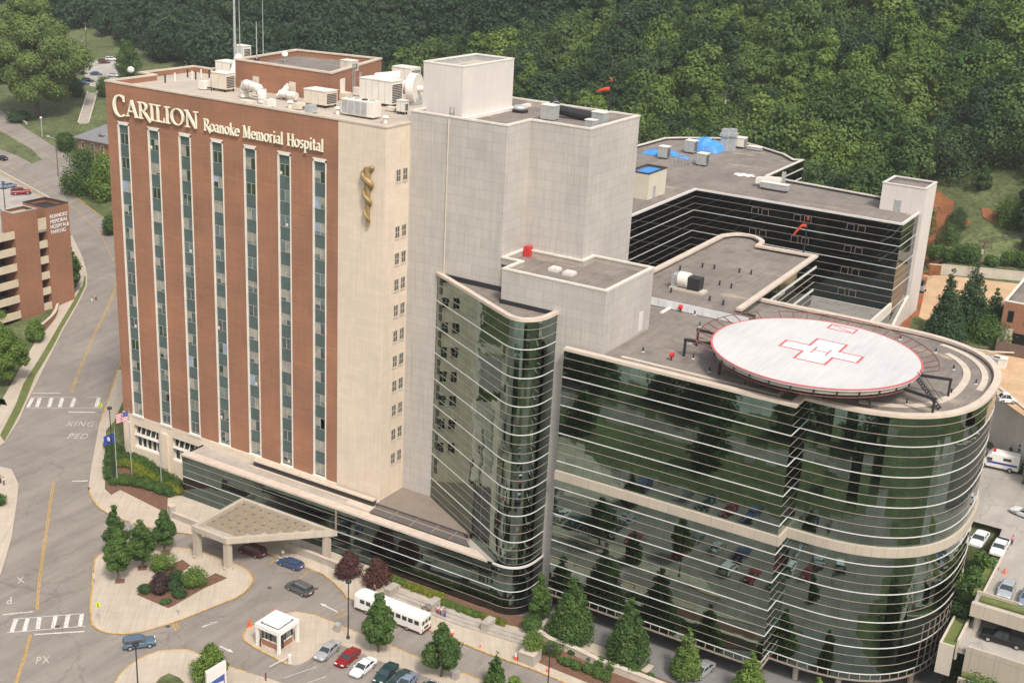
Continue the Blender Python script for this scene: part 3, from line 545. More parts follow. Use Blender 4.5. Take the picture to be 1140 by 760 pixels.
for z in [61.9]+[53.0-4.27*k for k in range(10)]:
    for j in (0, 1):
        y0 = 8.1+j*1.75
        w = B('window', lambda mb: mb.box(-12.62, -12.56, y0, y0+1.05, z, z+1.75), MATS['window glass'], hospital)
        B('frame', lambda mb: (mb.box(-12.6, -12.5, y0-0.12, y0, z-0.15, z+1.85), mb.box(-12.6, -12.5, y0+1.05, y0+1.17, z-0.15, z+1.85), mb.box(-12.6, -12.48, y0-0.12, y0+1.17, z-0.3, z-0.12), mb.box(-12.6, -12.52, y0+0.5, y0+0.56, z, z+1.75), mb.box(-12.6, -12.52, y0, y0+1.05, z+0.82, z+0.88)), COPE, w)
RP = [(-72, 5.4), (-12.6, 5.4), (-12.6, 44), (-71, 44), (-71, 30), (-75.5, 30), (-75.5, 16.5), (-72, 16.5)]
B('roof', lambda mb: roofslab(mb, RP, 69.2, 69.55), MATS['pale roof'], hospital)
B('parapet', lambda mb: band(mb, RP, ZT-1.2, ZT-0.01, -0.03, 0.42, closed=True), MATS['brick'], hospital)
B('coping', lambda mb: band(mb, RP, ZT, ZT+0.28, 0.12, 0.5, closed=True), COPE, hospital)
# lettering built from strokes with serifs
GLY = {}
def arcpts(cx, cy, rx, ry, a0, a1, n=14): return [(cx+rx*math.cos(math.radians(a0+(a1-a0)*i/n)), cy+ry*math.sin(math.radians(a0+(a1-a0)*i/n))) for i in range(n+1)]
T_, H_ = 0.15, 0.06   # thick, thin half-stroke scale (in cap heights)
def S(x, y, w=0.2): return ([(x-w/2, y), (x+w/2, y)], 0.055)
GLY['C'] = (0.86, [(arcpts(0.46, 0.5, 0.38, 0.48, 55, 305), 'r'), ([(0.70, 0.98), (0.72, 0.70)], 0.06)])
GLY['A'] = (0.86, [([(0.1, 0.0), (0.42, 1.0)], 0.06), ([(0.42, 1.0), (0.76, 0.0)], 0.16), ([(0.22, 0.33), (0.62, 0.33)], 0.06), S(0.1, 0.03, 0.24), S(0.76, 0.03, 0.28)])
GLY['R'] = (0.82, [([(0.2, 0), (0.2, 1)], 0.145), (arcpts(0.36, 0.74, 0.26, 0.24, 90, -90), 'r2'), ([(0.15, 0.98), (0.38, 0.98)], 0.06), ([(0.2, 0.5), (0.38, 0.5)], 0.06), ([(0.4, 0.5), (0.92, -0.12)], 0.145), S(0.2, 0.03, 0.32), S(0.12, 0.97, 0.18)])
GLY['I'] = (0.42, [([(0.2, 0), (0.2, 1)], 0.145), S(0.2, 0.03, 0.36), S(0.2, 0.97, 0.36)])
GLY['L'] = (0.66, [([(0.2, 0), (0.2, 1)], 0.145), S(0.2, 0.97, 0.36), ([(0.06, 0.035), (0.62, 0.035)], 0.07), ([(0.62, 0.0), (0.64, 0.28)], 0.06)])
GLY['O'] = (0.98, [(arcpts(0.48, 0.5, 0.39, 0.47, 0, 360, 28), 'r')])
GLY['N'] = (0.92, [([(0.18, 0), (0.18, 1)], 0.07), ([(0.14, 0.98), (0.76, 0.02)], 0.145), ([(0.78, 0), (0.78, 1)], 0.07), S(0.18, 0.03, 0.3), S(0.1, 0.97, 0.2), S(0.78, 0.97, 0.3)])
GLY['M'] = (1.08, [([(0.16, 0), (0.2, 1)], 0.07), ([(0.2, 1), (0.52, 0.05)], 0.15), ([(0.52, 0.05), (0.84, 1)], 0.07), ([(0.86, 0), (0.84, 1)], 0.15), S(0.16, 0.03, 0.28), S(0.87, 0.03, 0.32), S(0.14, 0.97, 0.2), S(0.9, 0.97, 0.2)])
GLY['H'] = (0.92, [([(0.2, 0), (0.2, 1)], 0.15), ([(0.74, 0), (0.74, 1)], 0.15), ([(0.2, 0.5), (0.74, 0.5)], 0.07)]+[S(x, y, 0.3) for x in (0.2, 0.74) for y in (0.03, 0.97)])
X_ = 0.66
GLY['o'] = (0.66, [(arcpts(0.32, 0.33, 0.25, 0.30, 0, 360, 20), 'r')])
GLY['a'] = (0.60, [(arcpts(0.26, 0.2, 0.19, 0.145, 0, 360, 16), 'r'), ([(0.45, 0.02), (0.45, 0.5)], 0.13), (arcpts(0.27, 0.46, 0.18, 0.16, 0, 150), 0.08), S(0.5, 0.03, 0.14)])
GLY['n'] = (0.70, [([(0.16, 0), (0.16, X_)], 0.13), (arcpts(0.35, 0.42, 0.145, 0.2, 170, 0), 0.09), ([(0.53, 0), (0.53, 0.44)], 0.13), S(0.16, 0.03, 0.26), S(0.53, 0.03, 0.26)])
GLY['m'] = (1.04, [([(0.16, 0), (0.16, X_)], 0.13), (arcpts(0.33, 0.42, 0.16, 0.2, 170, 0), 0.09), ([(0.5, 0), (0.5, 0.44)], 0.13), (arcpts(0.68, 0.42, 0.16, 0.2, 170, 0), 0.09), ([(0.86, 0), (0.86, 0.44)], 0.13)]+[S(x, 0.03, 0.24) for x in (0.16, 0.5, 0.86)])
GLY['k'] = (0.66, [([(0.16, 0), (0.16, 1.02)], 0.13), ([(0.2, 0.3), (0.52, X_)], 0.07), ([(0.28, 0.36), (0.56, 0)], 0.14), S(0.16, 0.03, 0.26), S(0.56, 0.03, 0.2)])
GLY['e'] = (0.60, [(arcpts(0.31, 0.33, 0.23, 0.30, 0, 320, 18), 'r'), ([(0.1, 0.36), (0.52, 0.36)], 0.06)])
GLY['r'] = (0.48, [([(0.16, 0), (0.16, X_)], 0.13), (arcpts(0.32, 0.45, 0.15, 0.145, 160, 50), 0.1), S(0.16, 0.03, 0.28)])
GLY['i'] = (0.34, [([(0.16, 0), (0.16, X_)], 0.13), ([(0.09, 0.9), (0.23, 0.9)], 0.13), S(0.16, 0.03, 0.26)])
GLY['l'] = (0.34, [([(0.16, 0), (0.16, 1.02)], 0.13), S(0.16, 0.03, 0.26)])
GLY['s'] = (0.50, [(arcpts(0.25, 0.48, 0.15, 0.14, 30, 270, 10), 0.09), (arcpts(0.25, 0.18, 0.16, 0.15, 90, -150, 10), 0.1)])
GLY['p'] = (0.68, [([(0.16, -0.32), (0.16, X_)], 0.13), (arcpts(0.35, 0.33, 0.22, 0.29, 0, 360, 18), 'r'), S(0.16, -0.3, 0.28)])
GLY['t'] = (0.44, [([(0.2, 0.05), (0.2, 0.88)], 0.13), ([(0.06, 0.62), (0.38, 0.62)], 0.07), ([(0.2, 0.04), (0.38, 0.06)], 0.08)])
def stroke(mb, pts, w, ox, z0, size, y, depth):
    n = len(pts)
    if isinstance(w, str):   # modulated stroke: thick where the path runs upright
        ws = []
        for i in range(n):
            a = pts[max(0, i-1)]; b = pts[min(n-1, i+1)]; dx, dy = b[0]-a[0], b[1]-a[1]; L = math.hypot(dx, dy) or 1; k = abs(dy)/L; ws.append(0.05+0.105*k**1.5)
    else: ws = [w]*n
    A, Bp = [], []
    for i in range(n):
        a = pts[max(0, i-1)]; b = pts[min(n-1, i+1)]; dx, dy = b[0]-a[0], b[1]-a[1]; L = math.hypot(dx, dy) or 1
        nx_, ny_ = -dy/L*ws[i]/2, dx/L*ws[i]/2; A.append((pts[i][0]+nx_, pts[i][1]+ny_)); Bp.append((pts[i][0]-nx_, pts[i][1]-ny_))
    P = lambda p, yy: (ox+p[0]*size, yy, z0+p[1]*size)
    for i in range(n-1):
        f = [P(Bp[i], y-depth), P(Bp[i+1], y-depth), P(A[i+1], y-depth), P(A[i], y-depth)]; mb.face(f)
        for p, q in ((Bp[i], Bp[i+1]), (A[i+1], A[i])): mb.face([P(p, y), P(q, y), P(q, y-depth), P(p, y-depth)])
    for i, fl in ((0, 1), (n-1, 0)):
        q = [P(Bp[i], y), P(Bp[i], y-depth), P(A[i], y-depth), P(A[i], y)]; mb.face(q if fl else q[::-1])
def letter(parent, chs, x, z, size, y, depth, xs_=1.0):
    for k, (ch, s) in enumerate(chs):
        if ch == ' ': x += 0.36*size*s; continue
        adv, st = GLY[ch]; mb = MB()
        for j, (pts, w) in enumerate(st): stroke(mb, [(p[0]*xs_, p[1]) for p in pts], w, x, z, size*s, y-0.002*j, depth)
        mb.obj('letter', CREAM, parent); x += adv*size*s*xs_
    return x
sign = thing('lettering', 'cream raised lettering naming the hospital across the top of the brick front', 'lettering', (-66, 5.2, 65))
sgn = {}
xe = letter(sign, [('C', 1.0)], -69.95, 64.9, 3.75, 5.2, 0.3, 0.98); xe = letter(sign, [(c, 1.0) for c in 'ARILION'], xe-0.1, 65.25, 2.8, 5.2, 0.3, 1.165)

xe = letter(sign, [(c, 1.0) for c in 'Roanoke Memorial Hospital'], -49.2, 65.2, 1.95, 5.2, 0.2, 0.845)

# gold emblem: staff with an entwined serpent
em = thing('staff_emblem', 'gold serpent entwined around a staff fixed high on the pale stone corner', 'emblem', (-17.0, 5.2, 56))
ex = (-15.71,5.2,64.15)[0]
zt_, zb_ = (-15.55,5.2,64.45)[2], (-15.57,5.2,54.95)[2]
B('staff', lambda mb: mb.pathtube([(ex+0.15, 5.05, zb_), (ex+0.1, 5.05, zb_+3), (ex, 5.0, zt_-1.6), (ex-0.1, 5.0, zt_-0.3)], [0.24, 0.34, 0.55, 0.45], 8), GOLD, em, smooth=True)
sp = []; rad = []
Hh = zt_-zb_
for i in range(61):
    t = i/60; z = zb_+0.5+t*(Hh-0.6); a = 0.32+0.55*t; sp.append((ex+0.05+a*math.sin(t*2*math.pi*3.2+0.3), 4.95+0.28*math.cos(t*2*math.pi*3.2+0.3), z)); rad.append(0.2+0.36*t if t < 0.93 else 0.55-(t-0.93)*3.5)
B('serpent', lambda mb: mb.pathtube(sp, rad, 8), GOLD, em, smooth=True)
# rooftop brick penthouse
ph = thing('rooftop_penthouse', 'low red brick plant room standing on the pale roof of the brick tower', 'plant room', (-48, 28, 69.5))
PX0, PX1, PY0, PY1, PZ = -57.2, -35.8, 21.5, 43.5, 74.3
pp = [(PX0, PY0), (PX1, PY0), (-41.9, PY1), (-59.5, 40.5)]
def pbox(mb, s0, s1, o0, o1, z0, z1):      # a box on the slanting right-hand wall
    P_ = lambda s, o: (PX1-.273*s+.962*o, PY0+.962*s+.273*o)
    q = [P_(s0, o0), P_(s0, o1), P_(s1, o1), P_(s1, o0)]; mb.hexa([(x, y, z0) for x, y in q]+[(x, y, z1) for x, y in q])
B('wall', lambda mb: (facade(mb, pp+[pp[0]], 69.4, PZ)), MATS['brick'], ph); B('roof', lambda mb: roofslab(mb, pp, 73.0, 73.4), MATS['roof membrane'], ph)
B('coping', lambda mb: band(mb, pp, PZ, PZ+0.25, 0.12, 0.7, closed=True), COPE, ph); B('parapet', lambda mb: band(mb, pp, 73.3, PZ, -0.02, 0.55, closed=True), MATS['brick'], ph)
for x in (-53.2, -45.0): B('door', lambda mb: mb.box(x, x+1.4, PY0-0.06, PY0, 69.6, 72.0), UNIT, ph)
B('louvre', lambda mb: [pbox(mb, 12, 17.5, 0, .08, 70.5+0.3*k_, 70.7+0.3*k_) for k_ in range(9)], GALV, ph)
B('wall_vent', lambda mb: (pbox(mb, 3.5, 5.3, 0, .2, 70.6, 73.0), pbox(mb, 3.8, 5.0, .2, .3, 70.8, 71.8)), UNITW, ph)
B('ladder', lambda mb: [pbox(mb, s, s+.1, .25, .35, 69.6, 75.4) for s in (8.5, 9.4)]+[pbox(mb, 8.5, 9.5, .28, .33, 70+.4*k_, 70.06+.4*k_) for k_ in range(13)], GALV, ph)
# ---------------------------------------------------------------- grey panelled lift tower
gt = thing('lift_tower', 'windowless pale grey panelled tower rising beside the stone corner', 'tower', (5, 23, 0))
GP = [(-12.6, 11.6), (4.6, 11.6), (4.6, 18.5), (14.75, 18.5), (14.75, 34.9), (-12.6, 34.9)]
B('wall', lambda mb: facade(mb, GP+[GP[0]], 6, 72.2), MATS['gray panels'], gt)
B('roof', lambda mb: roofslab(mb, GP, 71.0, 71.4), MATS['roof membrane'], gt); B('coping', lambda mb: band(mb, GP, 72.2, 72.45, 0.08, 0.5, closed=True), M('light coping', (0.66, 0.60, 0.53), 0.7), gt)
B('parapet', lambda mb: band(mb, GP, 71.3, 72.2, -0.02, 0.45, closed=True), CONC, gt)
B('downpipe', lambda mb: mb.tube((-5.6, 11.5, 47), (-5.6, 11.5, 72), 0.11), CONCL, gt)
pt = thing('lift_overrun', 'pale square plant box standing on the roof of the grey tower', 'plant room', (-9, 20, 71.4))
QX = [(-12.75, 14.9), (-5.5, 14.9), (-5.5, 29.6), (-12.75, 29.6)]
B('wall', lambda mb: facade(mb, QX+[QX[0]], 71.2, 79.3), MATS['white panels'], pt)
B('roof', lambda mb: roofslab(mb, QX, 78.2, 78.5), MATS['pale roof'], pt); B('coping', lambda mb: band(mb, QX, 79.3, 79.5, 0.06, 0.4, closed=True), UNITW, pt)
B('parapet', lambda mb: band(mb, QX, 78.4, 79.3, -0.02, 0.3, closed=True), GALV, pt)
B('ladder_rail', lambda mb: (mb.pathtube([(-7.2, 14.2, 71.4), (-7.2, 14.2, 73.2), (-6.5, 14.2, 73.2), (-6.5, 14.2, 71.4)], 0.05), mb.tube((-7.2, 14.2, 72.3), (-6.5, 14.2, 72.3), 0.04)), DARK, pt)
B('roof_edge', lambda mb: mb.box(-5.45, -4.7, 12.6, 34.4, 71.4, 71.85), UNITW, pt)
# ---------------------------------------------------------------- box block over the wedge
bb = thing('panelled_block', 'square grey panelled block between the glass wedge and the helipad roof', 'building block', (16, 14, 0))
BX = [(7.9, 6.6), (25.05, 6.6), (25.05, 22.2), (14.8, 22.2), (14.8, 18.55), (9.0, 18.55), (9.0, 11.65), (7.9, 11.65)]
B('wall', lambda mb: (facade(mb, [(7.9, 11.65), (7.9, 6.62), (17.45, 6.62)], 46.5, 52.3), facade(mb, [(17.45, 6.62), (19.9, 6.62)], 0, 52.3), facade(mb, [(19.9, 6.62), (25.05, 6.62), (25.05, 22.2), (14.8, 22.2)], 41, 52.3)), MATS['gray panels'], bb)
BR = [(7.9, 6.62), (25.05, 6.62), (25.05, 22.2), (14.8, 22.2), (14.8, 18.55), (4.65, 18.45), (4.65, 11.65), (7.9, 11.65)]
B('roof', lambda mb: roofslab(mb, BR, 51.2, 51.5), MATS['roof membrane'], bb); B('coping', lambda mb: band(mb, BR, 52.3, 52.55, 0.08, 0.5, closed=True), MATS['light coping'], bb)
B('parapet', lambda mb: band(mb, BR, 51.4, 52.3, -0.02, 0.4, closed=True), CONC, bb)
B('door', lambda mb: mb.box(25.05, 25.12, 18.3, 19.6, 43.3, 46.3), WHITE, bb)
for p in ((12.84,13.68,51.8), (15.53,13.23,51.8)): B('skylight', lambda mb: (mb.box(p[0]-0.8, p[0]+0.8, p[1]-0.8, p[1]+0.8, 51.5, 51.9), mb.box(p[0]-0.65, p[0]+0.65, p[1]-0.65, p[1]+0.65, 51.9, 52.05)), WHITE, bb)
B('alarm_box', lambda mb: mb.box(5.2, 6.2, 17.2, 18.3, 51.5, 53.1), RED, bb); B('cable_box', lambda mb: mb.box(3.6, 4.4, 18.0, 18.4, 52.5, 54.0), UNIT, bb)
# ---------------------------------------------------------------- glass buildings
LV = [4.2, 8.4, 12.5, 16.9, 21.25, 25.6, 30.05, 34.5, 38.9, 43.3]
def glazing(parent, P, z0, z1, whites, thins, glass, belts=(), thin_h=0.075, white_h=0.12):
    B('glass', lambda mb: facade(mb, P, z0, z1), glass, parent)
    for z in whites: B('white_band', lambda mb: band(mb, P, z-white_h/2, z+white_h/2, 0.07, 0.02), WHITE, parent)
    for z in thins: B('thin_band', lambda mb: band(mb, P, z-thin_h/2, z+thin_h/2, 0.04, 0.02), TAN, parent)
def thirds(L): return [a+(b-a)*k/3 for a, b in zip(L, L[1:]) for k in (1, 2)]
wd = thing('glass_wedge', 'tall curved green glass wedge in front of the grey tower', 'glass building', (8, 6, 0))
WP = [(-6.85, 11.6), (12.0, 0.98)]+smooth_path([(12.0, 0.98), (13.6, 0.32), (15.2, 0.36), (16.6, 1.45), (17.35, 3.4), (17.5, 6.62)], 4)[1:]
WL = LV[2:]+[47.8]
glazing(wd, WP, 8.0, 47.6, WL[:-1], thirds([8.4]+WL), MATS['green glass'])
B('roof', lambda mb: roofslab(mb, WP[:-1]+[(17.5, 6.6), (7.9, 6.6), (7.9, 11.6)], 46.9, 47.15), MATS['roof membrane'], wd)
B('coping', lambda mb: band(mb, WP, 47.5, 47.95, 0.25, 0.55), M('warm coping', (0.58, 0.48, 0.40), 0.7), wd); B('shade_strip', lambda mb: (mb.box(-6.5, 7.9, 11.35, 11.58, 47.1, 47.9), mb.box(7.75, 17.3, 6.45, 6.6, 47.1, 47.8)), DARK, wd)  # dark strips stand in for the shade where walls meet the wedge roof
for i, z in enumerate([46.0, 41.6, 37.3, 32.6, 28.3, 24.0, 19.6, 15.3]):
    d = Vector((18.85, -10.62, 0)).normalized(); a = Vector((-6.85, 11.6, 0))+d*1.0; n = Vector((d.y, -d.x, 0)); n = -n if n.y > 0 else n
    def hole(mb):
        for dz in (-1.3, 0.1): 
            p, q = a+n*0.02, a+d*0.95+n*0.02; p2, q2 = a+n*0.06, a+d*0.95+n*0.06
            mb.hexa([(p2.x, p2.y, z+dz), (q2.x, q2.y, z+dz), (q.x, q.y, z+dz), (p.x, p.y, z+dz), (p2.x, p2.y, z+dz+1.1), (q2.x, q2.y, z+dz+1.1), (q.x, q.y, z+dz+1.1), (p.x, p.y, z+dz+1.1)])
    B('opening_window', hole, M('dark pane', (0.012, 0.016, 0.018), 0.3), wd)
# podium
po = thing('entrance_podium', 'low dark glass entrance building with a stone-coped flat roof at the foot of the towers', 'building', (-20, 3, 0))
PP = [(-51.8, 5.3), (-51.8, 0.0), (12.4, 0.0)]+smooth_path([(12.4, 0.0), (14.2, -0.1), (15.7, 0.3), (16.95, 1.45), (17.62, 3.4), (17.75, 6.62)], 4)[1:]
glazing(po, PP, 0.1, 8.4, [4.2], [1.4, 2.8, 5.6, 7.0], MATS['teal glass'])
B('white_band', lambda mb: band(mb, PP[-20:], 8.2, 8.54, 0.16, 0.0), WHITE, po)
B('roof', lambda mb: mb.prism([(-51.6, 0.2), (12.0, 0.2), (12.5, 1.2), (-6.8, 12.0), (-12.6, 11.6), (-12.6, 5.4), (-51.6, 5.4)], 7.7, 8.2), CONC, po)
B('coping', lambda mb: mb.prism([(-51.95, -0.15), (11.8, -0.15), (8.9, 1.55), (-51.95, 1.55)], 8.15, 8.5), MATS['warm coping'], po)
B('ledge', lambda mb: (mb.box(-39, -13.2, 4.3, 5.3, 8.2, 9.2)), M('dark louvre', (0.075, 0.06, 0.055), 0.7), po)
B('ledge_cap', lambda mb: (mb.box(-39.2, -13.0, 4.0, 5.0, 9.2, 9.4),), COPE, po)
B('inner_kerb', lambda mb: (mb.box(-39, -13.0, 3.0, 3.35, 8.2, 8.75), mb.box(-17, -12, 1.6, 3.1, 8.2, 8.9)), COPE, po)
B('raised_roof', lambda mb: mb.prism([(-12.55, 5.3), (-12.55, 11.55), (-6.9, 11.55), (4.3, 5.25), (5.6, 4.4), (-12.4, 4.4)], 8.2, 9.0, 0, 0), M('brown roof', (0.24, 0.195, 0.16), 0.9, var=0.1), po)
B('raised_fascia', lambda mb: mb.box(-12.5, 5.4, 4.2, 4.38, 8.2, 8.98), MATS['dark louvre'], po)
B('skylight', lambda mb: mb.hexa([(-12, 1.75, 8.5), (7.4, 1.75, 8.5), (4.6, 4.1, 8.5), (-12, 4.1, 8.5), (-12, 1.75, 8.6), (7.4, 1.75, 8.6), (4.6, 4.1, 8.9), (-12, 4.1, 8.9)]), M('brown skylight', (0.12, 0.105, 0.10), 0.25, var=0.05), po)
B('skylight_bars', lambda mb: [mb.tube((x, 1.75, 8.66), (x, 4.1, 8.96), 0.05) for x in (-8, -4, 0, 3.5)]+[mb.box(-12, 6.4, 3.0, 3.15, 8.75, 8.95)], TAN, po)
B('mullion', lambda mb: mb.box(-17.6, -17.3, -0.12, -0.02, 4.4, 8.2), TAN, po)
# main block
mk = thing('main_glass_block', 'large round-ended green glass block carrying the helipad on its roof', 'glass building', (50, 25, 0))
def sup(cx, cy, a, b, e, t): c, s = math.cos(t), math.sin(t); return (cx+a*math.copysign(abs(c)**(2/e), c), cy+b*math.copysign(abs(s)**(2/e), s))
arc = [sup(56.5, 27.5, 18.35, 19.2, 2.5, -math.pi/2+math.pi*i/44) for i in range(45)]
MP = [(19.85, 4.95), (54.35, 4.95), (54.35, 8.3)]+arc+[(25.0, 46.7)]
glazing(mk, MP, 3.2, 43.2, [z for z in LV[:-1]], [z for z in thirds(LV)], MATS['green glass'])
B('tan_belt', lambda mb: band(mb, MP, 22.75, 24.15, 0.42, 0.0), MATS['precast'], mk)
RF = MP+[(20.0, 40.0), (20.0, 22.2), (25.05, 22.2), (25.05, 6.62), (19.85, 6.62)]
B('roof', lambda mb: roofslab(mb, RF, 42.3, 42.8), MATS['roof membrane'], mk)
B('coping', lambda mb: band(mb, MP, 43.0, 43.42, 0.3, 0.75), MATS['warm coping'], mk); B('parapet', lambda mb: band(mb, MP, 42.7, 43.05, -0.08, 0.5), DARK, mk)
B('rim', lambda mb: band(mb, MP, 3.05, 3.25, 0.14, 0.1), TAN, mk)
def vm(P, z0, z1, st, mb, w=0.05, out=0.1):
    acc = 0
    for a, b in zip(P, P[1:]):
        L = math.hypot(b[0]-a[0], b[1]-a[1]); 
        while acc < L:
            t = acc/L; x = a[0]+(b[0]-a[0])*t; y = a[1]+(b[1]-a[1])*t; nx_, ny_ = (b[1]-a[1])/L, -(b[0]-a[0])/L; tx, ty = (b[0]-a[0])/L, (b[1]-a[1])/L
            q = [(x+nx_*o+tx*s, y+ny_*o+ty*s) for o, s in ((out, -w), (out, w), (0.0, w), (0.0, -w))]; mb.hexa([(p[0], p[1], z0) for p in q]+[(p[0], p[1], z1) for p in q]); acc += st
        acc -= L
B('sill_mullions', lambda mb: vm(MP[:40], 3.25, 4.05, 1.45, mb), TAN, mk); B('end_mullions', lambda mb: vm(arc[15:34], 4.3, 11.0, 1.5, mb, 0.04, 0.08), TAN, mk)
B('soffit', lambda mb: mb.prism(MP+[(20.0, 40.0), (19.85, 6.62)], 2.9, 3.05, bottom=True), M('dark soffit', (0.05, 0.045, 0.045), 0.9), mk)
B('recessed_wall', lambda mb: (mb.box(22, 66, 14.0, 14.3, 0, 2.9),), MATS['dark louvre'], mk)
for x, y in ((22, 5.6), (33, 5.6), (44, 5.6), (53.5, 5.8), (58, 10.2), (64, 10.9), (69, 13.6), (72.3, 18.5), (73.6, 26), (73, 34)):
    B('column', lambda mb: mb.lathe([(0.42, 0), (0.42, 2.95)], x, y, 0, 14), CONCL, mk, smooth=True)
# pale walkway strips on the main roof
B('walkway_strip', lambda mb: band(mb, [(27.5, 8.1), (51.0, 8.1), (51.0, 9.6)], 42.8, 42.92, 0.28, 0.28), COPE, mk)
ins = [sup(56.0, 27.5, 14.6, 15.2, 2.5, -math.pi/2+math.pi*i/40) for i in range(3, 33)]; ins2 = [sup(56.0, 27.5, 17.0, 17.6, 2.5, -math.pi/2+math.pi*i/40) for i in range(20, 36)]
B('walkway_strip', lambda mb: band(mb, ins, 42.8, 42.92, 0.5, 0.5), COPE, mk); B('walkway_strip', lambda mb: band(mb, ins2, 42.8, 42.92, 0.45, 0.45), COPE, mk)
# raised middle roof
md = thing('middle_roof_block', 'flat grey-brown roofed block with a rounded far end behind the helipad', 'building', (25, 55, 0))
DX = [(13.6, 33.2), (37.0, 33.9), (37.0, 36.0), (34.3, 36.2), (33.4, 76.4), (22.5, 76.0)]+smooth_path([(22.5, 76.0), (21.8, 79.6), (18.8, 82.2), (15.6, 81.6), (13.7, 78.4)], 4)[1:]
B('wall', lambda mb: facade(mb, DX+[DX[0]], 29, 43.9), MATS['green glass'], md); B('roof', lambda mb: roofslab(mb, DX, 43.2, 43.5), MATS['roof membrane'], md)
B('coping', lambda mb: band(mb, DX[3:]+[DX[0]], 43.9, 44.3, 0.2, 0.8), MATS['warm coping'], md)
for z in (33.2, 37.6, 42.0): B('white_band', lambda mb: band(mb, DX[3:6], z-0.17, z+0.17, 0.14, 0), WHITE, md)
for z in (31.7, 34.7, 36.1, 39.1, 40.5): B('thin_band', lambda mb: band(mb, DX[3:6], z-0.07, z+0.07, 0.08, 0), TAN, md)
def rl(mb):
    for i in range(9): x = 14.0+2.55*i; mb.box(x, x+2.5, 33.0, 33.15, 42.9, 44.15)
B('white_parapet', rl, M('white panel', (0.68, 0.68, 0.70), 0.6), md); B('dark_gap', lambda mb: mb.box(13.8, 37, 33.1, 33.2, 42.3, 42.95), NAVY, md)
for p in ((16.57,52.69,43.6), (18.98,56.98,43.6), (21.07,57.31,43.6), (25.44,58.17,43.6), (27.49,58.49,43.6), (25.67,48.62,43.6), (27.84,48.46,43.6), (20.92,39.33,43.6), (27.75,39.41,43.6), (30.43,38.6,43.6), (18.77,48.89,43.6)):
    B('roof_vent', lambda mb: mb.lathe([(0.16, 0), (0.16, 0.7), (0.2, 0.7), (0.2, 0.8)], p[0], p[1], 43.5, 8), DARK, md)
# courtyard roof
cy = thing('courtyard_deck', 'grey paved lower roof between the helipad block and the far glass wing', 'roof deck', (38, 75, 29))
CP = [(25, 46.9), (43.0, 46.9), (43.0, 98.4), (25, 98.4)]
B('deck', lambda mb: mb.prism(CP, 24, 29.7), M('courtyard roof', (0.23, 0.215, 0.195), 0.9, var=0.25, scale=0.8), cy)
B('parapet', lambda mb: mb.hexa([(42.6, 47, 29.6), (43.1, 47, 29.6), (43.1, 98.3, 29.6), (42.6, 98.3, 29.6), (42.6, 47, 31.2), (43.1, 47, 31.2), (43.1, 98.3, 31.6), (42.6, 98.3, 31.6)]), MATS['light coping'], cy)
# far wing
wg = thing('far_glass_wing', 'long black glass wing with a flat roof in front of the wooded hill', 'glass building', (10, 110, 0))
WGP = [(-0.7, 55.0), (-0.7, 98.6), (42.7, 98.6), (42.7, 111.0)]
WGL = [20.9, 25.3, 29.7, 34.1, 38.55, 43.0, 47.4]
glazing(wg, WGP, 14, 47.3, WGL[:-1], thirds(WGL), MATS['dark glass'], thin_h=0.08, white_h=0.13)
back = [(34.5, 119.5), (6.1, 122.5), (6.1, 147.0), (4.0, 145.8), (0, 150.5), (-7.6, 155.4), (-13.1, 158.0), (-20.5, 158.9), (-28.1, 151.8), (-30.6, 148.4), (-32.0, 120.0), (-32, 55)]
WRP = WGP[:2]+[(42.7, 98.6), (42.7, 119.5)]+back
B('roof', lambda mb: roofslab(mb, WRP, 46.6, 46.9), MATS['roof membrane'], wg); B('front_coping', lambda mb: band(mb, WGP, 47.25, 47.6, 0.15, 0.4), WHITE, wg)
B('back_coping', lambda mb: band(mb, back, 47.35, 47.6, 0.12, 0.45), MATS['light coping'], wg); B('back_parapet', lambda mb: band(mb, back, 46.8, 47.4, -0.02, 0.4), DARK, wg)
B('back_wall', lambda mb: facade(mb, [(42.7, 119.5)]+back, 14, 47.3), MATS['dark glass'], wg)
B('thin_band', lambda mb: [band(mb, [(6.1, 122.5), (6.1, 147)], z, z+0.25, 0.12, 0) for z in (37, 40, 43, 45.3)], WHITE, wg)
for i, (x, fl_) in enumerate([(x, f) for f in range(4) for x in (12, 14.2, 21, 23.2, 32, 34.2)]):
    z = 31.2+4.42*fl_
    B('window_frame', lambda mb: (mb.box(x, x+0.06, 98.5, 98.56, z, z+1.3), mb.box(x+1.4, x+1.46, 98.5, 98.56, z, z+1.3), mb.box(x, x+1.46, 98.5, 98.56, z+1.25, z+1.3)), TAN, wg)
tw = thing('stair_tower', 'white slab-sided stair tower at the right end of the far glass wing', 'tower', (39, 115, 0))
TP = [(34.6, 111.0), (43.4, 111.0), (43.4, 119.6), (34.6, 119.6)]
B('wall', lambda mb: facade(mb, TP+[TP[0]], 18, 52.3), MATS['white panels'], tw); B('roof', lambda mb: roofslab(mb, TP, 51.6, 51.9), MATS['roof membrane'], tw)
B('coping', lambda mb: band(mb, TP, 52.3, 52.5, 0.1, 0.5, closed=True), WHITE, tw); B('door', lambda mb: mb.box(37.5, 38.9, 110.9, 111.0, 46.9, 49.3), GALV, tw)
B('base_slab', lambda mb: mb.hexa([(42.75, 92, 18), (43.3, 92, 18), (43.3, 111, 18), (42.75, 111, 18), (42.75, 92, 22), (43.3, 92, 22), (43.3, 111, 30), (42.75, 111, 30)]), MATS['light coping'], tw)

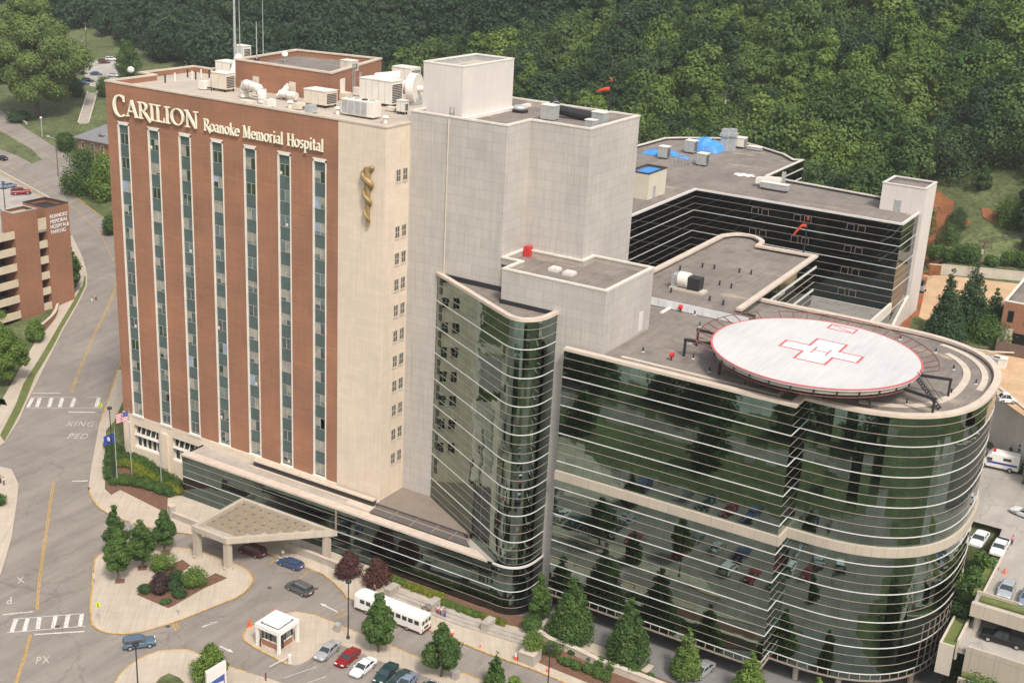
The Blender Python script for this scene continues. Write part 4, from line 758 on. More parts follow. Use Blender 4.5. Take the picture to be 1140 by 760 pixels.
# ---------------------------------------------------------------- air
hz = MB().box(-2700, 2700, -2700, 2900, -1.5, 190)
hm = bpy.data.materials.new('haze'); hm.use_nodes = True; hm.node_tree.nodes.remove(hm.node_tree.nodes['Principled BSDF'])
pv = hm.node_tree.nodes.new('ShaderNodeVolumePrincipled'); pv.inputs['Density'].default_value = 0.00014; pv.inputs['Color'].default_value = (0.97, 0.97, 1.0, 1); pv.inputs['Anisotropy'].default_value = 0.2
hm.node_tree.links.new(pv.outputs[0], hm.node_tree.nodes['Material Output'].inputs['Volume'])
tag(hz.obj('haze', hm), kind='stuff')
# ---------------------------------------------------------------- vehicles
CARGLASS = M('car glass', (0.035, 0.045, 0.05), 0.08, 0.0, var=0, fine=0, spec=0.8); RIM = M('alloy rim', (0.5, 0.5, 0.5), 0.35, 0.7, fine=0); LAMPR = M('tail lamp', (0.35, 0.02, 0.02), 0.3, fine=0); LAMPW = M('head lamp', (0.8, 0.8, 0.75), 0.2, fine=0)
PLATE = M('number plate', (0.7, 0.7, 0.7), 0.5, fine=0); TRIM = M('black trim', (0.02, 0.02, 0.022), 0.6, fine=0)
def paint(name, c, metal=0.25): 
    m = M(name+' car paint', c, 0.28, metal, var=0.02, fine=0, spec=0.6); return m
def loft(mb, secs, mi=0):    # secs: list of rings (same length)
    for a, b in zip(secs, secs[1:]):
        n = len(a)
        for k in range(n): mb.face([a[k], b[k], b[(k+1) % n], a[(k+1) % n]], mi)
    mb.face(secs[0], mi); mb.face(secs[-1][::-1], mi)
def wheel(parent, x, y, r, w=0.2):
    s = 1 if y > 0 else -1
    t = MB().tube((x, y-w/2, r), (x, y+w/2, r), r, n=16).obj('wheel', BLACK, parent, smooth=False)
    MB().tube((x, y+s*(w/2-0.01), r), (x, y+s*(w/2+0.02), r), r*0.62, n=12).obj('rim', RIM, t)
def make_car(name, label, cat, pm, L=4.7, W=1.8, H=1.42, style='sedan', group=None, loc=(0, 0, 0), rz=0):
    t = thing(name, label, cat, (0, 0, 0), 0, group); h = L/2; w = W/2
    if style == 'sedan': prof = [(-h, .55, .92), (-h+.25, .42, .98), (-h+1.0, .30, 1.0), (-.9, .22, .98), (h*.42, .20, .94), (h-.75, .26, .86), (h-.15, .38, .72), (h, .48, .60)]; cab = [(-h+.62, .98), (-h+1.35, H), (.28, H), (h*.50, .93)]
    elif style == 'hatch': prof = [(-h, .5, .95), (-h+.2, .40, 1.0), (-h+1.0, .28, 1.0), (-.6, .22, .98), (h*.45, .2, .93), (h-.7, .26, .84), (h-.15, .38, .7), (h, .48, .58)]; cab = [(-h+.08, 1.0), (-h+.75, H-.03), (.3, H), (h*.52, .92)]
    elif style == 'suv': prof = [(-h, .55, 1.05), (-h+.12, .45, 1.1), (-h+1.0, .36, 1.1), (-.6, .32, 1.1), (h*.32, .32, 1.1), (h-.6, .38, 1.06), (h-.1, .46, .98), (h, .5, .85)]; cab = [(-h+.06, 1.1), (-h+.32, H), (.45, H), (h*.42, 1.09)]
    elif style == 'van': prof = [(-h, .5, 1.05), (-h+.1, .4, 1.1), (-h+1.0, .3, 1.1), (-.6, .26, 1.08), (h*.40, .26, 1.05), (h-.6, .32, .96), (h-.12, .4, .8), (h, .46, .66)]; cab = [(-h+.05, 1.1), (-h+.3, H), (.55, H), (h*.66, 1.0)]
    else: prof = [(-h, .6, 1.12), (-h+.1, .55, 1.15), (-h+1.2, .45, 1.15), (-.6, .42, 1.15), (h*.4, .4, 1.15), (h-.6, .45, 1.12), (h-.1, .5, 1.02), (h, .55, .85)]; cab = [(-.75, 1.15), (-.65, H), (.95, H), (h*.46, 1.14)]
    body = MB(); secs = []
    for i, (x, zb, zt) in enumerate(prof):
        k = 0.90 if i in (0, len(prof)-1) else (0.97 if i in (1, len(prof)-2) else 1.0); ww = w*k
        secs.append([(x, -ww*.94, zb), (x, -ww, zb+.12), (x, -ww, zt-.16), (x, -ww*.93, zt-.04), (x, -ww*.75, zt), (x, 0, zt+.03), (x, ww*.75, zt), (x, ww*.93, zt-.04), (x, ww, zt-.16), (x, ww, zb+.12), (x, ww*.94, zb)])
    loft(body, secs); body.obj('body', pm, t, smooth=False)
    (xa, za), (xb, zb), (xc, zc), (xd, zd) = cab; wi = w*.80; wo = w*.93
    g_ = MB(); g_.hexa([(xa, -wo, za-.06), (xd, -wo, zd-.06), (xd, wo, zd-.06), (xa, wo, za-.06), (xb, -wi, zb-.05), (xc, -wi, zc-.05), (xc, wi, zc-.05), (xb, wi, zb-.05)]); g_.obj('windows', CARGLASS, t)
    r_ = MB(); r_.hexa([(xb-.08, -wi-.02, zb-.07), (xc+.08, -wi-.02, zc-.07), (xc+.08, wi+.02, zc-.07), (xb-.08, wi+.02, zb-.07), (xb+.1, -wi+.1, zb+.01), (xc-.1, -wi+.1, zc+.01), (xc-.1, wi-.1, zc+.01), (xb+.1, wi-.1, zb+.01)])
    for s in (-1, 1):   # pillars
        for (x0, z0, x1, z1) in ((xa, za, xb, zb), (xd, zd, xc, zc), ((xa+xd)/2-.1, (za+zd)/2, (xb+xc)/2-.1, zb)): r_.tube((x0, s*(wo+.005), z0-.05), (x1, s*(wi+.005), z1-.06), .045, n=5)
    if style in ('suv', 'van'):
        for s in (-1, 1): r_.tube(((xb+xc)/2-.0-.9 if style == 'suv' else xb+.5, s*(wi+.02), zb-.05), ((xb+xc)/2-.1, s*(wi+.03), zb-.3), .03, n=4)
    r_.obj('roof', pm, t)
    rr = .33 if style in ('sedan', 'hatch') else (.35 if style == 'van' else .40)
    for x in (-h*.58, h*.62):
        for y in (-w+.1, w-.1): wheel(t, x, y, rr)
    for s in (-1, 1):
        MB().box(h-.10, h+.012, s*w*.62-.2, s*w*.62+.2, .58 if style != 'suv' else .8, .72 if style != 'suv' else .96).obj('headlight', LAMPW, t); MB().box(-h-.012, -h+.1, s*w*.68-.17, s*w*.68+.17, .72, .92).obj('tail_light', LAMPR, t)
        MB().box(h*.36, h*.36+.2, s*(w+.02)-.08, s*(w+.02)+.08, .92, 1.06).obj('mirror', pm, t)
    MB().box(-h-.03, -h+.1, -w*.86, w*.86, .38, .56).obj('bumper', TRIM if style in ('suv', 'pickup', 'van') else pm, t); MB().box(h-.12, h+.04, -w*.84, w*.84, .36, .52).obj('bumper', TRIM if style in ('suv', 'pickup') else pm, t)
    MB().box(-h-.04, -h-.0, -.25, .25, .6, .74).obj('number_plate', PLATE, t)
    if style in ('suv', 'van'):
        for s in (-1, 1): MB().tube((xb+.2, s*wi*.85, H+.05), (xc-.2, s*wi*.85, H+.05), .025, n=5).obj('roof_rail', GALV if style == 'van' else TRIM, t)
    if style == 'pickup': MB().box(-h+.15, -.85, -w+.16, w-.16, 1.13, 1.19).obj('bed_cover', TRIM, t)
    t.location = loc; t.rotation_euler = (0, 0, rz); return t
def head(a, b): return math.atan2(b[1]-a[1], b[0]-a[0])
def gl(p): return (p[0], p[1], (ground_z(p[0], p[1]) if p[1] > 20 else 0)+0.035)
def put(p): return gl(p)
SILVER = paint('silver', (0.52, 0.53, 0.55), .5); WHITEC = paint('white', (0.72, 0.72, 0.72), 0); REDC = paint('red', (0.28, 0.012, 0.016)); MAROON = paint('maroon', (0.11, 0.012, 0.018)); BLUEC = paint('blue', (0.055, 0.09, 0.21)); DGREEN = paint('dark green', (0.02, 0.055, 0.06)); LBLUE = paint('light blue', (0.27, 0.33, 0.44), .4)
JEEPB = paint('slate blue', (0.11, 0.17, 0.24)); GREYC = paint('grey', (0.14, 0.14, 0.14), .4); BLACKC = paint('black', (0.012, 0.012, 0.014)); TANC = paint('tan', (0.42, 0.36, 0.26))
def between(a, b): return ((a[0]+b[0])/2, (a[1]+b[1])/2)
a, b = (-24.41,-39.4), (-21.77,-36.1); c_ = between(a, b)
make_car('parked_car', 'slate blue boxy off-roader turning in at the driveway mouth beside the lamp post', 'off-roader', JEEPB, 4.5, 1.8, 1.68, 'suv', loc=put(c_), rz=head(a, b))
a, b = (-12.2,-13.03), (-16.69,-12.63); c_ = between(a, b)
make_car('minivan', 'grey minivan with silver roof rails driving past the bus towards the canopy', 'minivan', GREYC, 4.8, 1.9, 1.72, 'van', loc=put(c_), rz=head(a, b))
a, b = (-18.34,-7.62), (-22.93,-7.75); c_ = between(a, b)
make_car('parked_car', 'blue hatchback stopped at the kerb just outside the canopy', 'hatchback', BLUEC, 4.5, 1.75, 1.38, 'hatch', loc=put(c_), rz=head(a, b))
a, b = (-25.45,-8.14), (-31.17,-8.27); c_ = between(a, b)
make_car('minivan', 'maroon minivan parked under the entrance canopy', 'minivan', MAROON, 4.9, 1.9, 1.75, 'van', loc=put(c_), rz=head(a, b))
row = [((0.13,-26.33), (-0.34,-21.07), SILVER, 'silver-white sedan parked nearest the ticket booth', 'sedan', 4.8), ((3.43,-25.61), (3.15,-21.13), REDC, 'bright red sedan parked second from the ticket booth', 'sedan', 4.5), ((6.64,-26.26), (6.54,-21.77), WHITEC, 'white sedan parked between the red car and the dark green car', 'sedan', 4.7), ((10.31,-25.75), (9.69,-20.9), DGREEN, 'dark green sedan parked between two pale cars', 'sedan', 4.8), ((13.87,-25.8), (13.36,-21.24), LBLUE, 'light blue sedan cut by the bottom edge of the picture', 'sedan', 4.6)]
for a, b, pm, lb, st_, L in row:
    c_ = between(a, b); make_car('parked_car', lb, 'car', pm, L, 1.78, 1.4, st_, group='cars parked in a row by the booth', loc=put(c_), rz=head(b, a))
# invented lot in front of the glass (outside the frame, for the facade to reflect)
rc = [(SILVER, 'sedan', 1.4), (REDC, 'sedan', 1.4), (BLUEC, 'suv', 1.7), (WHITEC, 'van', 1.7), (GREYC, 'hatch', 1.4), (DGREEN, 'sedan', 1.4)]
protos = []
for k, (pm, st_, H) in enumerate(rc):
    nm = ['silver sedan', 'red sedan', 'blue off-roader', 'white minivan', 'grey hatchback', 'dark green sedan'][k]
    protos.append((make_car('parked_car', nm+' in the open lot that only shows mirrored in the curved glass', 'car', pm, 4.6, 1.8, H, st_, group='cars mirrored in the glass: '+nm+'s', loc=(0, 0, 0)), nm))
used = set(); slots = []
for ry in (-23.5, -29.5, -44.0):
    for i in range(14): slots.append((12+i*4.3+((ry*7) % 3), ry))
rr = random.Random(5)
for x, y in slots:
    if rr.random() < 0.25: continue
    k = rr.randrange(6); p, nm = protos[k]; rz = math.pi/2+(math.pi if rr.random() < 0.5 else 0)+rr.uniform(-0.04, 0.04)
    if k not in used: used.add(k); p.location = (x, y, 0.035); p.rotation_euler = (0, 0, rz)
    else: dup(p, (x, y, 0.035), rz)
for k in range(6):
    if k not in used: protos[k][0].location = (20+k*5, -36, 0.035)
# bus
a, b = (8.27,-11.99), (-4.46,-11.95)
bus = thing('bus', 'long white bus with a rounded roof waiting at the kerb', 'bus', (0, 0, 0))
BL, BW, BH = 12.6, 2.5, 3.0
def busbody(mb):
    secs = []
    for x, k, zt in ((-BL/2, .97, BH-.08), (-BL/2+.15, 1, BH), (BL/2-.5, 1, BH), (BL/2-.05, .96, BH-.15)):
        w = BW/2*k; secs.append([(x, -w, .45), (x, -w, 1.75), (x, -w*.99, 2.45), (x, -w*.88, zt-.12), (x, -w*.5, zt), (x, 0, zt+.04), (x, w*.5, zt), (x, w*.88, zt-.12), (x, w*.99, 2.45), (x, w, 1.75), (x, w, .45)])
    loft(mb, secs)
BUSW = M('bus white', (0.78, 0.75, 0.70), 0.4, var=0.03, fine=0)
B('body', busbody, BUSW, bus)
for s in (-1, 1):
    for i in range(10): B('window', lambda mb: mb.box(-BL/2+.5+i*1.12, -BL/2+1.3+i*1.12, s*BW/2-.03, s*BW/2+.03, 1.65, 2.3), CARGLASS, bus)
    for x in (-3.6, 4.0): wheel(bus, x, s*(BW/2-.14), .48, .26)
    B('stripe', lambda mb: mb.box(-BL/2+.3, BL/2-.3, s*BW/2-.02, s*BW/2+.015, .48, .6), MAROON, bus)
for y in (-.8, 0, .8): B('rear_window', lambda mb: mb.box(-BL/2-.03, -BL/2+.05, y-.3, y+.3, 1.7, 2.35), CARGLASS, bus)
B('windscreen', lambda mb: mb.box(BL/2-.12, BL/2+.0, -1.05, 1.05, 1.35, 2.4), CARGLASS, bus); B('grille', lambda mb: mb.box(-BL/2-.03, -BL/2+.05, -.55, .55, .9, 1.25), TRIM, bus)
for s in (-1, 1): B('tail_light', lambda mb: mb.box(-BL/2-.03, -BL/2+.05, s*1.0-.1, s*1.0+.1, .8, 1.05), LAMPR, bus)
B('bumper', lambda mb: mb.box(-BL/2-.14, -BL/2+.1, -1.15, 1.15, .42, .62), MAROON, bus); B('roof_hatch', lambda mb: mb.box(-2.5, -1.8, -.35, .35, BH, BH+.1), BUSW, bus)
nrm = Vector((-(b[1]-a[1]), b[0]-a[0])).normalized(); cx_, cy_ = between(a, b); 
bus.location = (cx_-nrm.x*1.1, cy_-nrm.y*1.1, .035); bus.rotation_euler = (0, 0, head(a, b))
# ---------------------------------------------------------------- people
SKIN = M('skin', (0.45, 0.26, 0.18), 0.6, fine=0)
def skinned(name, verts, edges, mat, parent, root=0, sub=1):
    me = bpy.data.meshes.new(name); me.from_pydata([v[:3] for v in verts], edges, []); me.materials.append(mat)
    o = bpy.data.objects.new(name, me); COL.objects.link(o); o.parent = parent
    md_ = o.modifiers.new('Skin', 'SKIN'); md_.use_smooth_shade = True
    if not me.skin_vertices: 
        bm = bmesh.new(); bm.from_mesh(me); bm.verts.layers.skin.verify(); bm.to_mesh(me); bm.free()
    for i, v in enumerate(verts): sv = me.skin_vertices[0].data[i]; r = v[3]; sv.radius = (r, r if len(v) < 5 else v[4]); sv.use_root = (i == root)
    o.modifiers.new('Sub', 'SUBSURF').levels = sub; o.modifiers['Sub'].render_levels = sub
    return o
def make_person(label, shirt, legs, hair=(0.05, 0.035, 0.025), loc=(0, 0, 0), rz=0, h=1.72, stride=0.0, bag=None, group=None, child=False):
    t = thing('person', label, 'person', loc, rz, group); k = h/1.72; s = stride
    J = [(0, 0, .95, .13, .10), (0, 0, 1.12, .12, .10), (0, 0, 1.32, .15, .10), (0, 0, 1.44, .06), (0, 0, 1.50, .05), (0.01, 0, 1.60, .095), (0.01, 0, 1.68, .08)]
    E_ = [(0, 1), (1, 2), (2, 3), (3, 4), (4, 5), (5, 6)]
    for sd in (-1, 1):
        b0 = len(J); sw = s*sd
        J += [(0, sd*.19, 1.39, .055), (-.02-sw*.4, sd*.24, 1.12, .043), (.06-sw*.9, sd*.25, .90, .034), (.09-sw*1.1, sd*.24, .82, .03)]; E_ += [(2, b0), (b0, b0+1), (b0+1, b0+2), (b0+2, b0+3)]
        b1 = len(J); J += [(0, sd*.10, .88, .085), (.03+sw*.7, sd*.10, .50, .06), (0+sw*1.1, sd*.10, .10, .042), (.15+sw*1.1, sd*.11, .04, .035)]; E_ += [(0, b1), (b1, b1+1), (b1+1, b1+2), (b1+2, b1+3)]
    J = [(v[0]*k, v[1]*k, v[2]*k)+tuple(r*k for r in v[3:]) for v in J]
    skinned('body', J, E_, SKIN, t)
    sh = M('shirt %.2f %.2f %.2f' % shirt, shirt, 0.9, fine=0); lg = M('trousers %.2f %.2f %.2f' % legs, legs, 0.9, fine=0); g2 = .018
    g_ = lambda v, e=g2: (v[0], v[1], v[2], v[3]+e)+((v[4]+e,) if len(v) > 4 else ())
    skinned('shirt', [g_(J[0]), g_(J[1]), g_(J[2]), g_(J[7]), g_(J[8]), g_(J[15]), g_(J[16])], [(0, 1), (1, 2), (2, 3), (3, 4), (2, 5), (5, 6)], sh, t)
    skinned('trousers', [g_(J[0], .012)]+[g_(J[i], .015) for i in (11, 12, 13, 19, 20, 21)], [(0, 1), (1, 2), (2, 3), (0, 4), (4, 5), (5, 6)], lg, t)
    hm = M('hair %.2f' % hair[0], hair, 0.8, fine=0); MB().blob((t.location.x-.01*k, t.location.y, t.location.z+1.68*k), (.115*k, .10*k, .10*k), n=8, m=5).obj('hair', hm, t, smooth=True)
    if bag: MB().box(t.location.x+.02, t.location.x+.22, t.location.y+.26, t.location.y+.36, t.location.z+.45, t.location.z+.8).obj('bag', M('bag', bag, 0.8, fine=0), t)
    return t
def P(lb, px, shirt, legs, **k):
    q = k.pop('z', None); p = px; z = (ground_z(p[0], p[1]) if p[1] > 20 else 0)+k.pop('dz', .17)
    return make_person(lb, shirt, legs, loc=(p[0], p[1], q if q is not None else z), **k)
P('person in a grey jacket and white cap leaning on the stone pier by the bus', (4.87,-7.12), (.12, .13, .16), (.05, .05, .06), rz=-1.2, hair=(.6, .6, .6))
P('person in a pale blue shirt behind the child in teal', (5.7,-6.52), (.25, .38, .62), (.20, .16, .12), rz=-1.4)
P('small person in a white top and teal trousers at the front of the group', (6.52,-7.34), (.7, .7, .7), (.04, .32, .32), rz=-1.8, h=1.35)
P('person in a white shirt and red shorts in the middle of the group', (6.9,-5.97), (.75, .7, .7), (.45, .03, .04), rz=-1.6)
P('person in a plain white shirt standing to the right of the red shorts', (7.5,-6.01), (.8, .8, .8), (.08, .09, .2), rz=-2.0, h=1.78)
P('person in a purple top and blue jeans at the right end of the group', (8.28,-6.07), (.12, .05, .16), (.06, .10, .26), rz=-1.0)
P('person in an orange top and dark trousers walking across the street', (-140.87,60.09), (.75, .22, .06), (.03, .03, .05), stride=.22, rz=-.9, dz=.05)
P('person in a green top and white trousers crossing the street with a white bag', (-141.18,58.93), (.04, .22, .12), (.7, .7, .72), stride=.2, rz=-.9, dz=.05, bag=(.8, .8, .8))
P('person in a white shirt and black trousers on the corner pavement at the left edge', (-79.98,-15.71), (.75, .72, .7), (.02, .02, .02), rz=.6)
P('person in a teal jacket at the very left edge of the picture', (-81,-15.57), (.05, .28, .28), (.03, .03, .04), rz=.3)
P('person with a green cap and white shirt waiting beside the canopy pier', (-23.23,-6.52), (.7, .7, .7), (.3, .3, .28), rz=-1.5, hair=(.03, .3, .15))
P('person in a dark coat bending down beside the leftmost stone pier', (-4.77,-6.32), (.05, .06, .1), (.04, .04, .06), rz=-1.5, h=1.5)
P('person in a pink top on the parking deck behind the white pickup', (79.35,42.7,14.1), (.7, .2, .35), (.04, .04, .08), z=14.14, rz=2.4)
# ---------------------------------------------------------------- street furniture
def lamp_post(label, p, h, arm=None, z=None, group='tall black street lamps'):
    z0 = (ground_z(p[0], p[1]) if p[1] > 20 else 0)+.15 if z is None else z
    t = thing('street_lamp', label, 'street lamp', (p[0], p[1], z0), 0, group); x, y = p[0], p[1]
    B('pole', lambda mb: mb.tube((x, y, z0), (x, y, z0+h), .11, .075, n=10), DARK, t); B('base', lambda mb: mb.lathe([(.26, 0), (.26, .25), (.14, .4)], x, y, z0, 10), DARK, t)
    B('lamp_head', lambda mb: mb.lathe([(.12, -.1), (.42, 0), (.48, .22), (.40, .34), (.1, .42)], x, y, z0+h, 14), DARK, t)
    return t
lamp_post('black lamp post in front of the bus roof, one disc lamp on top', (-0.15,-18.9), 9.31)
lamp_post('black lamp post standing by the orange cones at the bottom centre', (32.32,-17.03), 9.6)
lamp_post('black lamp post rising in front of the slate blue off-roader', (-12.04,-48.25), 9.8)
lamp_post('lamp post with a square head on the pavement beside the blue flag', (-64.73,-4.22), 14.89)
def flagpole(label, p, h, flag=None, z0=.2):
    t = thing('flagpole', label, 'flagpole', (p[0], p[1], z0), 0, 'flagpoles in the shrub bed'); x, y = p[0], p[1]
    B('pole', lambda mb: mb.tube((x, y, z0), (x, y, z0+h), .09, .05, n=8), GALV, t); B('finial', lambda mb: mb.blob((x, y, z0+h), .13), GOLD, t)
    return t
f1 = (-64.96,0.25); f2 = (-57.25,0.04); f0 = (-64.23,-3.84)
flagpole('silver flagpole flying the striped flag at the brick corner', f1, 13.36); flagpole('bare silver flagpole in front of the second big window', f2, 10.59); flagpole('silver flagpole flying the blue flag', f0, 11.11)
def waving(name, label, x, y, z, w, h, cols, dirx=-1, stars=False):
    t = thing(name, label, 'flag', (x, y, z))
    n = 12; dr = lambda i: (x+dirx*w*i/n*.8, y-.35*w*i/n*.5+.18*math.sin(i*.9), -0.55*h*(i/n))
    for r, (mat, za, zb, i0, i1) in enumerate(cols):
        mb = MB()
        for i in range(i0, i1):
            a, b = dr(i), dr(i+1); A0, A1 = z+h*za, z+h*zb
            mb.face([(a[0], a[1], A0+a[2]), (b[0], b[1], A0+b[2]), (b[0], b[1], A1+b[2]), (a[0], a[1], A1+a[2])])
        mb.obj('stripe' if name == 'striped_flag' and r < 13 else 'field', mat, t)
    if stars:
        mb = MB()
        for i in range(1, 6):
            for j in range(4): a = dr(i); mb.blob((a[0], a[1]-.01, z+h*(.55+.11*j)+a[2]), .05, n=5, m=3)
        mb.obj('stars', WHITE, t)
    return t
FR = M('flag red', (0.5, 0.03, 0.05), 0.8, fine=0); FW = M('flag white', (0.75, 0.72, 0.72), 0.8, fine=0); FB = M('flag blue', (0.03, 0.06, 0.26), 0.8, fine=0)
h1 = 13.01+.2
waving('striped_flag', 'red and white striped flag with a starred blue canton', f1[0]-.1, f1[1], h1-2.0, 3.0, 1.9, [(FR if i % 2 == 0 else FW, i/13, (i+1)/13, 0 if i < 6 else 5, 12) for i in range(13)]+[(FB, 6/13, 1, 0, 5)], stars=True)
h0 = 10.58+.2
waving('state_flag', 'dark blue flag with a pale round seal on the left pole', f0[0]-.1, f0[1], h0-2.2, 2.6, 1.8, [(FB, 0, 1, 0, 12)])
mb = MB(); mb.tube((f0[0]-1.25, f0[1]-.3, h0-1.75), (f0[0]-1.27, f0[1]-.38, h0-1.75), .42, n=12); o_ = mb.obj('seal', FW, bpy.data.objects['state_flag'])
def ped_sign(label, p, h=2.6, z0=.16):
    x, y = p[0], p[1]; z0 += ground_z(x, y) if y > 20 else 0; t = thing('crossing_sign', label, 'road sign', (x, y, z0), 0, 'yellow crossing signs')
    B('post', lambda mb: mb.tube((x, y, z0), (x, y, z0+h), .04, n=6), GALV, t)
    q = [(-.62, 0), (0, -.62), (.62, 0), (0, .62)]
    B('sign_plate', lambda mb: mb.hexa([(x+a*.97, y-.07, z0+h+.1+b) for a, b in q]+[(x+a*.97, y-.04, z0+h+.1+b) for a, b in q]), FLUO, t)
    B('walking_figure', lambda mb: (mb.tube((x, y-.085, z0+h+.35), (x, y-.075, z0+h+.35), .08, n=8), mb.box(x-.07, x+.07, y-.085, y-.075, z0+h-.02, z0+h+.26), mb.hexa([(x-.2, y-.085, z0+h-.28), (x-.12, y-.085, z0+h-.28), (x-.12, y-.075, z0+h-.28), (x-.2, y-.075, z0+h-.28), (x-.07, y-.085, z0+h-.02), (x, y-.085, z0+h-.02), (x, y-.075, z0+h-.02), (x-.07, y-.075, z0+h-.02)]), mb.hexa([(x+.1, y-.085, z0+h-.28), (x+.18, y-.085, z0+h-.28), (x+.18, y-.075, z0+h-.28), (x+.1, y-.075, z0+h-.28), (x, y-.085, z0+h-.02), (x+.07, y-.085, z0+h-.02), (x+.07, y-.075, z0+h-.02), (x, y-.075, z0+h-.02)])), TRIM, t)
ped_sign('yellow diamond crossing sign at the plaza corner by the near crosswalk', (-31.99,-37.02), 3.1); ped_sign('yellow diamond crossing sign at the kerb of the far crosswalk', (-90.73,16.33), 2.2)
def cone(label, p, z0=.17, s=1.0):
    x, y = p[0], p[1]; t = thing('traffic_cone', label, 'traffic cone', (x, y, z0), 0, 'orange traffic cones')
    B('base', lambda mb: mb.box(x-.24*s, x+.24*s, y-.24*s, y+.24*s, z0, z0+.06), ORANGE, t); B('cone', lambda mb: mb.lathe([(.19*s, .05), (.05*s, .95*s)], x, y, z0, 12), ORANGE, t)
    return t
for lb, p, s in (('orange cone in front of the ticket booth corner, standing alone', (-13.99,-24.68), 1.3), ('orange cone half hidden behind the ticket booth roof', (-13.02,-20.32), 1.1), ('small orange cone on the pavement right of the bus stop, lying low', (16.93,-9.59), .6), ('red-orange cone at the kerb by the far right lamp post', (28.02,-9.23), .7), ('orange cone on the parking deck beside the pickup', (80.21,32.93,14.1), 1.0)):
    cone(lb, p, s=s, z0=14.13 if 'deck' in lb else .17)
def barrel(label, p):
    x, y = p[0], p[1]; t = thing('traffic_drum', label, 'traffic drum', (x, y, .17), 0, 'orange drums with white tops')
    B('drum', lambda mb: mb.lathe([(.27, 0), (.24, .62)], x, y, .17, 12), ORANGE, t); B('collar', lambda mb: mb.lathe([(.245, .62), (.235, .80)], x, y, .17, 12), WHITE, t); B('top', lambda mb: mb.lathe([(.2, .8), (.2, 1.0)], x, y, .17, 12), WHITE, t)
barrel('orange drum with a white top on the pavement left of the planter box', (22.85,-9.34)); barrel('orange drum with a white top behind the tree at the rear of the bus', (11.84,-9.43))
# ticket booth
bx, by_ = (-7.69,-25.75)
tb = thing('ticket_booth', 'small white square ticket booth on four posts with a brick dado', 'booth', (bx, by_, .15))
def BX_(x0, x1, y0, y1, z0, z1): return lambda mb: mb.box(bx+x0, bx+x1, by_+y0, by_+y1, z0, z1)
for x in (-2.0, 2.0):
    for y in (-2.0, 2.0): B('post', BX_(x-.2, x+.2, y-.2, y+.2, .15, 3.1), BUSW, tb)
B('roof', lambda mb: (mb.box(bx-2.25, bx+2.25, by_-2.25, by_+2.25, 3.1, 3.75)), BUSW, tb); B('roof_recess', lambda mb: band(mb, [(bx-1.6, by_-1.6), (bx+1.6, by_-1.6), (bx+1.6, by_+1.6), (bx-1.6, by_+1.6)], 3.752, 3.77, .1, .1, closed=True), TRIM, tb); B('roof_lid', BX_(-1.45, 1.45, -1.45, 1.45, 3.75, 3.95), M('bright white', (0.85, 0.85, 0.84), .5), tb)
B('dado', BX_(-1.5, 1.5, -1.5, 1.5, .15, 1.15), MATS['brick'], tb); B('windows', BX_(-1.45, 1.45, -1.45, 1.45, 1.15, 2.6), MATS['window glass'], tb); B('header', BX_(-1.5, 1.5, -1.5, 1.5, 2.6, 3.1), BUSW, tb)
for x, y in ((-1.48, -1.48), (0, -1.5), (1.48, -1.48), (1.5, 0), (1.48, 1.48)): B('mullion', BX_(x-.06, x+.06, y-.06, y+.06, 1.15, 2.6), DARK, tb)
B('sill', BX_(-1.56, 1.56, -1.56, 1.56, 1.12, 1.2), BUSW, tb); B('door', BX_(1.5, 1.56, -1.2, -.4, .2, 2.3), DARK, tb)
bp = (-3.01,-28.56)
ba = thing('barrier_gate', 'white barrier arm lowered from a white cabinet next to the booth', 'barrier', (bp[0], bp[1], .15))
B('cabinet', lambda mb: mb.lathe([(.3, 0), (.3, 1.25), (.2, 1.35)], bp[0], bp[1], .15, 12), WHITE, ba); e_ = (-3.79,-31.94); B('arm', lambda mb: mb.tube((bp[0], bp[1], 1.2), (e_[0], e_[1], 1.0), .055, n=6), WHITE, ba)
for lb, p, m_ in (('dark red bollard left of the booth', (-9.06,-27.87), MAROON), ('dark red bollard on the lower pavement edge', (-2.84,-33.77), MAROON)):
    t = tag(B('bollard', lambda mb: mb.lathe([(.1, 0), (.1, 1.3), (.06, 1.36)], p[0], p[1], .05, 10), m_, None), lb, 'bollard', None)
for lb, p in (('grey litter bin at the foot of the bus lamp post', (-2.56,-18.27)), ('grey litter bin by the tree at the bottom centre', (18.33,-18.25))):
    tt = thing('litter_bin', lb, 'bin', (p[0], p[1], .15)); B('body', lambda mb: mb.box(p[0]-.4, p[0]+.4, p[1]-.4, p[1]+.4, .15, 1.25), CONC, tt); B('lid', lambda mb: mb.box(p[0]-.43, p[0]+.43, p[1]-.43, p[1]+.43, 1.25, 1.4), GALV, tt)
for lb, p in (('small white sign on a short post at the west kerb of the plaza', (-41.16,-29.75)), ('white sign on a post at the south kerb of the plaza', (-24.49,-28.59)), ('white sign post at the upper kerb, left one of two', (-49.85,-13.95)), ('white sign post at the upper kerb, right one of two', (-48.08,-13.23)), ('white sign post behind the ticket booth', (-9.61,-20.63))):
    tt = thing('small_sign', lb, 'sign', (p[0], p[1], .16)); B('post', lambda mb: mb.tube((p[0], p[1], .16), (p[0], p[1], 1.5), .04, n=6), GALV, tt); B('plate', lambda mb: mb.box(p[0]-.3, p[0]+.3, p[1]-.06, p[1]-.03, 1.2, 1.95), WHITE, tt)
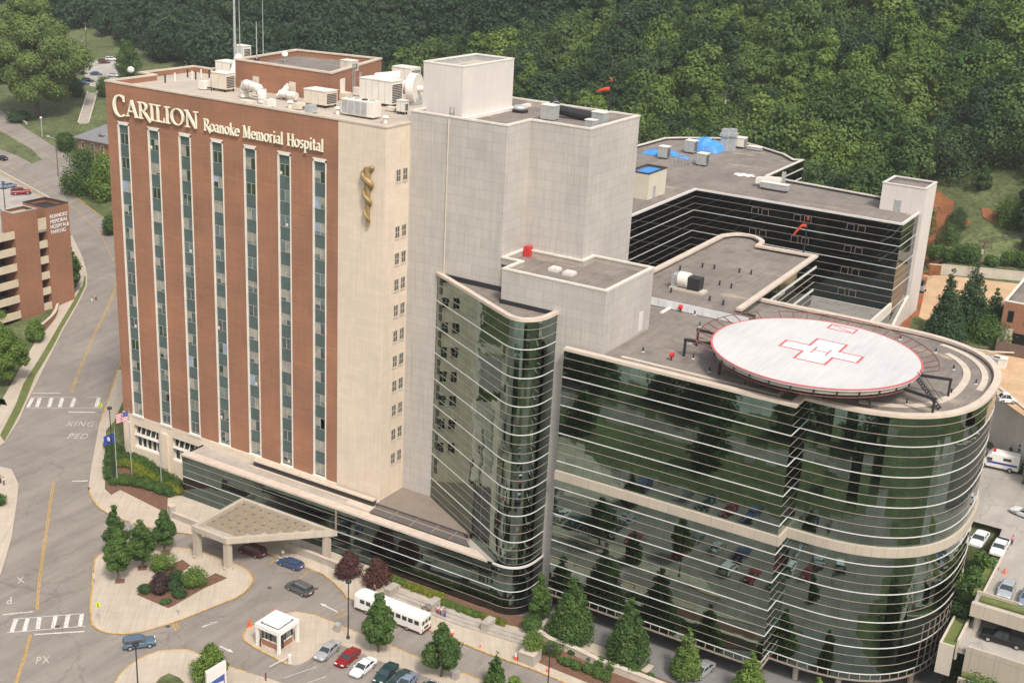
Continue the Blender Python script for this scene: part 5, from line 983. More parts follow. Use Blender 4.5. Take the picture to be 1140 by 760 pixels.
# big white sign at the bottom edge
sx_, sy_ = (-2.39,-44.09)
ms_ = thing('monument_sign', 'tall white slab sign with a slanted top and a dark blue panel', 'sign', (sx_, sy_, .15))
q0 = (-6.01,-42.36,3); 
qa, qb = Vector((-6.16,-41.81,4.6)), Vector((-4.87,-39.39,5.6))
qd = Vector((qb.x-qa.x, qb.y-qa.y, 0)); qn = Vector((qd.y, -qd.x, 0)).normalized()*.5
def slab(mb, a, b, z0, za, zb, off, th, mi=0):
    n1 = qn.normalized()*off; n2 = qn.normalized()*(off-th); P_ = lambda p, z, n_: (p.x+n_.x, p.y+n_.y, z)
    mb.hexa([P_(a, z0, n1), P_(b, z0, n1), P_(b, z0, n2), P_(a, z0, n2), P_(a, za, n1), P_(b, zb, n1), P_(b, zb, n2), P_(a, za, n2)])
B('slab', lambda mb: slab(mb, qa, qb, .15, 4.6, 5.6, .3, .6), WHITE, ms_)
ia = qa+qd*.12; ib = qa+qd*.9
B('panel', lambda mb: slab(mb, ia, ib, .5, 2.9, 3.9, .33, .03), M('sign blue', (0.05, 0.09, 0.30), .5), ms_)
B('white_lines', lambda mb: (slab(mb, qa+qd*.3, qa+qd*.85, 2.35, 2.55, 2.85, .345, .01), slab(mb, qa+qd*.3, qa+qd*.85, 1.7, 1.9, 2.2, .345, .01)), WHITE, ms_)
# canopy
ZC = 5.9
K = [(-35.1, -14.9), (-27.6, -14.9), (-15.3, -2.4), (-35.5, -2.4)]
ca = thing('entrance_canopy', 'pale concrete drop-off canopy with a coffered roof on square columns', 'canopy', (K[1][0], K[1][1], .1))
B('edge_beam', lambda mb: band(mb, K, ZC-.95, ZC, 0.0, .7, closed=True), MATS['precast'], ca)
cin = path_offset(K, -.75, True)
B('slab', lambda mb: mb.prism(cin, ZC-.95, ZC-.75, bottom=True), CONC, ca)
def coffers(mb, part):
    u = Vector((K[2][0]-K[3][0], K[2][1]-K[3][1])).normalized(); v = Vector((K[0][0]-K[3][0], K[0][1]-K[3][1])).normalized(); s = 1.85
    A = sum(cin[i][0]*cin[(i+1) % 4][1]-cin[(i+1) % 4][0]*cin[i][1] for i in range(4)); sg = 1 if A > 0 else -1
    ins_ = lambda p: all(sg*((cin[(i+1) % 4][0]-cin[i][0])*(p.y-cin[i][1])-(cin[(i+1) % 4][1]-cin[i][1])*(p.x-cin[i][0])) > 0.0 for i in range(4))
    o = Vector(cin[3])
    for i in range(0, 16):
        for j in range(0, 12):
            c = o+u*(s*(i+.5))+v*(s*(j+.5)); cs = [c+u*s*.48*a+v*s*.48*b_ for a, b_ in ((-1, -1), (1, -1), (1, 1), (-1, 1))]
            if not all(ins_(p) for p in cs): continue
            ti = [c+u*s*(.12*a+.1)+v*s*(.12*b_+.1) for a, b_ in ((-1, -1), (1, -1), (1, 1), (-1, 1))]; z0 = ZC-.74; z1 = ZC+.0
            if part: mb.face([(p.x, p.y, z1+.012) for p in ti][::sg], 0)
            else:
                for a in range(4): b_ = (a+1) % 4; f = [(cs[a].x, cs[a].y, z0), (cs[b_].x, cs[b_].y, z0), (ti[b_].x, ti[b_].y, z1), (ti[a].x, ti[a].y, z1)]; mb.face(f if sg > 0 else f[::-1])
B('coffers', lambda mb: coffers(mb, 0), M('coffer tan', (0.27, 0.215, 0.155), .8, var=.1), ca); B('coffer_lights', lambda mb: coffers(mb, 1), M('coffer glass', (0.12, 0.12, 0.13), .3), ca)
for p in ((-34.5, -14.3), (-28.0, -14.2), (-16.9, -3.1)): B('column', lambda mb: (mb.box(p[0]-.5, p[0]+.5, p[1]-.5, p[1]+.5, .15, ZC-.96), mb.lathe([(.8, 0), (.8, .35)], p[0], p[1], .15, 14)), MATS['precast'], ca)
# walls, steps and planters along the entrance
def wall_thing(name, label, pts, h, w=.45, z0=.1, mat=None, cat='wall', coping=True):
    t = thing(name, label, cat, (pts[0][0], pts[0][1], z0)); B('wall', lambda mb: band(mb, pts, z0, z0+h, w/2, w/2), mat or CONC, t)
    if coping: B('coping', lambda mb: band(mb, pts, z0+h, z0+h+.12, w/2+.06, w/2+.06), COPE, t)
    return t
wall_thing('planter_wall', 'low concrete planter wall left of the canopy', [(-47.41,-6.88),(-41.48,-6.95),(-41.29,-4.79)], 1.1); wall_thing('planter_pier', 'broad concrete pier where the planter wall starts', [(-48.49,-6.44),(-47.41,-6.88)], 2.1, 1.0)
wall_thing('terrace_wall', 'long low concrete wall running from the canopy to the steps', [(-24.84,-3.98),(-19.72,-3.94),(-13.08,-4.13),(-9.54,-4.01),(-4.33,-4.33)], 1.2)
stp = thing('terrace_steps', 'long shallow concrete steps behind the bus', 'steps', (-0.9,-6.16,0))
for i in range(3):
    B('step', lambda mb: band(mb, [(p[0]+.0, p[1]+.75*i) for p in [(-1.55,-5.98),(10.85,-6.23),(22.45,-5.07)]], .17, .17+.17*(i+1), .4, .4), CONC, stp)
for lb, p in (('square stone pier at the left end of the steps', (-2.09,-5.71)), ('square stone pier behind the group of people', (5.51,-5.4)), ('square stone pier near the right end of the steps', (15.3,-5.16))):
    tag(B('stone_pier', lambda mb: (mb.box(p[0]-.55, p[0]+.55, p[1]-.9, p[1]+1.4, .15, 1.6), mb.box(p[0]-.62, p[0]+.62, p[1]-.97, p[1]+1.47, 1.6, 1.75)), CONC, None), lb, 'pier', 'stone piers along the steps')
wall_thing('retaining_wall', 'curving pale concrete wall edging the sunken drive', [(22.17,1.3),(22.09,-2.09),(24.93,-3.01),(29.22,-3.11),(33.19,-3.64),(41.1,-3.7),(50.81,-4.02)], 1.1, .7, mat=CONCL)
wall_thing('planter_box', 'square concrete planter holding the clipped round bush', [(23.35,-8.41),(25.85,-8.31)], 1.7, 2.4)
# ---------------------------------------------------------------- helipad
PC = (52.3, 17.9); PR = 14.4; PZ_ = 46.6
hp = thing('helipad', 'round white raised helipad with a red-edged cross, a letter H and a red rim', 'helipad', (PC[0], PC[1], 42.3))
B('deck', lambda mb: mb.lathe([(PR-.3, -.3), (PR, -.28), (PR, 0), (0.01, 0.0)], PC[0], PC[1], PZ_, 72), MATS['pad paint'], hp)
def ring(mb, r0, r1, z0, z1, n=72, cx=PC[0], cy=PC[1]):
    band(mb, [(cx+(r0+r1)/2*math.cos(2*math.pi*i/n), cy+(r0+r1)/2*math.sin(2*math.pi*i/n)) for i in range(n)], z0, z1, (r1-r0)/2, (r1-r0)/2, closed=True)
PADRED = M('pad red', (0.56, 0.13, 0.13), .6, fine=.1)
B('red_rim', lambda mb: ring(mb, PR-.24, PR+.03, PZ_-.1, PZ_+.02), PADRED, hp)
B('under_ring', lambda mb: ring(mb, PR-.6, PR-.3, PZ_-.85, PZ_-.32), CONC, hp)
B('rim_brackets', lambda mb: [mb.tube((PC[0]+(PR-.2)*math.cos(a), PC[1]+(PR-.2)*math.sin(a), PZ_-.95), (PC[0]+(PR-.2)*math.cos(a), PC[1]+(PR-.2)*math.sin(a), PZ_-.3), .12, n=5) for a in [2*math.pi*i/30 for i in range(30)]], DARK, hp)
B('red_pipe', lambda mb: mb.pathtube([(PC[0]+(PR-.5)*math.cos(a), PC[1]+(PR-.5)*math.sin(a), PZ_-1.3) for a in [math.radians(-170+10*i) for i in range(17)]], .07), DULLRED, hp)
import itertools
def bars2(mb, pts, w, z): 
    band(mb, pts, PZ_+.004, PZ_+z, w/2, w/2, closed=True)
ux, uy = Vector((1, 0)), Vector((0, 1))
def W(a, b): return (52.9+a, 16.6+b)
c0 = (52.97,18.32)
def W(a, b): return (c0[0]+a, c0[1]+b)
cr = [(x*1.12, y*1.08) for x, y in [(-4.9, -1.35), (-1.9, -1.35), (-1.9, -4.6), (1.9, -4.6), (1.9, -1.35), (4.9, -1.35), (4.9, 1.35), (1.9, 1.35), (1.9, 4.6), (-1.9, 4.6), (-1.9, 1.35), (-4.9, 1.35)]]
B('cross', lambda mb: bars2(mb, [W(*p) for p in cr], .38, .018), PADRED, hp); B('cross_fill', lambda mb: mb.prism([W(*p) for p in cr], PZ_+.002, PZ_+.008), M('pad bright', (0.86, 0.86, 0.86), .5), hp)
B('letter_h', lambda mb: (mb.box(W(-1.15, 0)[0], W(-.9, 0)[0], W(0, -1.5)[1], W(0, 1.5)[1], PZ_+.01, PZ_+.03), mb.box(W(.9, 0)[0], W(1.15, 0)[0], W(0, -1.5)[1], W(0, 1.5)[1], PZ_+.01, PZ_+.03), mb.box(W(-.9, 0)[0], W(.9, 0)[0], W(0, -.16)[1], W(0, .16)[1], PZ_+.01, PZ_+.03)), PADRED, hp)
r0 = (52.34,30.07)
rb = [(r0[0]-1.9, r0[1]-1.1), (r0[0]+1.9, r0[1]-1.1), (r0[0]+1.9, r0[1]+1.1), (r0[0]-1.9, r0[1]+1.1)]
B('number_box', lambda mb: (bars2(mb, rb, .28, .018), band(mb, [rb[3], rb[1]], PZ_+.004, PZ_+.015, .09, .09)), PADRED, hp)
def netframe(mb, angs, step=7.5):
    a = angs[0]; prev = None
    while a <= angs[1]+.01:
        c, s = math.cos(math.radians(a)), math.sin(math.radians(a)); i_ = (PC[0]+PR*c, PC[1]+PR*s, PZ_-.35); o_ = (PC[0]+(PR+2.1)*c, PC[1]+(PR+2.1)*s, PZ_+.35)
        mb.tube(i_, o_, .075, n=5)
        if prev: mb.tube(prev, o_, .075, n=5)
        prev = o_; a += step
B('net_frame', lambda mb: netframe(mb, (8, 128)), DULLRED, hp); B('net_frame', lambda mb: netframe(mb, (140, 215)), DULLRED, hp)
def beams(mb):
    for a in (-14, -38, -62, -90, -118, -145, 192, 175, 14, 45, 70, 95, 120):
        c, s = math.cos(math.radians(a)), math.sin(math.radians(a)); L_ = PR+4.0 if a in (-14, 175, 192, 14) else PR-1.0
        if s < -.3: L_ = min(L_, (PC[1]-9.6)/-s)
        p = Vector((PC[0]+3*c, PC[1]+3*s, PZ_-1.1)); q = Vector((PC[0]+L_*c, PC[1]+L_*s, PZ_-1.1)); n = Vector((-s, c, 0))*.18
        mb.hexa([p-n-Vector((0, 0, .35)), q-n-Vector((0, 0, .35)), q+n-Vector((0, 0, .35)), p+n-Vector((0, 0, .35)), p-n, q-n, q+n, p+n])
        for r_ in (5.5, L_-.2): x, y = PC[0]+r_*c, PC[1]+r_*s; mb.box(x-.15, x+.15, y-.15, y+.15, 42.35, PZ_-1.3)
B('support_beams', beams, DARK, hp)
st0 = Vector((66.6, 17.2, PZ_-.3)); st1 = Vector((70.2, 13.9+3, 42.85))
def stairs(mb):
    d = (st1-st0); s = Vector((d.y, -d.x, 0)).normalized()*.5
    for sd in (-1, 1): mb.tube(st0+s*sd, st1+s*sd, .09, n=5); mb.tube(st0+s*sd+Vector((0, 0, 1)), st1+s*sd+Vector((0, 0, 1)), .04, n=5)
    for i in range(12): p = st0+d*(i+.5)/12; mb.hexa([p-s-Vector((.16, 0, .03)), p-s+Vector((.16, 0, -.03)), p+s+Vector((.16, 0, -.03)), p+s-Vector((.16, 0, .03)), p-s-Vector((.16, 0, -.02)), p-s+Vector((.16, 0, .02)), p+s+Vector((.16, 0, .02)), p+s-Vector((.16, 0, -.02))])
B('access_stairs', stairs, DARK, hp)
# red foam monitors, roof pipes
for lb, p in (('red fire hose reel on a post near the white parapet strip', (25.6,32.75,42.4)), ('red fire hose reel on a post above the glass edge', (33.79,11.31,42.4))):
    t = thing('hose_reel', lb, 'hose reel', p); B('post', lambda mb: mb.tube(p, (p[0], p[1], p[2]+1.0), .09), DARK, t); B('reel', lambda mb: mb.tube((p[0]-.25, p[1], p[2]+1.25), (p[0]+.25, p[1], p[2]+1.25), .38, n=12), RED, t)
pa, pb = (25.31,20.45,42.5), (35.96,20.9,42.5)
tag(B('fire_pipe', lambda mb: mb.tube((pa[0], pa[1], 42.6), (pb[0], pb[1], 42.6), .1), RED, None), 'thin red fire pipe lying across the main roof to the helipad', 'pipe')
pa, pb = (23.52,30.05,42.8), (23.51,34.18,42.8)
tag(B('roof_pipe', lambda mb: mb.tube((pa[0], pa[1], 42.9), (pb[0], pb[1], 42.9), .28), UNITW, None), 'fat white pipe stub on the main roof by the white parapet strip', 'pipe')
# windsocks
def windsock(label, p, h, z0, droop):
    t = thing('windsock', label, 'windsock', (p[0], p[1], z0)); B('mast', lambda mb: (mb.tube((p[0], p[1], z0), (p[0], p[1], z0+h), .14, .1, n=8), mb.lathe([(.3, 0), (.3, .15), (.12, .4)], p[0], p[1], z0, 10)), DARK, t)
    B('beacon', lambda mb: (mb.blob((p[0], p[1], z0+h+.15), .14), mb.box(p[0]-.3, p[0]+.3, p[1]-.05, p[1]+.05, z0+h-.2, z0+h-.1)), ORANGE, t)
    q = [(p[0]-.15, p[1], z0+h-1.4), (p[0]-.9, p[1], z0+h-1.5), (p[0]-1.7, p[1], z0+h-1.8-droop*.5), (p[0]-2.3, p[1], z0+h-2.1-droop)]
    B('sock', lambda mb: mb.pathtube(q, [.33, .3, .24, .16], 10), M('sock orange', (0.62, 0.085, 0.045), .7), t, smooth=True)
w1 = (11.71,30.02,71.4); windsock('orange windsock on a dark mast at the edge of the grey tower roof', w1, 6.6, 71.4, 0)
w2 = (30.85,76.2,43.5); windsock('limp orange windsock on a mast in front of the black wing', w2, 7.3, 43.5, 1.4)
# ---------------------------------------------------------------- rooftop equipment
def rt(p, z): return (p[0], p[1], z)
def air_handler(label, x, y, z, L, W, H, rz=0, mat=None, group='rooftop air handlers', legs=.5, grille=True):
    t = thing('air_handler', label, 'air handler', (0, 0, 0), 0, group); m_ = mat or UNIT
    B('casing', lambda mb: mb.box(-L/2, L/2, -W/2, W/2, legs, H), m_, t); B('lid', lambda mb: mb.box(-L/2-.08, L/2+.08, -W/2-.08, W/2+.08, H, H+.12), UNITW, t)
    B('panel_seams', lambda mb: [mb.box(-L/2+i*L/max(2, int(L/1.3))-.03, -L/2+i*L/max(2, int(L/1.3))+.03, -W/2-.03, -W/2, legs, H) for i in range(1, max(2, int(L/1.3)))], GALV, t)
    for sx in (-1, 1):
        for sy in (-1, 1): B('leg', lambda mb: mb.box(sx*(L/2-.3)-.1, sx*(L/2-.3)+.1, sy*(W/2-.2)-.1, sy*(W/2-.2)+.1, 0, legs), DARK, t)
    if grille: B('grille', lambda mb: [mb.box(L/2, L/2+.05, -W/2+.25, W/2-.25, legs+.25+.28*i, legs+.25+.28*i+.15) for i in range(int((H-legs-.4)/.28))], DARK, t)
    t.location = (x, y, z); t.rotation_euler = (0, 0, rz); return t
air_handler('cream air handler with a dark open louvre end near the front left roof edge', *(-55.96,17.14), 69.55, 3.2, 2.4, 3.1)
air_handler('large cream air handler near the corner between brick and stone', *(-34.84,17.4), 69.55, 4.6, 3.0, 2.7, mat=UNIT)
air_handler('white box unit at the far left end of the brick tower roof', *(-67.78,30.94), 69.55, 3.4, 3.0, 2.6, mat=UNITW)
air_handler('tall white air handler beside the big fan housing', *(-29.24,26.39), 69.55, 6.6, 3.2, 4.2, mat=UNITW)
air_handler('white rear air handler next to the square lift box', *(-36.93,44.35), 69.55, 4.2, 3.0, 3.8, mat=UNITW)
air_handler('small white unit at the stone corner of the roof', *(-21.05,21.21), 69.55, 1.6, 1.2, 2.2, mat=UNITW)
air_handler('small cream rooftop unit on top of the brick penthouse', *(-39.7,31.19), 73.4, 2.4, 2.0, 1.9, mat=UNIT, legs=.2)
air_handler('white unit behind the brick penthouse on its left', *(-77.43,45.4), 69.55, 2.6, 2.2, 3.4, mat=UNITW)
cx1, cy1 = (-24.07,14.23)
t = thing('condenser', 'pale grey condenser with four coil panels and roof fans above the stone corner', 'condenser', (cx1, cy1, 69.6))
B('casing', lambda mb: mb.box(cx1-3.1, cx1+3.1, cy1-1.1, cy1+1.1, 69.9, 72.3), UNITW, t)
for i in range(4): B('coil_panel', lambda mb: mb.box(cx1-2.95+1.25*i, cx1-1.85+1.25*i, cy1-1.16, cy1-1.1, 70.1, 72.1), GALV, t)
for i in range(4): B('fan_cowl', lambda mb: mb.lathe([(.5, 0), (.48, .16), (.3, .18)], cx1-2.2+1.45*i, cy1, 72.3, 12), GALV if i != 2 else DARK, t)
def duct(label, pts, r, mat=UNITW, z=0, group='round rooftop ducts', cat='duct'):
    t = thing('duct', label, cat, tuple(pts[0]), 0, group); B('pipe', lambda mb: mb.pathtube(pts, r, 12), mat, t, smooth=True)
    B('joint_rings', lambda mb: [mb.tube(Vector(p)*.5+Vector(q)*.5-(Vector(q)-Vector(p)).normalized()*.06, Vector(p)*.5+Vector(q)*.5+(Vector(q)-Vector(p)).normalized()*.06, (r if not isinstance(r, list) else r[0])+.05, n=12) for p, q in zip(pts, pts[1:])], GALV, t); return t
def dz(p, z): return (p[0], p[1], z)
a1 = (-44.16,17.73); a2 = (-46.16,22.82); a3 = (-40.64,23.31)
duct('silver-white round duct running along the foot of the brick penthouse', [dz(a1, 69.8), dz((a1[0]+.6, a1[1]+.8), 70.7), dz(a2, 71.2), dz(a3, 71.2)], .65)
b1, b2 = (-48.71,14.36), (-43.07,12.47)
duct('white curved gooseneck duct at the front of the pale roof', [dz(b1, 69.7), dz((b1[0], b1[1]), 71.2), dz((b1[0]+1.0, b1[1]-.5), 72), dz((b2[0]-1, b2[1]+.3), 71.8), dz(b2, 71), dz(b2, 69.7)], .75)
c1, c2 = (-43.55,17.47), (-39.97,17.38)
duct('short white horizontal duct between the gooseneck and the cream unit', [dz(c1, 70.6), dz(c2, 70.6)], .6)
for lb, p in (('white mushroom vent in the middle of the pale roof', (-51.23,24.93)), ('white mushroom vent behind the gooseneck duct', (-54.42,22.7)), ('low white hooded vent by the cream unit', (-37.17,12.49)), ('white ball vent at the outer stone corner', (-18.15,12.65)), ('hooded vent at the left of the condenser', (-28.23,13.56))):
    t = thing('roof_vent', lb, 'roof vent', (p[0], p[1], 69.55), 0, 'white vents on the pale roof'); B('stack', lambda mb: mb.tube((p[0], p[1], 69.5), (p[0], p[1], 70.4), .35, n=10), UNITW, t); B('hood', lambda mb: mb.lathe([(.35, 0), (.6, .1), (.55, .3), (.2, .42)], p[0], p[1], 70.35, 12), UNITW, t, smooth=True)
fb = (-26.07,30.49)
t = thing('fan_housing', 'big round white centrifugal fan housing with a cone inlet left of the lift box', 'fan', (fb[0], fb[1], 69.6))
B('scroll', lambda mb: mb.tube((fb[0], fb[1], 72.3), (fb[0]+1.3, fb[1]+.3, 72.3), 2.5, n=28), UNITW, t); B('inlet_cone', lambda mb: mb.tube((fb[0]-.02, fb[1], 72.3), (fb[0]-2.6, fb[1]-.5, 72.3), 1.5, .7, n=20), UNITW, t); B('shaft', lambda mb: mb.tube((fb[0]+1.3, fb[1]+.3, 72.3), (fb[0]+2.4, fb[1]+.5, 72.3), .5, n=12), UNITW, t); B('stand', lambda mb: mb.box(fb[0]-.2, fb[0]+1.5, fb[1]-1.2, fb[1]+1.4, 69.6, 70.6), GALV, t)
d1, d2 = (-35.65,31.83), (-30.83,34.46)
duct('fat white elbow duct behind the tall air handler', [dz(d1, 70.5), dz((d1[0]+1, d1[1]+1), 72.4), dz(d2, 73.0)], 1.3)
duct('large white duct rising behind the brick penthouse on its left', [dz((-59.63,22.89), 70), dz((-63.54,28.28), 71.5), dz((-67.77,33.85), 72.6)], .8)
e1, e2 = (3.3,28.72), (9.22,29.28)
duct('dark wrapped duct lying along the back of the grey tower roof', [dz((e1[0]-1.3, e1[1]+1.2), 73.6), dz(e1, 72.6), dz(e2, 72.1)], [.7, .75, .85], DARK)
for lb, p, s in (('grey galvanised fan box at the left end of the dark duct', (3.75,25.63), 1.5), ('grey box at the right end of the dark duct', (12.03,26.6), 1.4), ('small grey box in front of the dark duct at the parapet', (12.71,22.39), 1.0)):
    air_handler(lb, p[0], p[1], 71.4, s*1.5, s*1.3, s*1.5, mat=GALV, group='grey boxes on the grey tower roof', legs=.15, grille=False)
p = (-2.88,27.79); t = thing('roof_fan', 'flat grey roof fan in front of the lift box', 'roof fan', (p[0], p[1], 71.4)); B('base', lambda mb: mb.box(p[0]-1, p[0]+1, p[1]-.8, p[1]+.8, 71.4, 71.9), DARK, t); B('cap', lambda mb: mb.lathe([(1.0, 0), (1.15, .3), (.9, .6)], p[0], p[1], 71.9, 14), GALV, t)
for lb, p, z0, h, r in (('thick grey lattice-like mast at the far left of the roof', (-74.79,40.49), 69.6, 17.5, .32), ('thin white whip aerial just right of the thick mast', (-74.0, 41.0), 69.6, 12.5, .12), ('white whip aerial standing on the penthouse parapet', (-54.08,23.57), 74.4, 6.6, .12), ('thin pale whip aerial furthest back on the roof', (-71.12,44.41), 69.6, 14, .10)):
    p = (p[0], p[1]); t = thing('aerial', lb, 'aerial', (p[0], p[1], z0), 0, 'aerials on the brick tower roof'); B('mast', lambda mb: mb.tube((p[0], p[1], z0), (p[0], p[1], z0+h), r, r*.5, n=8), GALV, t); B('bracket', lambda mb: mb.box(p[0]-.3, p[0]+.3, p[1]-.3, p[1]+.3, z0, z0+.25), DARK, t)
p = (-54.19,31.05); t = thing('satellite_dish', 'small white satellite dish on the penthouse roof', 'satellite dish', (p[0], p[1], 73.4)); B('stand', lambda mb: mb.tube((p[0], p[1], 73.4), (p[0], p[1], 74.6), .08), GALV, t); B('dish', lambda mb: mb.tube((p[0], p[1], 74.9), (p[0]+.18, p[1]-.12, 75.0), .6, .5, n=16), UNITW, t)
p = (-73.82,12.99); t = thing('beacon', 'white globe lamp on a short stand at the left roof corner', 'lamp', (p[0], p[1], 69.6)); B('stand', lambda mb: mb.tube((p[0], p[1], 69.6), (p[0], p[1], 71.0), .09), DARK, t); B('globe', lambda mb: mb.blob((p[0], p[1], 71.5), .6, n=14, m=9), UNITW, t, smooth=True)
for i, q in enumerate([(209, 84), (214, 86), (217, 87), (223, 84.5), (226, 85), (233, 86), (236, 86), (241, 84)][:8]):
    pass
vp = [(-70.8,23.65), (-68.76,22.7), (-67.98,22.8), (-69.29,25.52), (-67.99,26.24), (-67.3,26.21), (-68.72,16.06), (-69.14,18.86)]
for i, p in enumerate(vp): tag(B('vent_pipe', lambda mb: mb.tube((p[0], p[1], 69.5), (p[0], p[1], 71.0), .14, n=6), UNITW if i % 2 else DARK, None), 'short vent pipe in the cluster on the far part of the pale roof', 'vent pipe', 'short vent pipes on the pale roof')
for i in range(18):
    p = ((-41.82,5.96), (-38.23,8.71), (-47.38,23.3), (-34.98,12.35), (-46.35,27.58), (-38.19,23.66), (-36.48,25.64), (-37.36,30.51), (-31.42,25.77), (-23.92,22.16), (-47.68,16.99), (-52.88,19.85), (-58.99,18.82), (-58.96,15.72), (-31.11,10.37), (-42.97,31.59), (-41.63,44.66), (-39.89,46.76))[i]; p = (p[0], max(7.6, p[1])); rr_ = random.Random(i)
    t = thing('roof_box', 'small weathered equipment box or fitting among the ducts on the pale roof', 'roof equipment', (p[0], p[1], 69.55), 0, 'small fittings on the pale roof'); w_, d_, h_ = rr_.uniform(.4, 1.3), rr_.uniform(.4, 1.1), rr_.uniform(.5, 1.9)
    B('body', lambda mb: mb.box(p[0]-w_, p[0]+w_, p[1]-d_, p[1]+d_, 69.7, 69.6+h_), (UNIT, UNITW, GALV)[i % 3], t); B('pipe', lambda mb: mb.pathtube([(p[0]+w_, p[1], 70.0), (p[0]+w_+.9, p[1], 70.0), (p[0]+w_+1.2, p[1]-.3, 69.6)], .13, 6), (GALV, DARK)[i % 2], t)
for i, (x, y) in enumerate([(29, 12), (33, 20), (31, 28), (40, 10.5), (62, 12.8), (66, 16), (70, 24), (36, 14), (28, 33), (68, 34), (72, 30), (30, 38), (46, 8.6), (64, 40), (58, 42.5)]):
    t = thing('roof_drain', 'short dark vent stub on the grey roof around the helipad', 'roof vent', (x, y, 42.8), 0, 'vent stubs around the helipad'); B('pipe', lambda mb: mb.tube((x, y, 42.8), (x, y, 43.5), .12, n=6), DARK, t); B('flashing', lambda mb: mb.lathe([(.32, 0), (.16, .12)], x, y, 42.8, 8), GALV, t)
# far wing roof: tarpaulins, coolers, hatch
def tarp(label, p, w, d, h):
    t = MB(); n = 10; rr_ = random.Random(int(w*10))
    G = [[(p[0]-w/2+w*i/n, p[1]-d/2+d*j/n, 46.95+h*max(0, math.sin(math.pi*i/n)*math.sin(math.pi*j/n))**.5*(0.8+.35*rr_.random())) for i in range(n+1)] for j in range(n+1)]
    for j in range(n):
        for i in range(n): t.face([G[j][i], G[j][i+1], G[j+1][i+1], G[j+1][i]])
    tag(t.obj('tarpaulin', BLUET), label, 'tarpaulin', 'blue tarpaulins on the far roof')
tarp('large domed blue tarpaulin on the far roof', (-17.76,144.18), 8.5, 7, 2.8); tarp('long flat blue tarpaulin left of the dome', (-24.6,129.35), 5.5, 3.5, 1.0); tarp('blue tarpaulin over the middle cooler', (-21.08,131.39), 3.6, 2.8, 1.0); tarp('small blue tarpaulin lying in front of the coolers', (-16.99,129.53), 2.5, 2, .7)
for lb, p, s in (('round-topped galvanised cooler nearest the tarpaulins on the left', (-20.83,126.32), 1.5), ('galvanised cooler directly in front of the domed tarpaulin', (-18.77,137.33), 1.6), ('galvanised cooler at the front right of the group', (-10.55,125.21), 1.5)):
    air_handler(lb, p[0], p[1], 46.9, s*1.5, s*1.5, s*1.9, mat=GALV, group='galvanised coolers on the far roof', legs=.4)
for lb, p in (('left of two grey exhaust stacks at the back of the far roof', (-14.05,146.77)), ('right of two grey exhaust stacks at the back of the far roof', (-12.71,148.13))):
    t = thing('exhaust_stack', lb, 'exhaust stack', (p[0], p[1], 46.9)); B('stack', lambda mb: mb.box(p[0]-.8, p[0]+.8, p[1]-.8, p[1]+.8, 46.9, 52.2), GALV, t); B('cowl', lambda mb: mb.box(p[0]-1.1, p[0]+1.1, p[1]-1.1, p[1]+1.1, 50.4, 51.2), GALV, t)
air_handler('white sloping box unit right of the exhaust stacks', *(-12.73,152.91), 46.9, 3.4, 2.6, 2.6, mat=UNITW, group='white units on the far roof'); air_handler('low grey plate unit right of the sloping white box', *(-8.34,152.58), 46.9, 3.6, 1.6, .9, mat=GALV, group='low units on the far roof', legs=.2, grille=False)
air_handler('long low silver unit in the middle of the far roof', *(11.87,111.53), 46.9, 6.0, 1.6, 1.6, mat=GALV, group='low units on the far roof', grille=False)
p = (12.59,114.54); t = thing('exhaust_stack', 'single thin grey stack beside the long silver unit', 'exhaust stack', (p[0], p[1], 46.9)); B('stack', lambda mb: mb.box(p[0]-.35, p[0]+.35, p[1]-.35, p[1]+.35, 46.9, 50.6), GALV, t); B('slanted_duct', lambda mb: mb.hexa([(p[0]-5.5, p[1]-2, 47.6), (p[0]-5.5, p[1]-.6, 47.6), (p[0]-.3, p[1]+.6, 48.4), (p[0]-.3, p[1]-.6, 48.4), (p[0]-5.5, p[1]-2, 48.9), (p[0]-5.5, p[1]-.6, 48.9), (p[0]-.3, p[1]+.6, 49.4), (p[0]-.3, p[1]-.6, 49.4)]), UNITW, t)
for i, p in enumerate([(-21.55,133.01), (-15.05,122.15), (-14.06,124.51), (-12.07,125.09), (-14.44,138.67)]): 
    t = thing('roof_frame', ['thin steel frame behind the left cooler', 'thin steel frame left of centre in front of the coolers', 'thin steel frame in the middle of the cooler group', 'thin steel frame touching the front right cooler', 'thin steel frame right of the domed tarpaulin'][i], 'steel frame', (p[0], p[1], 46.9), 0, 'steel frames on the far roof')
    B('frame', lambda mb: [mb.tube((p[0]+a, p[1]+b, 46.9), (p[0]+a, p[1]+b, 48.3), .07, n=4) for a in (-1.3, 1.3) for b in (-1, 1)]+[mb.tube((p[0]-1.3, p[1]+b, 48.3), (p[0]+1.3, p[1]+b, 48.3), .07, n=4) for b in (-1, 1)], GALV, t)
p = (0.84,122,46.95); o_ = MB()
for i in range(16): a = i*.9; o_.blob((p[0]+2.2*math.cos(a)*(.3+.05*i), p[1]+1.6*math.sin(a)*(.3+.05*i), 47.0), (.7, .6, .12), n=6, m=4, jit=.3)
tag(o_.obj('debris_pile', UNITW), 'low scatter of white rubble on the far roof', 'debris', kind='stuff')
rh = thing('roof_hatch_room', 'cream stair head on the far roof right behind the grey tower', 'stair head', (-8, 86, 46.9))
h1_, h2_ = -9.5, -5.0
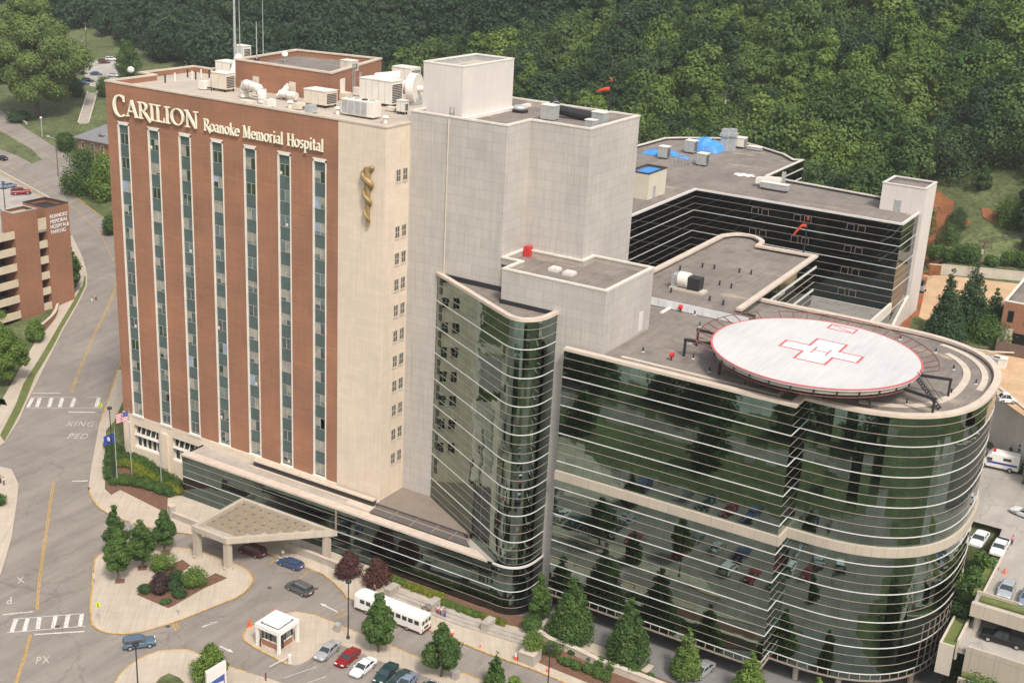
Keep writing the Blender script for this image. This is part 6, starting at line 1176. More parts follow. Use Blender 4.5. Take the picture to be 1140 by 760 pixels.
B('wall', lambda mb: facade(mb, [(h1_, 84), (h2_, 84), (h2_, 92.5), (h1_, 92.5), (h1_, 84)], 46.9, 52.2), M('cream wall', (0.60, 0.55, 0.45), .7, var=.05), rh); B('roof', lambda mb: mb.box(h1_+.1, h2_-.1, 84.1, 92.4, 51.5, 51.8), MATS['roof membrane'], rh); B('tarpaulin_cover', lambda mb: mb.box(h1_+.6, h2_-.8, 85, 91.8, 51.8, 52.0), BLUET, rh); B('door', lambda mb: mb.box(h2_, h2_+.06, 86.4, 87.6, 47.0, 49.4), GALV, rh); B('coping', lambda mb: band(mb, [(h1_, 84), (h2_, 84), (h2_, 92.5), (h1_, 92.5)], 52.2, 52.4, .08, .3, closed=True), DARK, rh)
# blower unit on the middle roof
p = (22.49,42.37,43.5); t = thing('blower', 'white drum blower with a dark motor box on the middle roof', 'blower', p)
B('drum', lambda mb: mb.tube((p[0]-1.5, p[1], 45.2), (p[0]+.3, p[1], 45.2), 1.3, n=22), UNITW, t); B('housing', lambda mb: mb.box(p[0]-2.6, p[0]-1.5, p[1]-.9, p[1]+.9, 43.9, 46.0), GALV, t); B('motor_box', lambda mb: (mb.box(p[0]+.3, p[0]+2.4, p[1]-1.0, p[1]+1.0, 44.0, 46.0), mb.tube((p[0]+.2, p[1], 45.2), (p[0]+.6, p[1], 45.2), .9, n=12)), DARK, t); B('skid', lambda mb: mb.box(p[0]-2.8, p[0]+3.2, p[1]-1.1, p[1]+1.1, 43.5, 43.9), CONCL, t)
# ---------------------------------------------------------------- parking garage on the left
GX = -146.26
ga = thing('parking_garage', 'five-storey brick and concrete parking garage with cars on its open top deck', 'parking garage', (-160, 45, 0))
def btower(mb, x0, x1, y0, y1, z0, z1): facade(mb, [(x0, y0), (x1, y0), (x1, y1), (x0, y1), (x0, y0)], z0, z1)
B('brick_tower', lambda mb: btower(mb, GX-4.6, GX, 42.2, 48.8, 0, 27.8), MATS['brick'], ga); B('brick_tower', lambda mb: btower(mb, GX-8.2, GX+.02, 51.4, 58.1, 0, 27.6), MATS['brick'], ga)
B('tower_cap', lambda mb: (mb.box(GX-4.3, GX-.3, 42.5, 48.5, 26.9, 27.1), band(mb, [(GX-4.6, 42.2), (GX, 42.2), (GX, 48.8), (GX-4.6, 48.8)], 27.8, 27.95, .06, .35, closed=True)), CONC, ga)
B('tower_cap', lambda mb: (mb.box(GX-7.9, GX-.3, 51.7, 57.8, 26.5, 26.7), band(mb, [(GX-8.2, 51.4), (GX, 51.4), (GX, 58.1), (GX-8.2, 58.1)], 27.6, 27.75, .06, .35, closed=True)), DARK, ga)
DK = [(-146.6, 12), (-146.6, 58.0), (-155, 61.5), (-167, 69.6), (-202, 81.8), (-240, 92), (-240, 12)]
B('top_deck', lambda mb: mb.prism(DK, 21.8, 22.5), MATS['worn lot asphalt'], ga)
GCR = M('garage concrete', (0.60, 0.50, 0.37), .85, var=.08)
for k in range(6):
    zc = 22.5-3.9*k
    B('spandrel', lambda mb: (mb.box(GX-.5, GX-.25, 12, 42.2, zc-.75, zc+1.05), mb.box(GX-.5, GX-.25, 48.8, 51.4, zc-.75+(.6 if k == 0 else 0), zc+1.05+(1.6 if k == 0 else 0))), GCR, ga)
    if k: B('deck', lambda mb: mb.prism(DK, zc-.6, zc-.2), CONC, ga)
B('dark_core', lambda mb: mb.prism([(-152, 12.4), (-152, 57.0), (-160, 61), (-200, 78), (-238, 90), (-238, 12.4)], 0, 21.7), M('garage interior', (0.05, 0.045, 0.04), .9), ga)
B('parapet', lambda mb: band(mb, DK[1:6], 21.8, 23.6, .15, .15), GCR, ga)
B('column', lambda mb: [mb.box(GX-1.0, GX-.55, y, y+.6, 0, 21.8) for y in (17, 26, 35)], GCR, ga)
txt = thing('garage_lettering', 'four short lines of white lettering on the brick garage tower', 'lettering', (GX+.1, 54.7, 24))
for i, ln in enumerate(('ROANOKE', 'MEMORIAL', 'HOSPITAL', 'PARKING')):
    text(ln, 1.35, M('sign white', (0.85, 0.85, 0.85), .5, fine=0), txt, 'line', (GX+.12, 52.25, 24.7-1.28*i), (0, 1, 0), (0, 0, 1), .03, 1.0, .80, .0)
text('&', 1.35, MATS['sign white'], txt, 'line', (GX+.12, 57.2, 24.7-1.28*2), (0, 1, 0), (0, 0, 1), .03, 1, .6, .03)
wall_thing('brick_wall', 'curved brick garden wall on the pavement below the garage tower', smooth_path([tuple(p) for p in [(-157.41,57.16),(-153.63,57.33),(-147.87,54.09),(-142.04,48.54),(-139.02,44.08),(-136.38,39.49)]], 3), 2.0, .5, 1.2, MATS['brick']); wall_thing('brick_wall', 'brick planter wall around the street tree by the garage', smooth_path([tuple(p) for p in [(-157.79,60.32),(-151.13,57.45),(-147.35,57),(-148.9,60.06),(-155.95,66.84)]], 3), 1.3, .5, 3.2, MATS['brick'])
def deckcar(lb, a, b, pm, st_, H, z=22.55, L=5.0): 
    c_ = between(a, b); make_car('parked_car', lb, 'car', pm, L, 1.9, H, st_, loc=(c_[0], c_[1], z), rz=head(a, b))
deckcar('red off-roader parked on the open garage deck', (-179.52,67.81), (-176.91,71.68), REDC, 'suv', 1.75); deckcar('grey-blue sedan parked behind the red off-roader on the garage deck', (-186.55,69.71), (-186.95,75.2), LBLUE, 'sedan', 1.4); deckcar('silver car cut off by the left edge on the garage deck', (-165.69,50.63), (-165.07,54.89), SILVER, 'sedan', 1.4)
p = (-166.1,55.18,22.5); t = thing('street_lamp', 'slim lamp post standing on the garage deck', 'street lamp', p); B('pole', lambda mb: mb.tube(p, (p[0], p[1], 30), .12, .08), DARK, t); B('lamp_head', lambda mb: mb.box(p[0]-.5, p[0]+.5, p[1]-.2, p[1]+.2, 30, 30.2), DARK, t)
a, b = (-254.62,125.81), (-262.19,126.13); c_ = between(a, b); make_car('parked_car', 'dark car driving on the lower street at the left edge', 'car', BLACKC, 4.8, 1.8, 1.45, 'sedan', loc=put(c_), rz=head(a, b))
# house
hp_ = (-235.63,140.03,13.44); hx, hy = hp_[0], hp_[1]
ho = thing('brick_house', 'two-storey red brick house with a grey hipped roof beside the tower', 'house', (hx, hy, 13))
HZ = 20.2
B('wall', lambda mb: facade(mb, [(hx-2, hy), (hx+24, hy), (hx+24, hy+13), (hx-2, hy+13), (hx-2, hy)], 11, HZ), MATS['brick'], ho)
def hip(mb):
    x0, x1, y0, y1 = hx-3, hx+25, hy-1, hy+14; r0, r1, ym, zt = hx+5, hx+17, hy+6.5, HZ+4.4
    mb.face([(x0, y0, HZ), (x1, y0, HZ), (r1, ym, zt), (r0, ym, zt)]); mb.face([(x1, y0, HZ), (x1, y1, HZ), (r1, ym, zt)]); mb.face([(x1, y1, HZ), (x0, y1, HZ), (r0, ym, zt), (r1, ym, zt)]); mb.face([(x0, y1, HZ), (x0, y0, HZ), (r0, ym, zt)]); mb.box(x0, x1, y0, y1, HZ-.3, HZ-.01)
ro = B('roof', hip, M('slate roof', (0.20, 0.195, 0.20), .8, var=.1, stretch=(1, 1, 6)), ho); B('dormer', lambda mb: (mb.box(hx+7, hx+9, hy+1.2, hy+3.2, HZ+.6, HZ+1.8), mb.hexa([(hx+6.7, hy+.9, HZ+1.8), (hx+9.3, hy+.9, HZ+1.8), (hx+9.3, hy+3.6, HZ+1.8), (hx+6.7, hy+3.6, HZ+1.8), (hx+7.9, hy+1.1, HZ+2.6), (hx+8.1, hy+1.1, HZ+2.6), (hx+8.1, hy+3.8, HZ+2.6), (hx+7.9, hy+3.8, HZ+2.6)])), MATS['slate roof'], ro)
for k in range(2):
    for i in range(5): w = B('window', lambda mb: mb.box(hx+i*4.5, hx+1.3+i*4.5, hy-.05, hy, 13.4+3.4*k, 15.4+3.4*k), MATS['window glass'], ho); B('frame', lambda mb: (mb.box(hx+i*4.5-.12, hx+i*4.5, hy-.09, hy, 13.3+3.4*k, 15.5+3.4*k), mb.box(hx+i*4.5+1.3, hx+i*4.5+1.42, hy-.09, hy, 13.3+3.4*k, 15.5+3.4*k), mb.box(hx+i*4.5-.15, hx+i*4.5+1.45, hy-.12, hy, 13.1+3.4*k, 13.4+3.4*k), mb.box(hx+i*4.5-.15, hx+i*4.5+1.45, hy-.1, hy, 15.4+3.4*k, 15.6+3.4*k)), WHITE, w)
# far lot cars, steps, poles
fc = [((-334.17,224.78), SILVER, 'white car at the back left of the far lot', 'sedan', .2), ((-323,217.26), BLACKC, 'black car in the far lot, left of a dark blue one', 'sedan', .1), ((-316.42,218.93), BLUEC, 'dark blue car in the middle of the far lot', 'sedan', 0), ((-309.98,206.61), BLUEC, 'blue car by the steps in the far lot, nearer one', 'hatch', .1), ((-310.51,209.39), BLACKC, 'black car by the steps in the far lot', 'suv', .1), ((-328.49,234.27), MAROON, 'maroon car at the back right of the far lot', 'suv', .1), ((-329.29,238.99), WHITEC, 'white off-roader at the back right of the far lot', 'suv', .1), ((-307.76,220.06), SILVER, 'silver car partly behind the roof edge in the far lot', 'sedan', .1), ((-325.99,211.02), SILVER, 'silver car showing under the big tree crown', 'sedan', .3), ((-320.49,204.42), WHITEC, 'white car showing under the big tree crown', 'sedan', .3)]
for p, pm, lb, st_, rz in fc: make_car('parked_car', lb, 'car', pm, 4.8, 1.8, 1.7 if st_ == 'suv' else 1.42, st_, group='cars in the far lot', loc=(p[0], p[1], ground_z(*p)+.12), rz=rz+.6)
s0, s1 = (-266.6,167.98,17.23), (-296.1,198.73,21.43)
t = thing('garden_steps', 'long flight of pale concrete steps with railings on the lawn above the house', 'steps', s0)
sd = Vector((s1[0]-s0[0], s1[1]-s0[1])); 
def stepsf(mb):
    n = 26; nn = Vector((-sd.y, sd.x)).normalized()*1.5
    for i in range(n):
        a = Vector(s0[:2])+sd*i/n; b = Vector(s0[:2])+sd*(i+1)/n; z = ground_z(b.x, b.y)+.25; mb.hexa([(a.x-nn.x, a.y-nn.y, z-.9), (a.x+nn.x, a.y+nn.y, z-.9), (b.x+nn.x, b.y+nn.y, z-.9), (b.x-nn.x, b.y-nn.y, z-.9), (a.x-nn.x, a.y-nn.y, z), (a.x+nn.x, a.y+nn.y, z), (b.x+nn.x, b.y+nn.y, z), (b.x-nn.x, b.y-nn.y, z)])
B('treads', stepsf, CONC, t)
for sg in (-1, 1):
    nn = Vector((-sd.y, sd.x)).normalized()*1.75*sg; B('side_wall', lambda mb: mb.pathtube([(s0[0]+sd.x*i/12+nn.x, s0[1]+sd.y*i/12+nn.y, ground_z(s0[0]+sd.x*i/12, s0[1]+sd.y*i/12)+.6) for i in range(13)], .32, 6), CONCL, t)
def pole(label, p, h, arms=1, wires=None, lean=0):
    t = thing('utility_pole', label, 'utility pole', p, 0, 'wooden utility poles'); x, y, z = p; zt = z+h
    B('pole', lambda mb: mb.tube((x, y, z-.3), (x+lean, y, zt), .3, .2), BARK, t)
    for i in range(arms): B('crossarm', lambda mb: mb.box(x+lean-1.6, x+lean+1.6, y-.1, y+.1, zt-.6-1.1*i, zt-.4-1.1*i), BARK, t)
    B('insulators', lambda mb: [mb.tube((x+lean+d, y, zt-.4-1.1*i), (x+lean+d, y, zt-.1-1.1*i), .09, n=5) for i in range(arms) for d in (-1.4, -.5, .5, 1.4)], DARK, t)
    B('transformer', lambda mb: mb.tube((x+.4, y-.3, zt-3.2), (x+.4, y-.3, zt-2.1), .3), GALV, t)
    return (x+lean, y, zt)
pt1 = pole('wooden utility pole standing in front of the pale back wall on the right', (48.91,150.36,25.31), 9.6, 2, lean=.7)
pt2 = pole('tall thin utility pole above the far lot', (-346.43,241.06,27.25), 14); pt3 = pole('leaning utility pole beside the big tree', (-345.68,237.91,26.82), 9.5, 0); pt4 = pole('utility pole right of the leaf-clad tree behind the roof', (-287.71,244.36,27.71), 13); pt5 = pole('utility pole in the woods above the far wing', (-44.19,220.96,34.7), 15, 1)
def wire(pts, name='overhead_wire', lb='thin overhead power line crossing in front of the woods', sag=2.5, r=.08):
    mb = MB()
    for a, b in zip(pts, pts[1:]):
        a, b = Vector(a), Vector(b); mb.pathtube([a.lerp(b, i/14)-Vector((0, 0, sag*4*(i/14)*(1-i/14))) for i in range(15)], r, 4)
    tag(mb.obj(name, DARK), lb, 'power line', 'power lines')
far_r = (92.0, 215.0, 58.0)
for dzz in (0, -1.1): wire([(pt2[0], pt2[1], pt2[2]-.2+dzz), (pt4[0], pt4[1], pt4[2]-.2+dzz), (-95.0, 235.0, 56.0+dzz), (pt5[0], pt5[1], pt5[2]-.2+dzz), (55.0, 200.0, 47.0+dzz), (110.0, 215.0, 46+dzz)])
for d in (-1.2, 0, 1.2): wire([(pt1[0]+d, pt1[1], pt1[2]-.2), (105+d, 185, 52)], lb='thin power line rising to the right edge from the pole', sag=1)
lamp_p = (-267.66,150.42,14.84); t = thing('street_lamp', 'short grey lamp column on the lawn below the big tree', 'street lamp', lamp_p); B('pole', lambda mb: mb.tube(lamp_p, (lamp_p[0], lamp_p[1], lamp_p[2]+6.3), .16), GALV, t); B('lamp_head', lambda mb: mb.blob((lamp_p[0], lamp_p[1], lamp_p[2]+6.5), .45), UNITW, t)
lamp_p = (-227.29,122.74,11.13); t = thing('street_lamp', 'tall street lamp with a long bracket arm at the road junction', 'street lamp', lamp_p); lz = lamp_p[2]+12.5
B('pole', lambda mb: mb.tube(lamp_p, (lamp_p[0], lamp_p[1], lz), .16, .1), BARK, t); B('arm', lambda mb: mb.tube((lamp_p[0], lamp_p[1], lz-.4), (lamp_p[0]-3.2, lamp_p[1], lz), .07), GALV, t); B('lamp_head', lambda mb: mb.box(lamp_p[0]-4, lamp_p[0]-3, lamp_p[1]-.2, lamp_p[1]+.2, lz-.1, lz+.12), UNITW, t)
# low walls along the upper roads
wall_thing('stone_wall', 'low stone wall on the grass spit between the two upper roads', [(-288.75,141.9),(-275.81,139.17),(-262.49,135.86),(-251.29,134)], .9, .4, 11.5); wall_thing('stone_wall', 'low stone edging below the big tree along the upper road', [(-323.79,173.37),(-308.52,167.34),(-283.39,156.88)], .8, .4, 16.0)
# ---------------------------------------------------------------- right side
rw = [(61.5, 91.0), (70.6, 78.5), (76.1, 71.1), (90, 52.3), (104, 33.4)]
t = wall_thing('retaining_wall', 'tall grey concrete retaining wall behind the ambulance', [p for p in rw], 10.9, .6, 14.0, M('grey wall', (0.62, 0.57, 0.52), .9, var=.12, scale=.25))
pb1 = (45.96,146.22,24.4)
bw = wall_thing('boundary_wall', 'long pale concrete wall at the back of the dirt yard', [(40.93,150.26),(44.72,151.62),(51.07,154.24),(62.28,158.26),(67.82,160.25)], 3.1, .4, 24.4, CONCL); wall_thing('boundary_wall', 'short brown stained wall left of the long pale one', [(38.51,149.14),(40.93,150.26)], 3.0, .4, 24.4, MATS['red clay'])
bb_ = (64.17,113.8,24.4); ux0, uy0 = bb_[0], bb_[1]
br_ = thing('brick_building', 'small flat-roofed red brick building at the right edge', 'building', (ux0, uy0, 24.4))
cnr = (57.92,132.86,24.5); xf = cnr[0]
bt = height_at if False else None
X0b, X1b, Y0b, Y1b, Zb = 62.3, 80.0, 108.0, 134.0, 33.6
B('wall', lambda mb: facade(mb, [(X0b, Y0b), (X1b, Y0b), (X1b, Y1b), (X0b, Y1b), (X0b, Y0b)], 24.2, Zb), MATS['brick'], br_); B('roof', lambda mb: mb.box(X0b+.3, X1b-.3, Y0b+.3, Y1b-.3, Zb-.8, Zb-.5), MATS['roof membrane'], br_); B('coping', lambda mb: band(mb, [(X0b, Y0b), (X1b, Y0b), (X1b, Y1b), (X0b, Y1b)], Zb, Zb+.2, .08, .4, closed=True), UNITW, br_)
for i in range(4): B('window', lambda mb: mb.box(X0b+1+3.2*i, X0b+2.1+3.2*i, Y0b-.05, Y0b+.0, 29.6, 31.9), MATS['dark pane'], br_)
B('doorway', lambda mb: mb.box(X0b+2.6, X0b+5.0, Y0b-.06, Y0b, 24.4, 27.6), MATS['dark pane'], br_); B('door_surround', lambda mb: (mb.box(X0b, X0b+2.5, Y0b-.1, Y0b, 24.4, 28.3), mb.box(X0b+5.1, X0b+6, Y0b-.1, Y0b, 24.4, 28.3)), COPE, br_)
fe = thing('screen_fence', 'brown timber screen fence beside the brick building', 'fence', (64, 104, 24.4)); B('boards', lambda mb: (mb.box(63.2, 72, 102, 102.2, 24.4, 27.2), mb.box(63.0, 63.2, 102, 107.5, 24.4, 27.2)), M('brown boards', (0.16, 0.11, 0.09), .8), fe)
gr = thing('guard_rail', 'pale guard rail curving along the lower edge of the lawn', 'guard rail', (53.73,109.21,21.96)); gpth = [tuple(p) for p in [(52.02,99.79),(55.59,99.37),(58.98,99.5),(62.34,99.63),(68.33,103.18),(72.86,105.56)]]
B('rail', lambda mb: mb.pathtube([(p[0], p[1], 25.5) for p in gpth], .16, 6), CONCL, gr); B('posts', lambda mb: [mb.box(p[0]-.1, p[0]+.1, p[1]-.1, p[1]+.1, 24.4, 25.6) for p in gpth], CONCL, gr)
drape('verge', [(44.07,115.49),(50.81,110.63),(59.18,113.2),(63.14,110.87),(63.62,103.25),(55.2,101.04),(49.57,102.56),(45.39,106.19)], GRASS, .52, zmin=24.4)
for lb, p, c in (('white equipment cabinet on the dirt behind the round roof', (65.52,94.3,24.9), UNITW), ('grey equipment cabinet left of the white one', (64.25,93.29,24.9), GALV)):
    t = thing('cabinet', lb, 'cabinet', p); B('body', lambda mb: mb.box(p[0]-1.1, p[0]+1.1, p[1]-.8, p[1]+.8, 24.7, 26.5), c, t); B('lid', lambda mb: mb.box(p[0]-1.2, p[0]+1.2, p[1]-.9, p[1]+.9, 26.5, 26.65), c, t)
p = (70.31,75.54,24.9); make_car('utility_cart', 'small white utility cart at the edge of the dirt yard', 'cart', WHITEC, 3.0, 1.5, 1.7, 'hatch', loc=(p[0], p[1], 24.8), rz=.5)
p = (40.26,133.09,24.9); t = thing('site_machine', 'small dark tracked machine on the dirt beside the stair tower', 'machine', p); B('body', lambda mb: mb.box(p[0]-1.5, p[0]+1.2, p[1]-.8, p[1]+.8, 25.3, 26.6), GALV, t); B('cab', lambda mb: mb.box(p[0]-.3, p[0]+1.0, p[1]-.7, p[1]+.7, 26.6, 27.6), DARK, t); B('track', lambda mb: (mb.box(p[0]-1.7, p[0]+1.5, p[1]-1.1, p[1]-.7, 24.8, 25.5), mb.box(p[0]-1.7, p[0]+1.5, p[1]+.7, p[1]+1.1, 24.8, 25.5)), BLACK, t)
p = (40.73,126.69,24.9); t = thing('tarpaulin', 'red and blue sheeting lying on the dirt by the tower foot', 'tarpaulin', p); B('red_sheet', lambda mb: mb.blob((p[0], p[1], 24.9), (2.4, 1.2, .35), jit=.15), RED, t); B('blue_sheet', lambda mb: mb.blob((p[0]-.6, p[1]+1.5, 25.0), (1.3, .8, .4), jit=.15), BLUET, t)
# parking deck
dk = thing('parking_deck', 'two-level pale concrete parking deck in the lower right corner', 'parking deck', (80, 25, 0))
B('upper_slab', lambda mb: mb.prism([(78.3, 21.2), (135, 21.2), (135, 47.6), (77.0, 47.6)], 13.2, 14.13), MATS['worn lot asphalt'], dk); B('lower_slab', lambda mb: mb.prism([(78.2, 15.6), (135, 15.6), (135, 47.6), (78.2, 47.6)], 9.2, 10.0), MATS['worn lot asphalt'], dk)
B('fascia', lambda mb: (mb.box(78.2, 135, 20.4, 21.2, 12.6, 14.6), mb.box(78.2, 135, 23.8, 24.1, 14.1, 14.9)), MATS['precast'], dk); B('side_parapet', lambda mb: (mb.box(78.9, 79.2, 24.0, 38, 14.1, 14.95), mb.box(77.9, 78.2, 15.6, 22, 8.0, 11.1)), CONCL, dk)
B('lower_front_wall', lambda mb: (mb.box(79.3, 135, 15.2, 15.6, 6.0, 10.8), mb.box(79.3, 135, 12.6, 13.0, 0, 7.2)), MATS['precast'], dk); B('column', lambda mb: [mb.lathe([(.5, 0), (.5, 3.2)], x, 22.0, 10, 12) for x in (79.2, 87, 95)], CONCL, dk)
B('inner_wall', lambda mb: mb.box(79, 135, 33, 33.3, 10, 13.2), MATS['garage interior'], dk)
for z, y0, y1, x0 in ((14.5, 22.2, 23.75, 79), (7.0, 13.9, 15.1, 79.5)): B('planting_strip', lambda mb: mb.box(x0, 135, y0, y1, z-.3, z), MATS['verge grass'], dk)
B('planting_strip', lambda mb: (mb.box(77.6, 78.85, 24.0, 41, 13.9, 14.4)), MATS['verge grass'], dk); B('planting_strip', lambda mb: mb.box(76.2, 77.85, 14.5, 22.5, 9.9, 10.5), MATS['verge grass'], dk); B('planter_wall', lambda mb: (mb.box(75.9, 76.2, 14.2, 22.5, 6, 10.7), mb.box(76.2, 77.9, 14.2, 14.5, 6, 10.7)), CONCL, dk)
def lotcar(lb, a, b, pm, st_, H, z, nm='parked_car', cat='car', L=5.2, W=2.0): c_ = between(a, b); return make_car(nm, lb, cat, pm, L, W, H, st_, loc=(c_[0], c_[1], z), rz=head(a, b))
lotcar('white sedan parked beside the curved glass on the right', (75.07,43.95), (74.74,37.35), WHITEC, 'sedan', 1.45, 14.16)
lotcar('white pickup truck parked right of the white sedan', (78.21,43.04), (78.09,35.74), WHITEC, 'pickup', 1.85, 14.16, 'pickup_truck', 'pickup truck', 5.6)
lotcar('grey sedan parked at the front parapet of the upper deck', (81.53,29.89), (81.6,24.49), SILVER, 'sedan', 1.45, 14.16); lotcar('white car cut by the right edge on the upper deck', (80.51,53.94), (78.44,54.71), WHITEC, 'sedan', 1.45, 14.16)
lotcar('light blue car cut by the right edge in the front row of the upper deck', (84.52,28.39), (84.65,24.35), LBLUE, 'sedan', 1.45, 14.16)
lotcar('long black crew-cab pickup on the shaded lower deck', (86.28,20.65), (80.1,20.34), BLACKC, 'pickup', 1.95, 10.03, 'pickup_truck', 'pickup truck', 6.3)
# ambulance
a, b = (73.57,71.43), (69.42,71.02)
am = thing('ambulance', 'white ambulance van with a raised roof and blue side stripe by the retaining wall', 'ambulance', (0, 0, 0))
B('body', lambda mb: (loft(mb, [[(x, -1.05*k, .5), (x, -1.08*k, 1.6), (x, -1.0*k, zt-.25), (x, -.8*k, zt), (x, .8*k, zt), (x, 1.0*k, zt-.25), (x, 1.08*k, 1.6), (x, 1.05*k, .5)] for x, k, zt in ((-3.1, .97, 2.75), (-2.9, 1, 2.9), (1.1, 1, 2.9), (1.7, .98, 2.2), (2.3, .96, 1.35), (3.1, .9, 1.15))])), BUSW, am)
for s in (-1, 1):
    B('stripe', lambda mb: mb.box(-2.9, 1.6, s*1.09-.02, s*1.09+.02, 1.15, 1.45), M('ambulance blue', (.03, .05, .3), .5), am); B('side_window', lambda mb: mb.box(-1.9, -.7, s*1.08-.03, s*1.08+.01, 1.85, 2.3), CARGLASS, am); B('door_window', lambda mb: mb.box(.9, 1.7, s*1.05-.02, s*1.05+.03, 1.5, 2.0), CARGLASS, am)
    for x in (-1.9, 2.1): wheel(am, x, s*.95, .42, .26)
    B('rear_window', lambda mb: mb.box(-3.13, -3.08, s*.45-.3, s*.45+.3, 1.6, 2.2), CARGLASS, am); B('tail_light', lambda mb: mb.box(-3.13, -3.08, s*.9-.1, s*.9+.1, .9, 1.3), LAMPR, am)
B('windscreen', lambda mb: mb.hexa([(1.72, -.85, 2.1), (2.25, -.9, 1.42), (2.25, .9, 1.42), (1.72, .85, 2.1), (1.76, -.85, 2.16), (2.31, -.9, 1.46), (2.31, .9, 1.46), (1.76, .85, 2.16)]), CARGLASS, am); B('light_bar', lambda mb: mb.box(.6, 1.0, -.7, .7, 2.9, 3.05), RED, am)
am.location = ((a[0]+b[0])/2, (a[1]+b[1])/2, 14.15); am.rotation_euler = (0, 0, head(a, b)); am.scale = (1.1,)*3
lotcar('silver sedan in the shade below the glass block', (46.72,5.7), (45.92,1.04), SILVER, 'sedan', 1.42, .05)
# ---------------------------------------------------------------- vegetation
import numpy as np
def leaf_mesh(name, lobes, n, size, mat, seed, flat=0.0, shell=0.55, trunk=None, zmin=None, rough=.5):
    rng = np.random.default_rng(seed); w = np.array([l[3]*l[4]+l[3]*l[5]+l[4]*l[5] for l in lobes]); w = w/w.sum(); idx = rng.choice(len(lobes), n, p=w); L = np.array(lobes)[idx]
    d = rng.normal(size=(n, 3)); d /= np.linalg.norm(d, axis=1)[:, None]; r = shell+(1-shell)*rng.random(n)**.6; r *= 1+0.10*rng.normal(size=n)
    c = L[:, :3]+d*L[:, 3:6]*r[:, None]
    nrm = d+rough*rng.normal(size=(n, 3)); nrm[:, 2] += .3; nrm /= np.linalg.norm(nrm, axis=1)[:, None]
    u = np.cross(nrm, rng.normal(size=(n, 3))); u /= np.linalg.norm(u, axis=1)[:, None]; v = np.cross(nrm, u); s = size*(0.6+.8*rng.random(n))[:, None]
    P_ = np.stack([c-u*s*.5, c+v*s*.38, c+u*s*.55, c-v*s*.38], 1)
    if zmin is not None: P_[:, :, 2] = np.maximum(P_[:, :, 2], zmin)
    V = P_.reshape(-1, 3); me = bpy.data.meshes.new(name); me.vertices.add(4*n); me.vertices.foreach_set('co', V.ravel()); me.loops.add(4*n); me.loops.foreach_set('vertex_index', np.arange(4*n, dtype=np.int32)); me.polygons.add(n); me.polygons.foreach_set('loop_start', np.arange(0, 4*n, 4, dtype=np.int32)); me.polygons.foreach_set('loop_total', np.full(n, 4, dtype=np.int32)); me.materials.append(mat); me.update(); me.validate(); return me
def trunk_mb(h, r, lobes, rr_):
    mb = MB(); bend = [(0, 0, 0), (rr_.uniform(-.05, .05)*h, rr_.uniform(-.05, .05)*h, h*.35), (rr_.uniform(-.06, .06)*h, rr_.uniform(-.06, .06)*h, h*.75)]
    mb.pathtube(bend, [r, r*.75, r*.3], 8)
    for l in lobes[:7]: z = min(h*.7, max(h*.2, l[2]*.55)); t = z/(h*.75); b = Vector(bend[0]).lerp(Vector(bend[2]), t); b.z = z; mb.pathtube([b, b.lerp(Vector(l[:3]), .5)+Vector((0, 0, .03*h)), Vector(l[:3])], [r*.4, r*.25, r*.08], 5)
    return mb
def lobes_round(h, w, n, rr_, z0=.3, top=.94):
    out = []
    for i in range(n):
        t = i/max(1, n-1); z = h*(z0+(top-z0)*t); prof = math.sin(math.pi*(0.18+0.75*t))**.7; a = i*2.4+rr_.uniform(-.5, .5); rad = w/2*prof*(.55 if i % 3 else .15); s = w*(.20+.13*rr_.random())*(.55+.6*prof)
        out.append((rad*math.cos(a), rad*math.sin(a), z-s*.5, s, s, s*.85))
    return out
def lobes_oval(h, w, n, rr_, z0=.22):
    out = []
    for i in range(n):
        t = i/(n-1); prof = (1-t)**.62*min(1.0, .55+t*2.2); z = h*(z0+(1-z0)*(.08+.9*t)); k = max(1, int(round((5.5 if w < 30 else 9)*prof)))
        for j in range(k): a = j*6.283/k+i*1.3+rr_.uniform(-.4, .4); s = w*(.17 if w < 30 else .11)*(.75+.5*rr_.random())*(.55+.5*prof); rad = max(0, w/2*prof-s)*rr_.uniform(.62, 1.3); (rr_.random() < .86 or i == 0) and out.append((rad*math.cos(a), rad*math.sin(a), z+rr_.uniform(-.03, .03)*h, s*1.15, s*1.15, s*.9))
    return out
def lobes_cone(h, w, n, rr_, z0=.06, fl=.8):
    out = []
    for i in range(n):
        t = (i+.5)/n; z = h*(z0+(1-z0)*t); R_ = w/2*(1-t)**fl*(.85 if t > .15 else .75+.6*t); k = max(1, int(5*(1-t)+1))
        for j in range(k): a = j*2*math.pi/k+i*1.1+rr_.uniform(-.3, .3); s = max(.18*w*(1-t)+.05*w, .06*w); out.append((R_*.62*math.cos(a), R_*.62*math.sin(a), z, s*1.15, s*1.15, s*1.0))
    return out
def tree_thing(name, label, cat, p, h, w, kind='round', leaves=5000, size=.32, mat='tree leaves', tr=None, seed=1, group=None, z0=.3, nl=16, shell=.5):
    rr_ = random.Random(seed); lobes = lobes_oval(h, w, 8, rr_, z0) if kind == 'oval' else lobes_round(h, w, nl, rr_, z0) if kind == 'round' else lobes_cone(h, w, nl, rr_, z0)
    t = thing(name, label, cat, p, 0, group); me = leaf_mesh('crown', lobes, leaves, size, MATS[mat], seed, shell=shell, zmin=.05); o = bpy.data.objects.new('crown', me); COL.objects.link(o); o.parent = t
    mb = trunk_mb(h, tr or h*.022, lobes, rr_); off = t.location; mb.v = [(a+off.x, b+off.y, c+off.z) for a, b, c in mb.v]; mb.obj('trunk', BARK, t, smooth=True); return t
G3 = lambda p, z=.17: (p[0], p[1], (ground_z(p[0], p[1]) if p[1] > 20 else 0)+z)
def TR(name, lb, cat, base, top, w_px, kind, **k):   # base: world point, height and width in metres
    return tree_thing(name, lb, cat, base, top, w_px, kind, **k)
